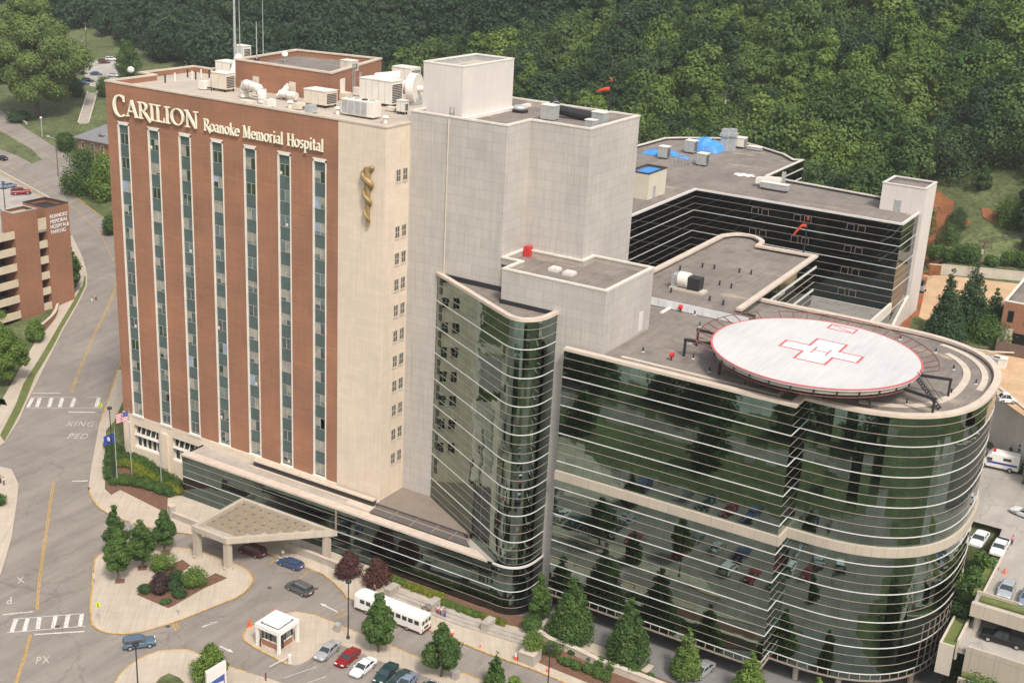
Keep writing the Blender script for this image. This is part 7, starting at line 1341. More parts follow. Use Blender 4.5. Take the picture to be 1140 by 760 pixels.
TR('street_tree', 'round green tree nearest the plaza corner, in its own mulch square', 'tree', G3((-38.8,-26.82)), 9.33, 5.4, 'oval', leaves=9000, seed=2, z0=.22, size=.30)
TR('street_tree', 'green tree behind the nearest plaza tree, topmost crown of the left pair', 'tree', G3((-45.45,-21.35)), 8.59, 5.2, 'oval', leaves=8000, seed=3, z0=.2, size=.30)
TR('street_tree', 'broad green tree in the middle of the plaza row', 'tree', G3((-38.98,-21.99)), 8.48, 5.8, 'oval', leaves=9000, seed=4, z0=.22, size=.30)
TR('street_tree', 'green tree closest to the canopy in the plaza row', 'tree', G3((-39.68,-16.38)), 7.35, 5.0, 'oval', leaves=8000, seed=5, z0=.25, size=.30)
TR('street_tree', 'green tree on the pavement in front of the bus', 'tree', G3((5.56,-19.13)), 9.21, 5.8, 'oval', leaves=9000, seed=6, z0=.2, size=.3)
TR('street_tree', 'green tree at the rear end of the bus, right of the parked cars', 'tree', G3((16.34,-18.94)), 8.50, 6.4, 'oval', leaves=9000, seed=7, z0=.2, size=.3)
TR('street_tree', 'treetop rising from the bottom edge at the centre', 'tree', G3((30.05,-22.25)), 7.4, 5.6, 'oval', leaves=7000, seed=8, size=.3, mat='light leaves')
TR('street_tree', 'loose green tree half hidden by the tall white sign', 'tree', G3((-8.83,-38.01)), 5.4, 6.6, 'oval', leaves=7500, seed=9, size=.3, z0=.1, mat='light leaves')
TR('conical_tree', 'widest dark conical tree left of three before the glass block', 'tree', G3((26.74,0.05)), 10.65, 7.8, 'cone', leaves=15000, seed=10, size=.32, nl=11, z0=.1)
TR('conical_tree', 'conical tree second from the left before the glass block', 'tree', G3((36.21,-0.1)), 10.60, 7.2, 'cone', leaves=15000, seed=11, size=.32, nl=11, z0=.1)
TR('conical_tree', 'light green conical tree above the drive entrance', 'tree', G3((44.85,1.09)), 8.21, 5.0, 'cone', leaves=11000, seed=12, size=.30, nl=9, z0=.1, mat='light leaves')
TR('conical_tree', 'light green conical tree right of the silver sedan', 'tree', G3((54.21,1.4)), 7.6, 5.6, 'cone', leaves=11000, seed=13, size=.30, nl=9, z0=.1, mat='light leaves')
TR('conical_tree', 'tip of a light green conical tree at the bottom edge under the glass corner', 'tree', G3((63.37,2.34)), 6.6, 4.6, 'cone', leaves=8000, seed=14, size=.30, nl=9, z0=.1, mat='light leaves')
TR('small_tree', 'dark green tree tucked against the grey column beside the curved glass', 'tree', G3((20.43,1.59)), 7.78, 4.6, 'oval', leaves=8000, seed=15, size=.28, z0=.1)
TR('maroon_tree', 'left of two maroon trees in front of the entrance glass', 'tree', G3((-11.27,-4.57)), 4.3, 4.2, 'round', leaves=8000, seed=16, size=.26, mat='maroon leaves', z0=.12); TR('maroon_tree', 'right of two maroon trees in front of the entrance glass', 'tree', G3((-6.18,-3.97)), 4.4, 4.3, 'round', leaves=8000, seed=17, size=.26, mat='maroon leaves', z0=.12)
def bush(lb, p, w, h, mat='tree leaves', seed=1, n=2500, size=.22, group=None, name='bush', cat='bush'):
    rr_ = random.Random(seed); lobes = [(rr_.uniform(-.22, .22)*w, rr_.uniform(-.22, .22)*w, h*.45+rr_.uniform(-.1, .1)*h, w*.33, w*.33, h*.45) for _ in range(5)]
    t = thing(name, lb, cat, p, 0, group); me = leaf_mesh('foliage', lobes, n, size, MATS[mat], seed, shell=.6, zmin=.02); o = bpy.data.objects.new('foliage', me); COL.objects.link(o); o.parent = t
    mb = MB(); 
    for k in range(4): mb.tube((p[0], p[1], p[2]), (p[0]+lobes[k][0], p[1]+lobes[k][1], p[2]+h*.5), .05, .02, n=5)
    mb.obj('stems', BARK, t); return t
bush('weeping light green bush in the plaza bed', G3((-28.41,-20.81)), 4.6, 3.2, 'light leaves', 21, 4000); bush('dark plum bush in the plaza bed', G3((-31.9,-25.35)), 3.6, 3.2, 'plum leaves', 22, 4000); bush('fresh green bush at the back of the plaza bed', G3((-35.72,-20.66)), 3.8, 3.2, 'light leaves', 23, 3500)
for lb, p, w, h in (('spreading dark juniper behind the plum bush', (-31.94,-21.7), 3.4, 1.8), ('spreading juniper in the middle of the plaza bed', (-30.72,-23.49), 3.0, 1.5), ('low juniper in front of the weeping bush', (-28.34,-24.73), 2.8, 1.2), ('low juniper at the left tip of the plaza bed', (-33.38,-27.07), 2.6, 1.3), ('small juniper at the front tip of the plaza bed', (-28.18,-27.5), 1.5, .8), ('dark juniper beside the weeping bush', (-29.55,-21.98), 2.4, 1.5)): bush(lb, G3(p), w, h, 'spruce leaves', int(w*100+h*10), 2200, .2, 'junipers in the plaza bed')
hb = [([(-71.99,2.66),(-72.5,5.78),(-69.41,5.11),(-64.6,3.86),(-59.66,2.84),(-55.75,2.08)], 'tree leaves', 2.6, 'dark clipped shrubs along the stone base'), ([(-69.88,1.8),(-68.2,3.08),(-64.64,1.91),(-60.92,1.42),(-57.28,1.39),(-53.69,0.46)], 'yellow leaves', 2.0, 'yellow-green shrubs in the flag bed'), ([(-77.05,6.41),(-73.01,3.38),(-68.74,-1.19),(-65.18,-3.18),(-63.91,-2.23),(-61.58,-1.85),(-59.66,-1.32),(-56.97,-1.11),(-54.43,-0.99)], 'tree leaves', 2.3, 'green shrubs at the front of the flag bed')]
nb = 0
for pts, mt, w, g_ in hb:
    pb_ = None
    for i, p in enumerate(smooth_path([tuple(q) for q in pts], 2)):
        q = (p[0], p[1], .18)
        if pb_ is None or i % 4 == 0: pb_ = bush(g_.replace('shrubs', 'shrub'), q, w*1.35, w*.75, mt, 40+nb, 2200, .22, g_, 'shrub', 'shrub'); nb += 1
        else: dup(pb_, q, i*1.3, scale=.85+.3*random.random())
for i, (p, w) in enumerate([((26.42,-5.1), 3.4), ((28.78,-3.13), 1.5), ((28.61,-6.07), 1.4), ((29.79,-6.06), 2.0), ((31.07,-6.25), 2.0), ((31.49,-3.19), 1.8), ((33.51,-3.41), 2.2), ((35.52,-3.36), 2.4), ((32.87,-5.79), 2.3), ((34.65,-5.88), 2.4), ((35.9,-6.06), 2.0), ((38.76,-2.96), 2.6), ((41.12,-3.16), 2.2)]):
    bush('round clipped dark green shrub in the bark bed before the glass block', G3(p), w*.95, w*.62, 'tree leaves', 80+i, 1500, .2, 'round shrubs in the bark bed', 'shrub', 'shrub')
bush('clipped round bush standing in the concrete planter box', (*(24.41,-7.38), 1.3), 3.6, 3.2, 'light leaves', 97, 3500, .2); bush('dense green bush at the foot of the grey column', G3((21.15,-1.27)), 3.6, 2.6, 'tree leaves', 98, 3000, .24)
hd = [(x, -1.9-(0.9 if x > 5 else 0)) for x in np.arange(-9, 17, 1.5)]
pb_ = None
for i, (x, y) in enumerate(hd):
    if i % 5 == 0: pb_ = bush('low yellow-green shrub in the strip behind the steps', (x, y, .2), 2.0, .8, 'yellow leaves' if i % 2 else 'light leaves', 110+i, 1300, .16, 'low shrubs behind the steps', 'shrub', 'shrub')
    else: dup(pb_, (x, y, .2), i*.9)
TR('street_tree', 'round green tree in the brick planter beside the garage tower', 'tree', G3((-150.67,61.03)), 11.52, 8.6, 'oval', leaves=9000, seed=31, size=.4, z0=.15); TR('leafy_tree', 'dense green tree at the left edge above the garage lawn', 'tree', G3((-118.98,16)), 15.35, 11.5, 'oval', leaves=14000, seed=32, size=.42, z0=.12, nl=20, mat='light leaves'); TR('leafy_tree', 'small pale tree below the garage brick tower', 'tree', G3((-134.06,36.01)), 5.0, 6.5, 'oval', leaves=5000, seed=33, size=.35, z0=.15, mat='light leaves')
TR('leafy_tree', 'huge spreading light green tree in the upper left corner', 'tree', G3((-289.24,166.59)), 46, 44, 'oval', leaves=80000, seed=34, size=.68, z0=.16, nl=40, mat='big tree leaves', tr=.9, shell=.45)
TR('leafy_tree', 'dark green tree beside the brick house and the road', 'tree', G3((-207.82,116.72)), 14.5, 14, 'round', leaves=11000, seed=35, size=.5, z0=.12, nl=20, mat='tree leaves'); TR('leafy_tree', 'second green tree between the house and the brick tower', 'tree', G3((-197.3,114.99)), 15, 10, 'round', leaves=9000, seed=36, size=.5, z0=.1, nl=18, mat='light leaves'); TR('leafy_tree', 'leafy tree behind the roof corner beside the far lot', 'tree', G3((-298.06,218.65)), 17, 9.5, 'round', leaves=10000, seed=37, size=.55, z0=.1, nl=18)
bush('dark bush left of the garden steps', G3((-298.07,192)), 8, 8, 'spruce leaves', 130, 4000, .5); bush('bush right of the garden steps', G3((-287.24,197.44)), 9, 8, 'tree leaves', 131, 4000, .5); bush('round bush at the corner of the brick house', G3((-247.03,142.8)), 8, 6.5, 'tree leaves', 132, 4000, .45); bush('dark hedge along the upper road under the big tree', G3((-290.12,158.45)), 9, 4, 'spruce leaves', 133, 3500, .45)
bush('small bush at the left edge beside the person', G3((-74.52,-21.24)), 3, 2.2, 'tree leaves', 134, 2000, .25); bush('shrub by the brick tower beside the street', G3((-173.16,94.17)), 6, 6, 'tree leaves', 135, 2500, .4)
def gz3(x, y, z=24.6): return (x, y, z)
TR('spruce', 'pointed dark spruce, tallest left one of the clump by the dirt yard', 'tree', gz3(*(51.97,107.31)), 14, 7.5, 'cone', leaves=9000, seed=41, size=.42, nl=11, mat='spruce leaves', z0=.05); TR('spruce', 'broad dark spruce at the front left of the clump', 'tree', gz3(*(52.95,103.94)), 10, 9.5, 'cone', leaves=9000, seed=42, size=.42, nl=9, mat='spruce leaves', z0=.03); TR('spruce', 'broad tall spruce in the middle of the clump', 'tree', gz3(*(55.21,114.24)), 14.5, 9.5, 'cone', leaves=11000, seed=43, size=.42, nl=11, mat='spruce leaves', z0=.03); TR('spruce', 'small pointed spruce at the right of the clump', 'tree', gz3(*(59.07,118.88)), 8.5, 6, 'cone', leaves=7000, seed=44, size=.4, nl=9, mat='spruce leaves', z0=.03)
TR('leafy_tree', 'low spreading light green tree before the brick building', 'tree', gz3(*(60.46,108.69)), 5.5, 10.5, 'round', leaves=7000, seed=45, size=.36, z0=.3, mat='tree leaves')
TR('leafy_tree', 'green tree rising between the curved glass and the parking deck', 'tree', (77.2, 26.5, 0), 17.5, 6.6, 'round', leaves=14000, seed=46, size=.36, z0=.1, nl=20); TR('leafy_tree', 'green tree filling the bottom right corner below the deck', 'tree', (83.5, 6.5, 0), 12.0, 9.8, 'round', leaves=14000, seed=47, size=.34, z0=.1, nl=20); TR('leafy_tree', 'dark green tree behind the deck corner tree', 'tree', (77.0, 33.5, 0), 17.0, 6.0, 'round', leaves=10000, seed=48, size=.36, z0=.1, nl=18)
for i, p in enumerate([(72.64,74.59), (74.29,73.08), (75.91,71.59)]): tree_thing('narrow_cypress', 'narrow upright evergreen against the tall retaining wall', 'tree', (p[0], p[1], 14.1), [3.6, 5.6, 5.0][i], 1.8, 'cone', 1800, .25, 'spruce leaves', .08, 50+i, 'narrow evergreens against the retaining wall', z0=.03, nl=7)
# hedge balls on the bank behind the pale wall
for i, p in enumerate([(35.82,167.27), (39.47,161.95), (42.08,162.31), (44.4,163.2), (49.2,164.2), (53.33,167.34), (55.63,168.22)]): bush('round clipped bush on the bank behind the pale wall', G3(p), [6, 4, 6, 6, 4, 5, 6][i], [4.4, 3.2, 4.6, 4.8, 2.6, 3.8, 4.6][i], 'tree leaves', 150+i, 1800, .4, 'round bushes behind the pale wall')
drape('clay_path', [(23.91,208.76),(31.47,200.32),(35.3,183.18),(38.76,164.12),(36.64,157.86),(26.85,190.34)], CLAY, .25); drape('clay_path', [(39.38,195.38),(45.52,194.14),(48.39,191.51),(44.75,188.48),(41.1,190.52)], CLAY, .25); drape('clay_path', [(33.29,193.77),(39.08,188.21),(38.26,185.61),(33.73,190.6)], CLAY, .25)
# invented trees for the glass to mirror, in front of the hospital outside the frame
mt0 = None
for i in range(22):
    x = -30+i*7.0; y = [-84, -86, -83, -60][i % 4]
    if mt0 is None or i == 7: mt0 = tree_thing('mirrored_tree', 'green tree beyond the open lot, visible only mirrored in the glass block', 'tree', (x, y, 0), 11.0, 8.5, 'round', 3500, .6, 'tree leaves', .2, 60+i, 'trees mirrored in the glass', z0=.15)
    else: dup(mt0, (x, y, 0), i*1.7, scale=.7+.6*random.random())
mt1 = tree_thing('mirrored_tree', 'small conical tree in a lot island, visible only mirrored in the glass block', 'tree', (14, -36, 0), 7.0, 4.0, 'cone', 3000, .4, 'tree leaves', .12, 91, 'lot trees mirrored in the glass', z0=.1, nl=8)
for x, y in ((47, -36), (24, -17), (56, -17)): dup(mt1, (x, y, 0), x, scale=.9)
drape('far_street', [(-160, -68), (130, -68), (130, -76), (-160, -76)], ASPH, .05); drape('mirrored_flat', [(-200, -92), (160, -92), (160, -190), (-200, -190)], M('pale mirrored flat', (0.36, 0.37, 0.31), .8, var=.25, scale=.05), .06)  # unseen street and pale flat, added only to be mirrored in the glass
# the wooded hill
fv = []
for k in range(6):
    rr_ = random.Random(200+k); h = 15; lobes = lobes_round(h, [15, 10, 17.5, 9, 14, 16][k], [9, 8, 11, 9, 9, 10][k], rr_, .12, .97) if k not in (1, 3) else lobes_oval(h, [0, 13, 0, 11.5][k], 7, rr_, .12)
    me = leaf_mesh('crown', lobes, 6500, .74, MATS['forest leaves'], 300+k, shell=.6, rough=.42)
    tm = trunk_mb(h, .3, lobes, rr_).obj('trunk', BARK, None); fv.append((me, tm.data)); bpy.data.objects.remove(tm)
FOREST = [(55.0,178.7,27.6,5.7,0,2.1),(36.2,178.2,25.9,5.8,2,4.3),(54.6,185.8,29.6,14.1,1,2.9),(17.0,177.6,19.7,12.5,4,2.2),(35.9,186.3,28.2,5.9,2,6.2),(47.5,189.5,30.7,7.2,2,3.2),(0.5,176.0,19.2,19.7,1,2.2),(8.5,180.0,20.6,16.0,4,0.4),(21.1,185.7,22.8,18.0,5,3.8),(53.9,195.5,32.8,15.9,1,5.4),(-18.5,176.0,18.4,16.8,1,0.9),(10.2,186.8,23.2,17.7,5,3.1),(-11.7,179.9,19.8,18.4,2,6.3),(-28.4,178.1,18.6,20.3,1,2.2),(0.8,189.6,24.5,13.5,2,2.5),(58.7,205.0,36.2,13.1,5,5.3),(19.6,198.5,28.5,12.7,3,0.2),(-9.2,189.8,23.8,16.6,0,2.5),(36.9,204.9,35.4,7.4,1,1.0),(-18.8,187.4,22.0,12.6,0,2.1),(9.7,198.1,28.3,14.7,2,4.2),(-30.0,185.4,20.5,15.0,3,3.7),(2.5,198.9,28.7,15.5,4,5.1),(-35.1,186.6,20.6,13.3,1,2.3),(57.4,214.5,39.9,15.9,1,5.1),(-8.6,199.0,27.9,19.3,1,5.8),(17.8,208.2,33.1,17.1,4,5.8),(-19.9,195.9,25.4,16.0,1,0.2),(48.8,216.6,40.7,18.0,2,0.2),(-2.2,204.4,31.1,17.1,2,3.6),(8.0,207.9,33.0,14.1,2,0.2),(38.8,218.2,41.1,16.3,5,4.6),(26.9,215.3,37.2,13.6,2,0.2),(-27.0,197.8,25.6,12.8,3,2.4),(-9.2,206.2,31.2,16.7,5,2.3),(20.7,215.4,36.7,14.5,4,0.3),(-48.1,190.0,21.0,12.1,5,4.9),(-38.4,194.7,23.4,19.6,2,1.2),(9.9,214.9,36.4,17.2,0,2.0),(-58.8,187.5,19.9,13.8,3,3.0),(-20.2,207.5,30.7,20.4,0,4.7),(-28.9,204.4,28.4,17.3,0,0.3),(45.0,226.6,44.6,20.0,1,5.5),(0.4,217.2,37.6,19.9,0,2.0),(37.8,226.8,44.5,17.5,0,5.5),(-66.3,188.5,20.0,21.0,0,3.0),(30.3,226.5,43.1,18.9,4,5.9),(-11.7,215.2,35.3,17.8,5,5.2),(-48.7,199.6,24.5,12.9,2,2.5),(-74.6,186.8,19.8,12.3,5,1.1),(19.9,226.8,42.4,12.4,1,3.1),(-37.3,208.3,29.4,15.4,5,3.2),(-57.9,198.5,23.4,13.0,3,4.1),(-48.1,204.0,26.4,14.0,5,2.4),(1.8,223.9,40.9,19.9,2,4.4),(-28.0,213.8,32.9,19.0,4,3.5),(9.1,227.1,42.6,20.3,1,6.0),(45.3,235.0,48.0,15.1,2,3.4),(-21.0,217.5,35.4,19.4,1,4.6),(-66.5,197.7,22.5,17.7,4,4.1),(29.9,234.1,46.7,14.6,1,5.0),(35.1,235.4,47.8,17.4,5,1.4),(-84.6,189.3,20.1,13.0,5,1.8),(-7.1,226.2,41.3,19.3,2,5.1),(-76.9,195.4,21.3,16.1,3,3.7),(-58.2,205.8,26.3,15.4,4,2.9),(20.5,235.3,46.8,15.7,4,2.7),(-38.9,215.6,32.7,14.8,5,1.0),(-20.0,225.2,39.4,16.0,5,0.2),(9.4,235.8,47.0,20.4,0,1.2),(45.4,243.4,51.4,16.2,5,1.3),(38.0,242.8,51.1,18.8,4,0.5),(-65.0,207.7,26.5,13.5,2,4.1),(1.8,235.3,46.8,13.0,4,3.1),(-44.7,218.2,33.3,12.7,5,0.2),(-55.5,213.3,29.9,13.5,0,0.6),(-30.5,225.3,38.3,14.2,0,4.2),(-74.0,204.3,24.4,18.2,5,5.4),(-92.3,195.9,21.0,13.2,4,0.2),(25.7,244.4,51.5,19.8,2,5.8),(-87.0,199.1,21.9,12.6,1,4.2),(-18.6,233.4,43.7,20.6,3,5.1),(17.8,244.0,51.2,15.1,5,2.5),(-8.9,236.9,46.6,20.0,4,0.0),(-40.0,227.3,38.3,13.5,4,3.4),(47.5,251.9,54.9,20.8,3,1.5),(-1.6,241.9,50.0,14.4,4,0.8),(8.8,246.0,52.3,16.7,2,5.3),(-49.1,225.8,36.6,16.7,3,5.7),(27.8,250.9,54.7,15.1,5,1.7),(-66.2,217.8,30.9,17.6,5,5.1),(-105.1,195.9,21.0,20.7,2,5.1),(-54.6,224.5,35.3,12.3,4,4.8),(-36.5,233.7,41.9,20.4,3,1.2),(-28.7,236.8,44.3,20.2,1,5.4),(-86.1,208.9,25.3,20.8,3,1.5),(18.8,251.2,55.0,17.4,5,4.5),(-72.6,216.9,29.9,17.5,1,0.8),(-92.7,206.6,23.9,16.7,0,2.6),(35.8,255.7,56.7,18.6,4,2.0),(-44.9,232.8,40.5,17.7,4,4.9),(-111.5,196.6,21.1,14.3,3,1.4),(-67.3,223.0,33.3,18.8,4,0.3),(-11.4,246.6,51.3,18.0,4,5.7),(12.0,254.2,56.6,12.6,5,5.7),(-21.2,245.1,49.4,19.2,3,2.9),(45.0,261.6,59.0,17.1,0,4.1),(-86.5,216.6,28.5,16.6,0,3.9),(37.3,261.4,59.1,13.3,1,6.1),(-91.6,215.2,27.4,16.3,1,5.8),(-103.9,207.9,23.7,15.3,2,5.6),(-28.7,246.1,49.1,12.6,5,2.3),(-1.9,255.2,56.8,20.6,1,3.5),(-73.7,226.3,34.2,18.5,5,2.2),(17.5,260.4,59.8,18.4,3,2.3),(-11.5,253.6,54.9,15.5,0,1.8),(-124.5,197.2,21.2,12.2,0,6.1),(28.6,264.0,61.2,20.8,4,2.3),(-57.7,237.2,41.3,20.3,4,5.6),(7.8,261.0,60.1,15.3,1,0.9),(-26.3,251.0,51.8,17.2,4,0.4),(-63.5,235.6,39.9,15.8,0,0.8),(-20.1,253.3,53.8,17.0,4,2.0),(-39.9,246.1,47.8,13.9,2,5.6),(-115.1,205.7,22.5,16.1,4,1.3),(-82.2,226.6,33.5,14.8,3,4.7),(-46.7,244.1,46.0,17.1,4,2.6),(0.3,260.5,59.8,13.1,5,4.8),(-58.6,241.5,43.4,15.6,5,2.6),(45.0,271.7,63.2,17.0,2,6.1),(-121.3,205.8,22.4,19.2,3,4.4),(-77.4,232.7,37.0,18.1,4,6.0),(-10.8,260.7,58.7,15.4,2,3.9),(-105.8,217.3,27.1,20.6,1,0.5),(-110.4,214.4,25.6,13.1,0,0.9),(-133.1,199.5,21.5,20.5,4,4.9),(-92.1,227.2,32.8,13.6,4,5.9),(36.1,273.5,64.5,18.5,0,1.9),(19.3,271.0,65.3,15.1,2,3.1),(-37.8,255.7,53.0,12.8,2,6.2),(26.0,273.9,66.6,16.5,1,1.5),(-65.1,246.2,45.0,12.0,4,5.9),(-17.9,264.8,60.0,14.4,2,5.5),(-101.5,226.7,31.6,12.4,3,1.6),(-84.9,237.1,38.3,16.3,2,5.8),(-46.7,255.4,51.8,15.1,5,2.8),(-123.6,213.7,24.4,19.7,4,5.6),(-92.3,233.7,35.9,19.2,1,4.7),(-131.8,208.4,22.8,18.2,4,2.7),(10.1,274.3,67.1,14.4,1,2.3),(-29.3,263.1,57.8,13.3,0,3.2),(-36.5,260.9,55.8,21.0,5,5.0),(0.4,272.5,66.2,18.8,4,4.5),(-56.9,253.9,49.9,19.1,3,5.8),(-77.2,245.6,43.4,16.3,1,1.8),(-113.9,224.8,29.6,14.5,3,4.1),(-141.3,206.1,22.4,19.3,5,5.6),(36.2,282.2,68.3,21.0,4,2.4),(-130.7,213.6,24.0,15.6,0,3.0),(28.2,281.5,70.1,19.4,4,3.2),(19.6,280.2,70.2,14.8,1,2.9),(-45.1,261.5,55.1,16.0,2,4.7),(-10.3,273.6,65.5,20.4,0,5.6),(-66.8,252.9,48.2,20.5,2,2.4),(-104.0,234.0,34.8,15.6,2,0.1),(10.1,280.6,70.4,16.4,1,0.7),(-85.8,245.7,42.5,17.5,0,4.7),(-21.1,273.2,64.0,15.1,3,2.2),(-123.0,224.6,28.7,15.6,5,5.9),(-76.5,252.6,47.0,15.3,0,1.4),(-29.6,272.4,62.6,16.0,4,0.2),(-139.6,215.5,24.2,18.4,5,1.4),(-63.3,260.4,52.5,17.9,4,3.2),(-92.8,245.8,41.8,19.9,5,4.9),(-2.5,281.8,70.7,19.5,4,5.1),(-55.5,264.8,55.7,12.8,4,0.2),(27.9,288.9,73.9,13.2,1,1.5),(36.1,291.0,72.2,13.7,5,4.6),(-114.7,235.3,34.4,13.0,5,6.1),(-152.8,208.9,22.8,16.9,4,5.9),(-8.2,283.1,70.7,12.8,0,3.6),(-131.3,225.5,28.4,20.5,5,1.3),(-104.6,242.9,39.1,17.8,0,4.7),(-21.0,279.9,67.6,20.9,3,2.6),(19.8,290.3,75.5,12.6,0,2.9),(-83.4,255.5,47.7,19.5,2,2.1),(-39.1,274.6,62.7,12.8,0,0.1),(-150.0,214.3,23.6,15.9,3,4.7),(9.6,289.5,75.1,19.0,5,1.3),(-160.0,207.3,22.6,12.8,5,5.5),(-72.8,262.4,52.5,17.6,1,4.4),(-122.0,235.7,33.8,17.4,1,0.6),(-47.6,274.0,61.4,16.8,0,2.3),(-96.2,251.9,44.5,13.1,3,0.4),(-142.3,223.7,26.8,18.1,2,4.7),(-27.1,282.7,68.3,20.2,3,2.3),(2.3,291.1,75.9,16.7,2,3.2),(-63.8,269.7,57.3,14.9,0,0.5),(-111.3,246.3,40.0,16.9,3,1.0),(-37.1,281.1,66.3,12.8,0,3.1),(-130.7,234.3,32.3,14.1,5,3.8),(-56.7,274.2,60.4,15.5,3,0.8),(-84.6,261.6,50.7,15.0,3,2.9),(36.3,300.1,76.2,17.8,2,1.0),(-167.7,208.8,22.8,17.3,5,0.5),(-162.2,213.8,23.5,19.4,1,4.2),(-9.2,291.9,75.3,13.7,5,3.0),(27.9,300.7,79.9,18.7,0,0.6),(-150.9,223.5,26.1,15.5,4,0.6),(-124.4,242.2,36.6,16.5,5,6.3),(-16.5,291.1,74.0,20.1,2,6.2),(-102.7,255.4,45.6,17.0,4,2.0),(-48.8,281.3,65.1,15.3,0,2.1),(21.4,300.8,81.1,12.4,3,4.0),(11.0,299.9,80.6,20.4,3,3.1),(-35.6,288.9,70.6,17.7,4,3.2),(-27.5,291.6,73.0,12.5,5,4.5),(-93.7,265.0,51.4,20.8,2,0.2),(-142.2,235.4,31.7,15.2,5,5.2),(-168.5,216.0,23.8,14.2,0,1.0),(-113.5,254.8,44.1,13.2,3,2.0),(-76.1,274.5,58.4,14.6,4,0.3),(-85.0,271.1,55.6,14.7,1,1.2),(-57.8,283.5,65.2,15.0,0,5.4),(-133.2,244.4,36.8,15.9,0,2.5),(0.3,302.6,82.0,20.0,0,0.4),(-159.9,227.1,26.8,13.9,5,5.1),(-120.1,254.6,43.2,15.5,3,2.2),(30.7,309.3,83.0,19.0,5,2.1),(-18.9,299.1,78.0,13.6,2,0.5),(-93.1,270.3,54.3,19.8,3,0.6),(-65.0,283.4,64.3,20.2,2,0.9),(-105.8,264.0,49.6,17.1,4,3.2),(-141.1,242.7,35.2,14.6,4,2.3),(-152.4,234.6,30.4,14.9,0,1.1),(-76.4,279.3,60.8,17.6,1,3.6),(-110.6,262.0,48.0,14.9,3,1.7),(-11.4,302.6,80.7,16.5,2,6.1),(-129.6,251.3,40.5,17.1,4,1.0),(16.6,309.1,85.5,12.3,5,1.1),(-179.0,215.2,23.7,18.5,5,0.1),(35.8,312.2,81.8,19.8,2,3.6),(-45.3,293.1,71.7,18.8,1,5.6),(7.4,308.6,85.3,15.7,2,5.6),(-170.0,224.1,25.3,15.2,2,4.7),(-29.4,300.0,77.2,17.6,5,1.8),(-159.1,233.8,29.5,17.2,0,0.5),(-84.2,279.5,60.0,14.2,1,1.1),(-54.1,292.4,70.3,20.3,4,1.2),(-1.9,309.2,85.3,19.0,4,4.9),(-101.1,272.7,54.6,14.8,0,5.1),(-38.4,299.2,75.8,12.1,1,3.6),(-121.2,262.0,46.8,18.9,2,0.8),(-149.2,244.6,35.3,19.4,1,3.9),(-44.8,298.7,74.7,20.1,4,1.0),(-178.8,223.9,25.0,16.0,2,2.6),(-94.9,279.0,58.6,18.0,0,1.3),(-9.0,311.1,85.5,19.2,0,4.4),(-141.8,253.2,40.2,17.9,0,5.8),(-65.8,293.5,69.5,12.6,4,1.8),(-26.3,307.7,81.7,17.4,3,1.2),(29.4,320.2,89.0,12.2,5,0.3),(-190.4,217.8,24.0,14.7,4,5.9),(-57.7,297.9,72.8,20.4,1,1.3),(-20.8,310.7,83.9,15.3,2,1.2),(-169.4,236.4,29.7,16.5,2,1.8),(-103.9,279.1,57.6,12.7,1,0.6),(-112.6,274.6,54.2,16.9,3,3.3),(-120.6,270.1,51.0,14.9,4,6.1),(-83.5,289.9,65.5,12.9,3,2.7),(-160.8,244.4,34.0,19.6,4,0.4),(-185.7,225.5,25.2,20.2,4,2.5),(-132.1,264.7,47.0,13.8,2,4.3),(-77.7,293.3,68.1,18.6,0,5.9),(-151.6,253.4,39.2,16.0,0,3.7),(-63.7,301.0,73.7,20.1,4,0.3),(-139.3,263.2,45.4,15.3,0,3.7),(-37.9,310.8,81.9,13.7,5,0.1),(-176.6,236.6,29.2,18.8,3,5.0),(-199.5,218.3,24.1,17.5,1,6.1),(-167.0,244.8,33.6,19.6,2,6.1),(-75.0,298.7,71.2,19.0,3,6.0),(-101.9,288.6,62.7,15.8,5,1.8),(-115.0,282.1,57.8,17.3,4,3.7),(-161.9,252.4,37.7,17.6,1,4.4)]
for (x, y, z, h, k, rz) in FOREST:
    t = thing('forest_tree', 'broad-leaved tree of the wood that covers the hill behind the hospital', 'tree', (x, y, z-.3), rz, 'trees of the wooded hill'); s = h/15; w_ = s*(.85+.3*((x*7.3) % 1)); t.scale = (w_, w_, s)
    for nm, me in (('crown', fv[k][0]), ('trunk', fv[k][1])): o = bpy.data.objects.new(nm, me); COL.objects.link(o); o.parent = t
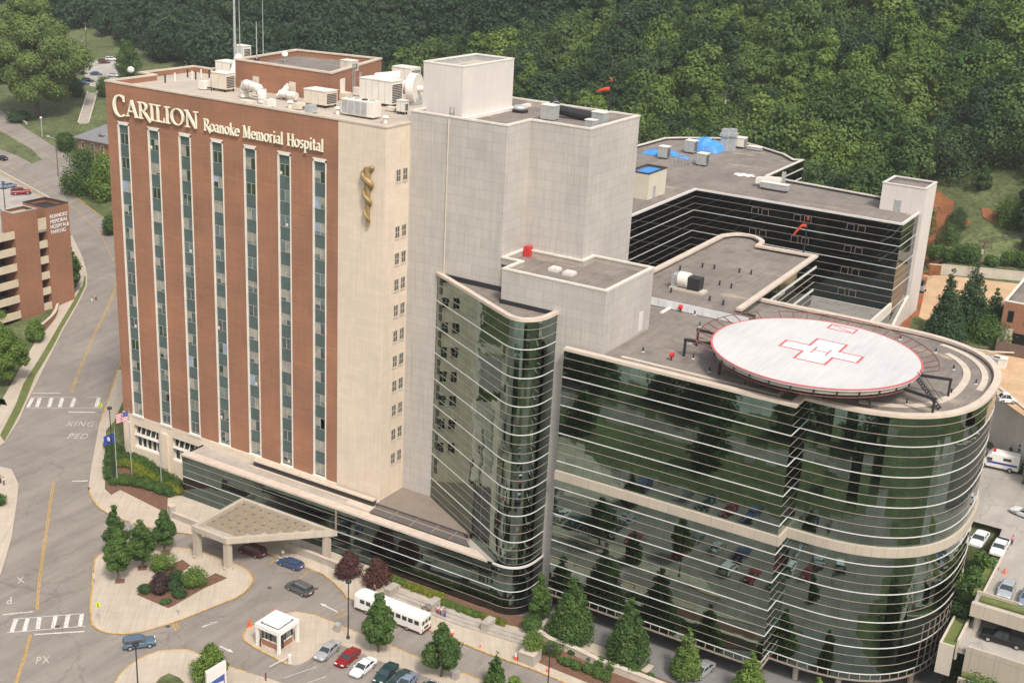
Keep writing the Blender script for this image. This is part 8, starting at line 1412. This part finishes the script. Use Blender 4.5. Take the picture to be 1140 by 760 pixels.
FAR = [(-92.9,293.3,66.3,16.2,0,6.3),(-55.7,308.7,78.7,16.9,5,4.5),(-48.2,311.3,81.0,13.3,4,5.9),(-132.8,272.3,50.8,17.0,0,5.1),(-185.7,235.5,28.1,12.7,5,1.0),(-83.0,299.5,70.7,15.1,4,3.5),(-178.6,242.8,31.7,19.3,5,3.7),(-199.1,226.3,25.2,13.8,5,2.8),(-150.0,265.0,45.2,17.6,3,5.0),(-143.3,269.9,48.4,17.8,1,1.0),(-65.3,309.4,78.0,13.0,4,4.7),(-168.5,252.7,37.2,14.3,1,0.6),(-121.4,283.5,57.8,20.3,4,5.0),(-206.1,224.0,24.9,18.3,2,4.5),(-185.4,241.7,30.6,18.8,4,1.0),(-113.8,289.8,62.0,15.0,5,1.0),(-132.2,280.1,54.9,13.9,0,6.2),(-158.8,264.7,44.1,18.1,5,3.7),(-197.5,234.9,27.2,16.2,0,1.2),(-177.9,251.4,35.6,13.8,0,4.2),(-77.5,309.8,76.8,14.0,4,0.6),(-95.0,302.4,70.8,18.4,2,0.1),(-104.2,298.3,67.6,15.6,5,3.3),(-122.9,288.7,60.4,13.0,1,0.8),(-58.0,318.1,83.5,13.2,2,2.0),(-152.2,273.6,49.3,17.2,2,1.6),(-216.4,223.9,24.9,18.3,1,1.5),(-139.2,282.5,55.3,16.7,4,0.8),(-171.6,261.2,41.0,14.8,1,2.5),(-196.5,242.8,30.1,14.6,4,4.3),(-65.4,319.7,83.4,14.5,2,3.2),(-129.3,290.8,60.8,14.4,5,0.3),(-73.6,317.7,81.4,17.8,5,4.3),(-86.8,312.3,77.0,13.2,0,4.1),(-149.1,279.6,52.7,12.3,1,3.2),(-206.3,236.5,27.2,16.2,3,5.7),(-158.9,273.4,48.4,20.8,4,1.1),(-113.9,300.5,67.6,20.2,0,4.4),(-187.8,252.7,35.3,19.9,5,4.5),(-176.7,262.2,40.9,16.8,5,3.7),(-95.1,310.9,75.3,12.4,4,5.7),(-83.2,317.7,80.3,20.0,5,3.4),(-121.5,301.1,67.1,19.6,4,4.8),(-171.6,270.4,45.5,12.2,3,0.3),(-217.9,233.4,26.2,13.2,0,1.8),(-159.1,279.6,51.6,13.9,1,2.5),(-185.7,260.5,39.2,18.4,1,0.5),(-129.7,297.8,64.4,12.4,4,2.1),(-142.0,291.0,59.4,20.7,5,0.5),(-206.4,244.6,30.1,17.4,0,0.3),(-105.3,311.4,74.4,19.8,4,2.9),(-196.2,255.6,35.8,19.7,4,1.4),(-149.7,290.0,58.0,17.2,1,6.2),(-112.7,310.9,73.2,16.0,4,4.3),(-92.7,320.8,80.8,17.4,5,5.1),(-104.1,316.7,77.3,12.6,0,0.7),(-178.8,272.9,46.0,18.4,4,5.0),(-216.7,242.8,28.7,15.4,4,1.9),(-207.9,251.3,32.7,17.8,4,4.1),(-123.4,308.8,70.9,17.9,1,2.5),(-194.9,262.9,39.4,17.0,5,2.4),(-226.3,236.3,26.6,16.0,1,2.7),(-170.3,282.3,51.7,13.4,5,6.2),(-159.5,289.5,56.6,16.6,5,0.2),(-131.8,307.2,69.1,14.6,4,4.9),(-140.5,302.6,65.6,13.3,3,4.3),(-186.6,274.1,45.7,13.3,1,2.8),(-111.7,320.0,78.2,19.7,0,4.9),(-223.4,244.7,28.9,12.9,1,2.6),(-147.8,301.5,64.2,14.7,2,5.1),(-168.6,288.7,55.2,13.6,5,3.2),(-178.3,282.4,50.9,13.8,1,5.1),(-205.2,261.9,37.8,12.3,5,2.6),(-235.1,235.9,26.5,13.0,1,3.0),(-119.6,318.2,76.3,14.1,2,5.5),(-197.1,269.8,42.5,18.5,1,2.2),(-217.0,254.5,33.3,13.6,5,2.2),(-141.7,310.0,69.4,20.4,4,2.9),(-243.9,233.1,26.1,20.4,2,0.2),(-234.9,242.4,27.7,17.8,1,3.6),(-225.8,250.9,31.1,20.7,5,0.6),(-159.4,302.8,63.5,18.2,2,3.5),(-189.0,284.0,50.5,15.5,5,1.3),(-218.3,260.8,36.0,20.1,4,0.3),(-180.0,290.7,54.9,20.0,0,0.9),(-148.4,312.1,69.7,15.5,2,2.1),(-208.5,271.2,42.0,14.1,0,4.3),(-133.9,321.2,76.2,16.2,5,6.2),(-166.9,302.9,62.8,18.6,0,0.6),(-196.4,282.8,49.1,17.6,0,3.5),(-141.2,319.5,74.5,12.3,5,0.3),(-225.3,261.8,35.8,13.9,5,1.7),(-244.1,245.1,28.0,14.1,5,0.2),(-177.7,299.1,59.5,17.6,5,5.2),(-234.6,254.7,31.9,20.4,1,5.8),(-160.7,311.2,67.8,15.5,3,2.1),(-188.9,293.1,55.2,20.9,0,3.1),(-217.4,274.1,42.4,12.7,0,1.7),(-206.3,283.3,48.2,20.9,1,1.5),(-254.6,241.4,27.3,13.7,5,3.9),(-169.2,309.7,66.0,13.9,5,3.5),(-151.3,320.7,73.9,20.6,3,2.8),(-235.0,261.6,34.8,14.2,3,4.8),(-198.2,292.1,53.6,18.4,0,3.2),(-214.5,279.6,45.5,20.5,1,0.8),(-187.5,302.2,60.0,12.1,2,5.0),(-247.0,254.5,30.9,12.1,1,5.0),(-177.2,309.9,65.2,16.9,4,1.1),(-159.6,321.7,73.4,18.6,4,0.8),(-227.9,273.2,40.9,15.3,5,5.1),(-204.5,292.4,53.0,17.1,5,3.2),(-196.2,298.5,57.1,19.3,1,5.7),(-261.6,244.0,27.7,18.0,3,2.2),(-253.7,251.7,29.5,18.8,2,5.0),(-185.5,309.3,64.0,15.9,0,2.6),(-225.2,280.8,44.9,13.3,4,4.1),(-233.5,273.9,40.7,17.1,4,5.6),(-168.9,321.7,72.4,12.6,1,1.1),(-246.7,263.9,34.8,15.9,2,2.4),(-270.2,242.5,27.4,14.5,5,0.7),(-261.8,251.2,29.0,20.8,2,6.0),(-215.9,292.4,51.8,17.0,5,2.7),(-209.3,298.4,55.6,14.8,5,4.4),(-195.8,309.3,62.8,20.4,5,3.5),(-244.5,271.4,38.4,19.8,2,2.4),(-253.0,263.8,34.2,14.3,2,3.7),(-180.6,320.5,70.4,12.5,5,1.2),(-170.6,327.7,75.3,15.3,1,6.0),(-234.2,282.3,44.7,19.5,4,4.8),(-224.7,292.5,50.8,13.2,2,5.5),(-280.2,244.4,27.7,19.9,2,6.2),(-261.5,262.6,33.0,16.0,5,2.9),(-188.6,321.1,69.8,16.3,5,4.1),(-177.5,328.3,74.9,17.5,5,4.8),(-232.8,290.5,48.9,18.8,3,1.9),(-206.5,310.8,62.3,12.2,3,3.5),(-274.0,252.9,29.0,17.3,2,3.4),(-217.5,303.0,57.0,15.6,3,4.0),(-225.0,298.3,53.8,18.4,0,0.4),(-255.5,273.2,38.1,17.6,5,3.6),(-246.4,281.6,43.1,21.0,4,5.6),(-198.9,319.4,67.7,19.7,3,5.2),(-189.1,329.5,74.2,15.3,3,3.1),(-206.0,318.8,66.6,14.0,1,1.9),(-215.8,312.2,62.0,14.2,3,5.6),(-290.1,246.0,27.9,19.6,1,3.2),(-273.3,263.7,32.5,18.7,2,1.5),(-254.0,283.0,43.0,18.6,1,0.4),(-264.6,273.8,37.5,19.9,2,3.1),(-246.6,290.3,47.3,16.2,5,0.7),(-284.4,255.5,29.3,19.1,0,2.4),(-224.9,310.1,59.9,18.4,3,5.7),(-235.1,302.3,54.7,20.8,4,4.8),(-261.4,280.5,41.0,19.7,3,4.2),(-289.1,253.4,29.0,19.2,2,3.3),(-271.9,271.7,35.9,19.5,1,0.1),(-199.8,331.0,73.7,20.3,4,3.2),(-216.2,319.9,66.0,17.6,0,4.9),(-280.5,265.2,32.5,13.5,2,0.0),(-205.4,329.7,72.4,14.2,5,0.3),(-246.0,300.6,52.6,18.5,2,4.5),(-255.2,293.5,48.0,15.6,3,4.0),(-289.7,260.6,30.4,12.0,3,2.7),(-233.2,311.8,59.8,17.5,5,1.5),(-281.1,269.9,34.4,18.0,3,0.2),(-299.0,252.3,28.8,12.1,1,0.2),(-223.3,321.7,66.1,18.9,0,2.0),(-272.4,280.8,40.0,13.9,3,1.4),(-260.8,292.2,46.7,18.2,5,3.0),(-214.4,329.6,71.3,12.0,0,0.3),(-243.5,310.7,58.1,12.1,2,2.1),(-255.7,300.8,51.6,17.5,1,6.1),(-223.1,329.2,70.0,18.5,5,1.3),(-310.5,251.6,28.7,19.1,5,0.2),(-237.5,320.6,63.9,18.8,4,3.6),(-271.1,292.8,46.0,20.7,5,0.7),(-265.5,298.5,49.4,19.5,3,4.3),(-254.0,308.8,55.9,13.4,4,2.1),(-282.5,283.5,40.3,14.8,0,3.0),(-292.1,274.6,35.4,21.0,0,0.8),(-303.1,264.1,30.8,16.8,3,4.0),(-245.7,318.6,61.9,15.6,1,2.1),(-308.2,262.3,30.2,12.8,2,1.8),(-300.3,270.6,33.2,14.0,5,6.1),(-289.7,281.6,38.7,19.6,3,4.9),(-234.2,329.7,69.0,16.8,4,4.1),(-274.4,298.2,48.3,14.9,1,4.0),(-283.7,293.3,44.9,13.4,5,3.7),(-265.0,311.1,55.9,20.6,1,3.9),(-298.4,281.3,37.7,19.2,4,1.7),(-254.1,321.6,62.5,16.6,3,4.6),(-311.5,269.8,32.2,15.0,1,1.3),(-279.7,302.7,50.0,17.0,1,3.1),(-274.4,307.7,53.1,18.7,5,3.9),(-246.9,330.5,68.0,20.6,2,1.7),(-294.0,290.8,42.6,15.0,2,1.6),(-321.7,263.1,30.3,16.3,3,3.6),(-256.3,327.2,65.2,16.9,4,0.4),(-265.6,320.4,60.6,16.3,1,0.9),(-309.3,279.8,36.1,12.2,1,1.1),(-292.4,300.0,47.2,16.5,5,4.6),(-283.1,308.8,52.7,14.9,1,1.3),(-319.2,273.4,32.9,13.2,3,4.7),(-302.4,292.3,42.5,20.7,4,6.2),(-330.3,264.0,30.4,12.6,5,2.0),(-275.2,319.7,59.1,13.7,3,0.6),(-264.3,330.8,66.1,19.5,5,5.7),(-301.5,298.1,45.4,14.9,0,6.2),(-328.2,270.8,31.6,15.2,3,4.2),(-311.3,289.3,40.2,17.4,4,5.2),(-270.0,328.4,64.2,17.6,1,1.3),(-319.0,282.6,36.5,15.6,4,5.8),(-339.3,261.4,30.1,16.0,4,4.6),(-289.7,312.2,53.7,18.0,3,1.6),(-284.4,320.5,58.5,12.1,5,2.3),(-326.7,280.8,35.1,13.5,2,4.2),(-337.3,271.4,31.5,15.0,3,4.8),(-291.0,318.9,56.9,14.1,4,1.4),(-317.9,293.5,41.5,16.1,0,5.6),(-310.4,301.9,46.3,19.1,5,4.0),(-281.2,329.0,63.3,16.3,3,4.9),(-301.8,311.6,52.0,14.2,0,6.0),(-326.9,288.5,38.3,15.1,0,1.1),(-348.4,265.1,30.6,15.2,1,2.3),(-335.9,280.2,34.2,15.7,2,6.1),(-308.6,309.2,50.1,18.7,3,4.6),(-317.7,300.7,44.9,20.1,2,0.6),(-291.2,326.3,60.7,16.9,1,2.6),(-348.3,270.3,31.3,13.7,4,4.8),(-300.9,320.9,56.9,17.4,1,0.5),(-326.6,298.5,42.9,12.6,5,6.3),(-309.0,316.9,53.9,19.5,3,0.2),(-348.2,280.5,33.6,20.9,1,1.7),(-321.5,309.3,48.7,16.8,4,4.1),(-302.9,327.9,60.2,19.9,4,5.7),(-294.0,336.8,65.9,20.7,2,0.4),(-356.8,274.5,31.9,15.6,5,2.4),(-340.9,293.0,39.1,18.9,1,2.1),(-327.6,307.8,47.3,15.7,4,3.3),(-337.5,299.7,42.5,17.7,1,5.7),(-356.5,281.1,33.3,18.4,2,4.7),(-299.7,338.5,66.1,12.4,2,4.1),(-310.6,329.1,60.0,19.4,0,4.2),(-348.1,291.3,37.7,13.5,5,2.7),(-319.3,321.2,54.9,19.2,4,2.1),(-368.2,271.0,31.4,14.6,1,2.8),(-364.9,279.3,32.6,13.7,5,6.0),(-326.9,320.5,53.8,12.5,3,4.9),(-311.0,335.6,63.3,15.0,0,4.0),(-317.6,329.9,59.6,12.1,0,3.9),(-355.5,291.4,37.1,20.2,3,4.9),(-338.6,311.4,48.0,17.2,2,2.3),(-348.9,302.0,42.4,12.9,5,1.5),(-336.0,317.6,51.3,20.2,3,5.3),(-355.3,297.9,39.9,12.1,4,2.1),(-348.7,307.6,45.1,20.2,5,5.2),(-328.8,329.5,58.1,20.7,2,6.1),(-368.9,288.8,35.1,16.7,3,1.2),(-321.5,338.0,63.3,20.9,5,5.2),(-376.9,279.9,32.6,12.5,1,5.7),(-355.3,309.2,45.2,18.7,3,1.5),(-327.2,338.4,62.9,14.8,4,1.1),(-374.6,289.7,35.1,19.7,5,5.1),(-337.8,329.2,57.0,20.4,5,2.7),(-366.0,301.0,40.3,13.7,1,3.4),(-350.0,319.3,50.7,15.5,1,2.1),(-345.4,327.1,55.1,19.4,3,1.7),(-386.0,283.6,33.1,13.2,4,1.8),(-336.7,339.4,62.3,19.7,3,4.1),(-376.9,298.5,38.3,13.2,3,5.2),(-356.5,321.3,50.9,19.8,3,3.0),(-366.8,311.6,45.1,12.6,4,3.5),(-395.0,280.3,32.7,20.3,2,2.0),(-387.7,292.8,35.4,16.4,1,3.8),(-347.0,337.6,60.2,16.7,3,3.9),(-357.0,327.8,54.1,16.4,2,6.1),(-383.4,300.4,38.5,14.5,5,3.1),(-394.4,289.3,34.1,19.7,0,3.0),(-378.2,309.4,43.0,15.2,2,5.6),(-369.0,321.0,49.4,20.7,1,2.1),(-403.8,281.4,32.8,17.5,3,3.9),(-355.2,337.0,59.0,18.2,0,2.3),(-365.2,327.3,53.0,20.5,5,0.0),(-386.4,308.4,41.7,15.2,3,4.6),(-395.5,298.1,36.7,14.5,2,1.8),(-377.8,320.0,48.0,14.9,2,5.2),(-405.8,289.2,33.9,12.1,3,5.2),(-374.3,330.4,53.6,14.6,3,1.7),(-368.8,337.8,57.9,12.3,1,6.2),(-397.2,310.2,41.5,14.7,3,5.3),(-387.1,321.8,47.9,14.1,4,0.8),(-406.8,299.1,36.4,17.3,4,5.7),(-412.8,292.1,34.3,20.1,5,3.1),(-386.0,327.9,51.1,18.1,1,5.6),(-378.0,336.7,56.3,13.1,5,0.3),(-393.8,320.4,46.6,20.0,3,2.1),(-405.7,307.8,39.8,13.4,2,3.1),(-414.6,299.5,36.0,13.8,4,5.9),(-424.3,291.9,34.3,18.4,5,0.9),(-394.4,327.3,49.9,13.8,4,1.3),(-386.7,339.6,56.8,14.8,0,0.8),(-405.3,319.0,44.8,18.2,0,4.2),(-422.4,298.9,35.5,15.3,2,3.4),(-415.8,309.2,39.5,15.2,3,0.5),(-434.5,290.3,34.1,15.0,0,2.8),(-420.6,308.0,38.6,12.7,3,5.9),(-396.8,336.6,54.2,14.0,1,1.6),(-431.1,298.2,35.2,20.3,4,2.3),(-406.7,328.8,49.3,20.2,1,5.9),(-413.1,321.7,45.3,14.5,4,5.7),(-440.5,290.9,34.1,13.6,1,5.2),(-397.2,347.0,59.4,13.8,4,4.3),(-403.8,340.5,55.4,14.1,4,2.8),(-439.4,298.6,35.2,13.0,4,4.0),(-431.4,308.6,38.1,18.4,2,2.6),(-414.8,330.8,49.4,18.7,4,4.1),(-425.4,319.9,43.3,12.2,3,3.5),(-415.2,336.8,52.4,12.9,2,5.1),(-440.1,307.6,37.2,17.5,0,6.3),(-432.5,317.6,41.6,13.8,1,3.6),(-425.0,329.4,47.7,15.2,4,1.6),(-425.2,336.3,51.0,14.5,3,1.0),(-415.7,347.6,57.7,13.9,5,4.8),(-453.7,302.7,35.8,13.1,0,0.2),(-442.5,317.0,40.5,19.0,1,1.9),(-432.8,330.0,47.2,20.2,5,1.0),(-429.8,335.5,50.1,17.5,2,1.6),(-451.8,309.3,37.2,16.8,1,2.0),(-460.7,301.4,35.6,18.2,3,3.9),(-442.2,326.7,44.7,15.0,1,1.6),(-424.6,347.6,56.7,15.9,3,3.1),(-452.5,320.7,41.2,14.5,0,3.1),(-460.6,311.2,37.3,15.6,4,1.6),(-441.4,337.0,49.7,18.0,0,5.7),(-432.4,347.9,56.0,15.9,1,4.5),(-471.9,301.7,35.6,20.5,1,4.1),(-458.5,321.0,40.9,18.5,2,0.3),(-452.4,329.8,45.2,12.8,1,2.0),(-470.9,308.1,36.5,18.7,3,5.2),(-441.4,344.9,53.6,20.6,4,2.2),(-451.6,336.7,48.5,19.6,1,2.6),(-458.4,330.9,45.1,14.5,1,4.0),(-477.0,309.6,36.7,17.8,3,4.8),(-471.5,317.2,38.6,15.2,0,2.3),(-451.4,349.1,54.6,14.0,2,5.2),(-467.6,330.1,43.9,20.2,3,3.8),(-463.1,337.4,47.7,18.3,5,5.1),(-478.5,320.0,39.1,12.0,1,1.0),(-458.5,345.5,52.0,18.2,2,2.4),(-491.2,307.4,36.4,15.7,2,0.5),(-468.7,340.3,48.5,12.3,3,1.2),(-488.1,318.9,38.3,12.8,0,5.5),(-481.1,328.7,42.2,17.3,5,4.7),(-468.5,346.0,51.2,18.7,3,2.1),(-500.2,309.3,36.7,19.0,5,2.1),(-480.5,340.3,47.3,17.7,2,3.0),(-496.5,320.3,38.4,12.4,2,4.8),(-489.5,330.6,42.3,17.5,4,2.7),(-487.9,336.7,45.0,14.3,3,5.5),(-481.6,344.9,49.3,17.8,5,2.7),(-508.1,311.5,37.0,12.1,5,3.3),(-498.1,329.5,41.2,20.9,2,4.2),(-508.7,318.7,38.0,16.8,0,0.3),(-490.3,346.8,49.4,18.7,5,2.3),(-505.1,329.5,40.8,12.9,2,3.3),(-498.0,339.8,45.5,15.9,2,1.7),(-514.8,321.5,38.4,20.8,3,0.7),(-497.7,349.7,50.0,17.5,0,1.8),(-506.6,339.2,44.4,20.9,4,0.7),(-524.2,317.0,37.8,18.1,4,1.2),(-517.3,330.1,40.2,14.6,5,3.8),(-505.0,347.3,48.2,13.8,5,2.3),(-519.3,336.5,42.3,15.6,2,2.7),(-527.7,329.6,39.7,12.2,1,5.4),(-535.9,320.3,38.2,15.0,4,3.2),(-526.0,336.6,41.9,13.9,3,4.0),(-533.7,327.7,39.3,12.8,2,0.2),(-518.4,349.3,47.8,14.9,0,2.4),(-533.8,337.0,41.6,13.1,4,5.3),(-527.3,346.5,45.8,16.2,3,5.7),(-543.6,327.0,39.2,15.8,2,1.4),(-535.3,345.6,44.7,15.7,3,1.7),(-543.3,338.6,41.6,17.7,1,1.1),(-543.3,348.8,45.4,18.6,1,6.3),(-557.0,330.8,39.7,16.3,2,0.2),(-553.1,337.2,40.7,16.6,1,1.2),(-544.9,355.1,48.0,17.5,0,3.2),(-554.0,346.9,43.8,19.3,0,4.5),(-565.1,339.9,41.0,20.0,4,4.7),(-555.9,354.5,46.7,19.9,3,5.9),(-565.6,346.6,42.9,20.1,4,6.2),(-564.3,358.2,47.6,20.4,0,1.9),(-571.9,347.7,42.9,14.1,0,6.0),(-572.5,355.9,45.9,19.7,2,5.9),(-584.9,355.9,45.0,19.0,2,3.0),(-590.9,358.5,45.5,17.2,2,3.3)]
vs = []
base = []
for k in range(6):
    me = fv[k][0]; a = np.empty(len(me.vertices)*3); me.vertices.foreach_get('co', a); a = a.reshape(-1, 4, 3)[::2]; c = a.mean(1, keepdims=True); base.append(c+(a-c)*1.42)
for (x, y, z, h, k, rz) in FAR:
    s = h/15; c_, s_ = math.cos(rz), math.sin(rz); q = base[k]*s; vs.append(np.stack([q[..., 0]*c_-q[..., 1]*s_+x, q[..., 0]*s_+q[..., 1]*c_+y, q[..., 2]+z], -1).reshape(-1, 3))
if vs:
    V = np.concatenate(vs); n = len(V)//4; me = bpy.data.meshes.new('far_wood'); me.vertices.add(4*n); me.vertices.foreach_set('co', V.ravel()); me.loops.add(4*n); me.loops.foreach_set('vertex_index', np.arange(4*n, dtype=np.int32)); me.polygons.add(n); me.polygons.foreach_set('loop_start', np.arange(0, 4*n, 4, dtype=np.int32)); me.polygons.foreach_set('loop_total', np.full(n, 4, dtype=np.int32)); me.materials.append(MATS['forest leaves']); me.update()
    o = bpy.data.objects.new('far_wood', me); COL.objects.link(o); tag(o, 'the far upper part of the wooded hill, crowns merging into one mass', 'woods', kind='stuff')
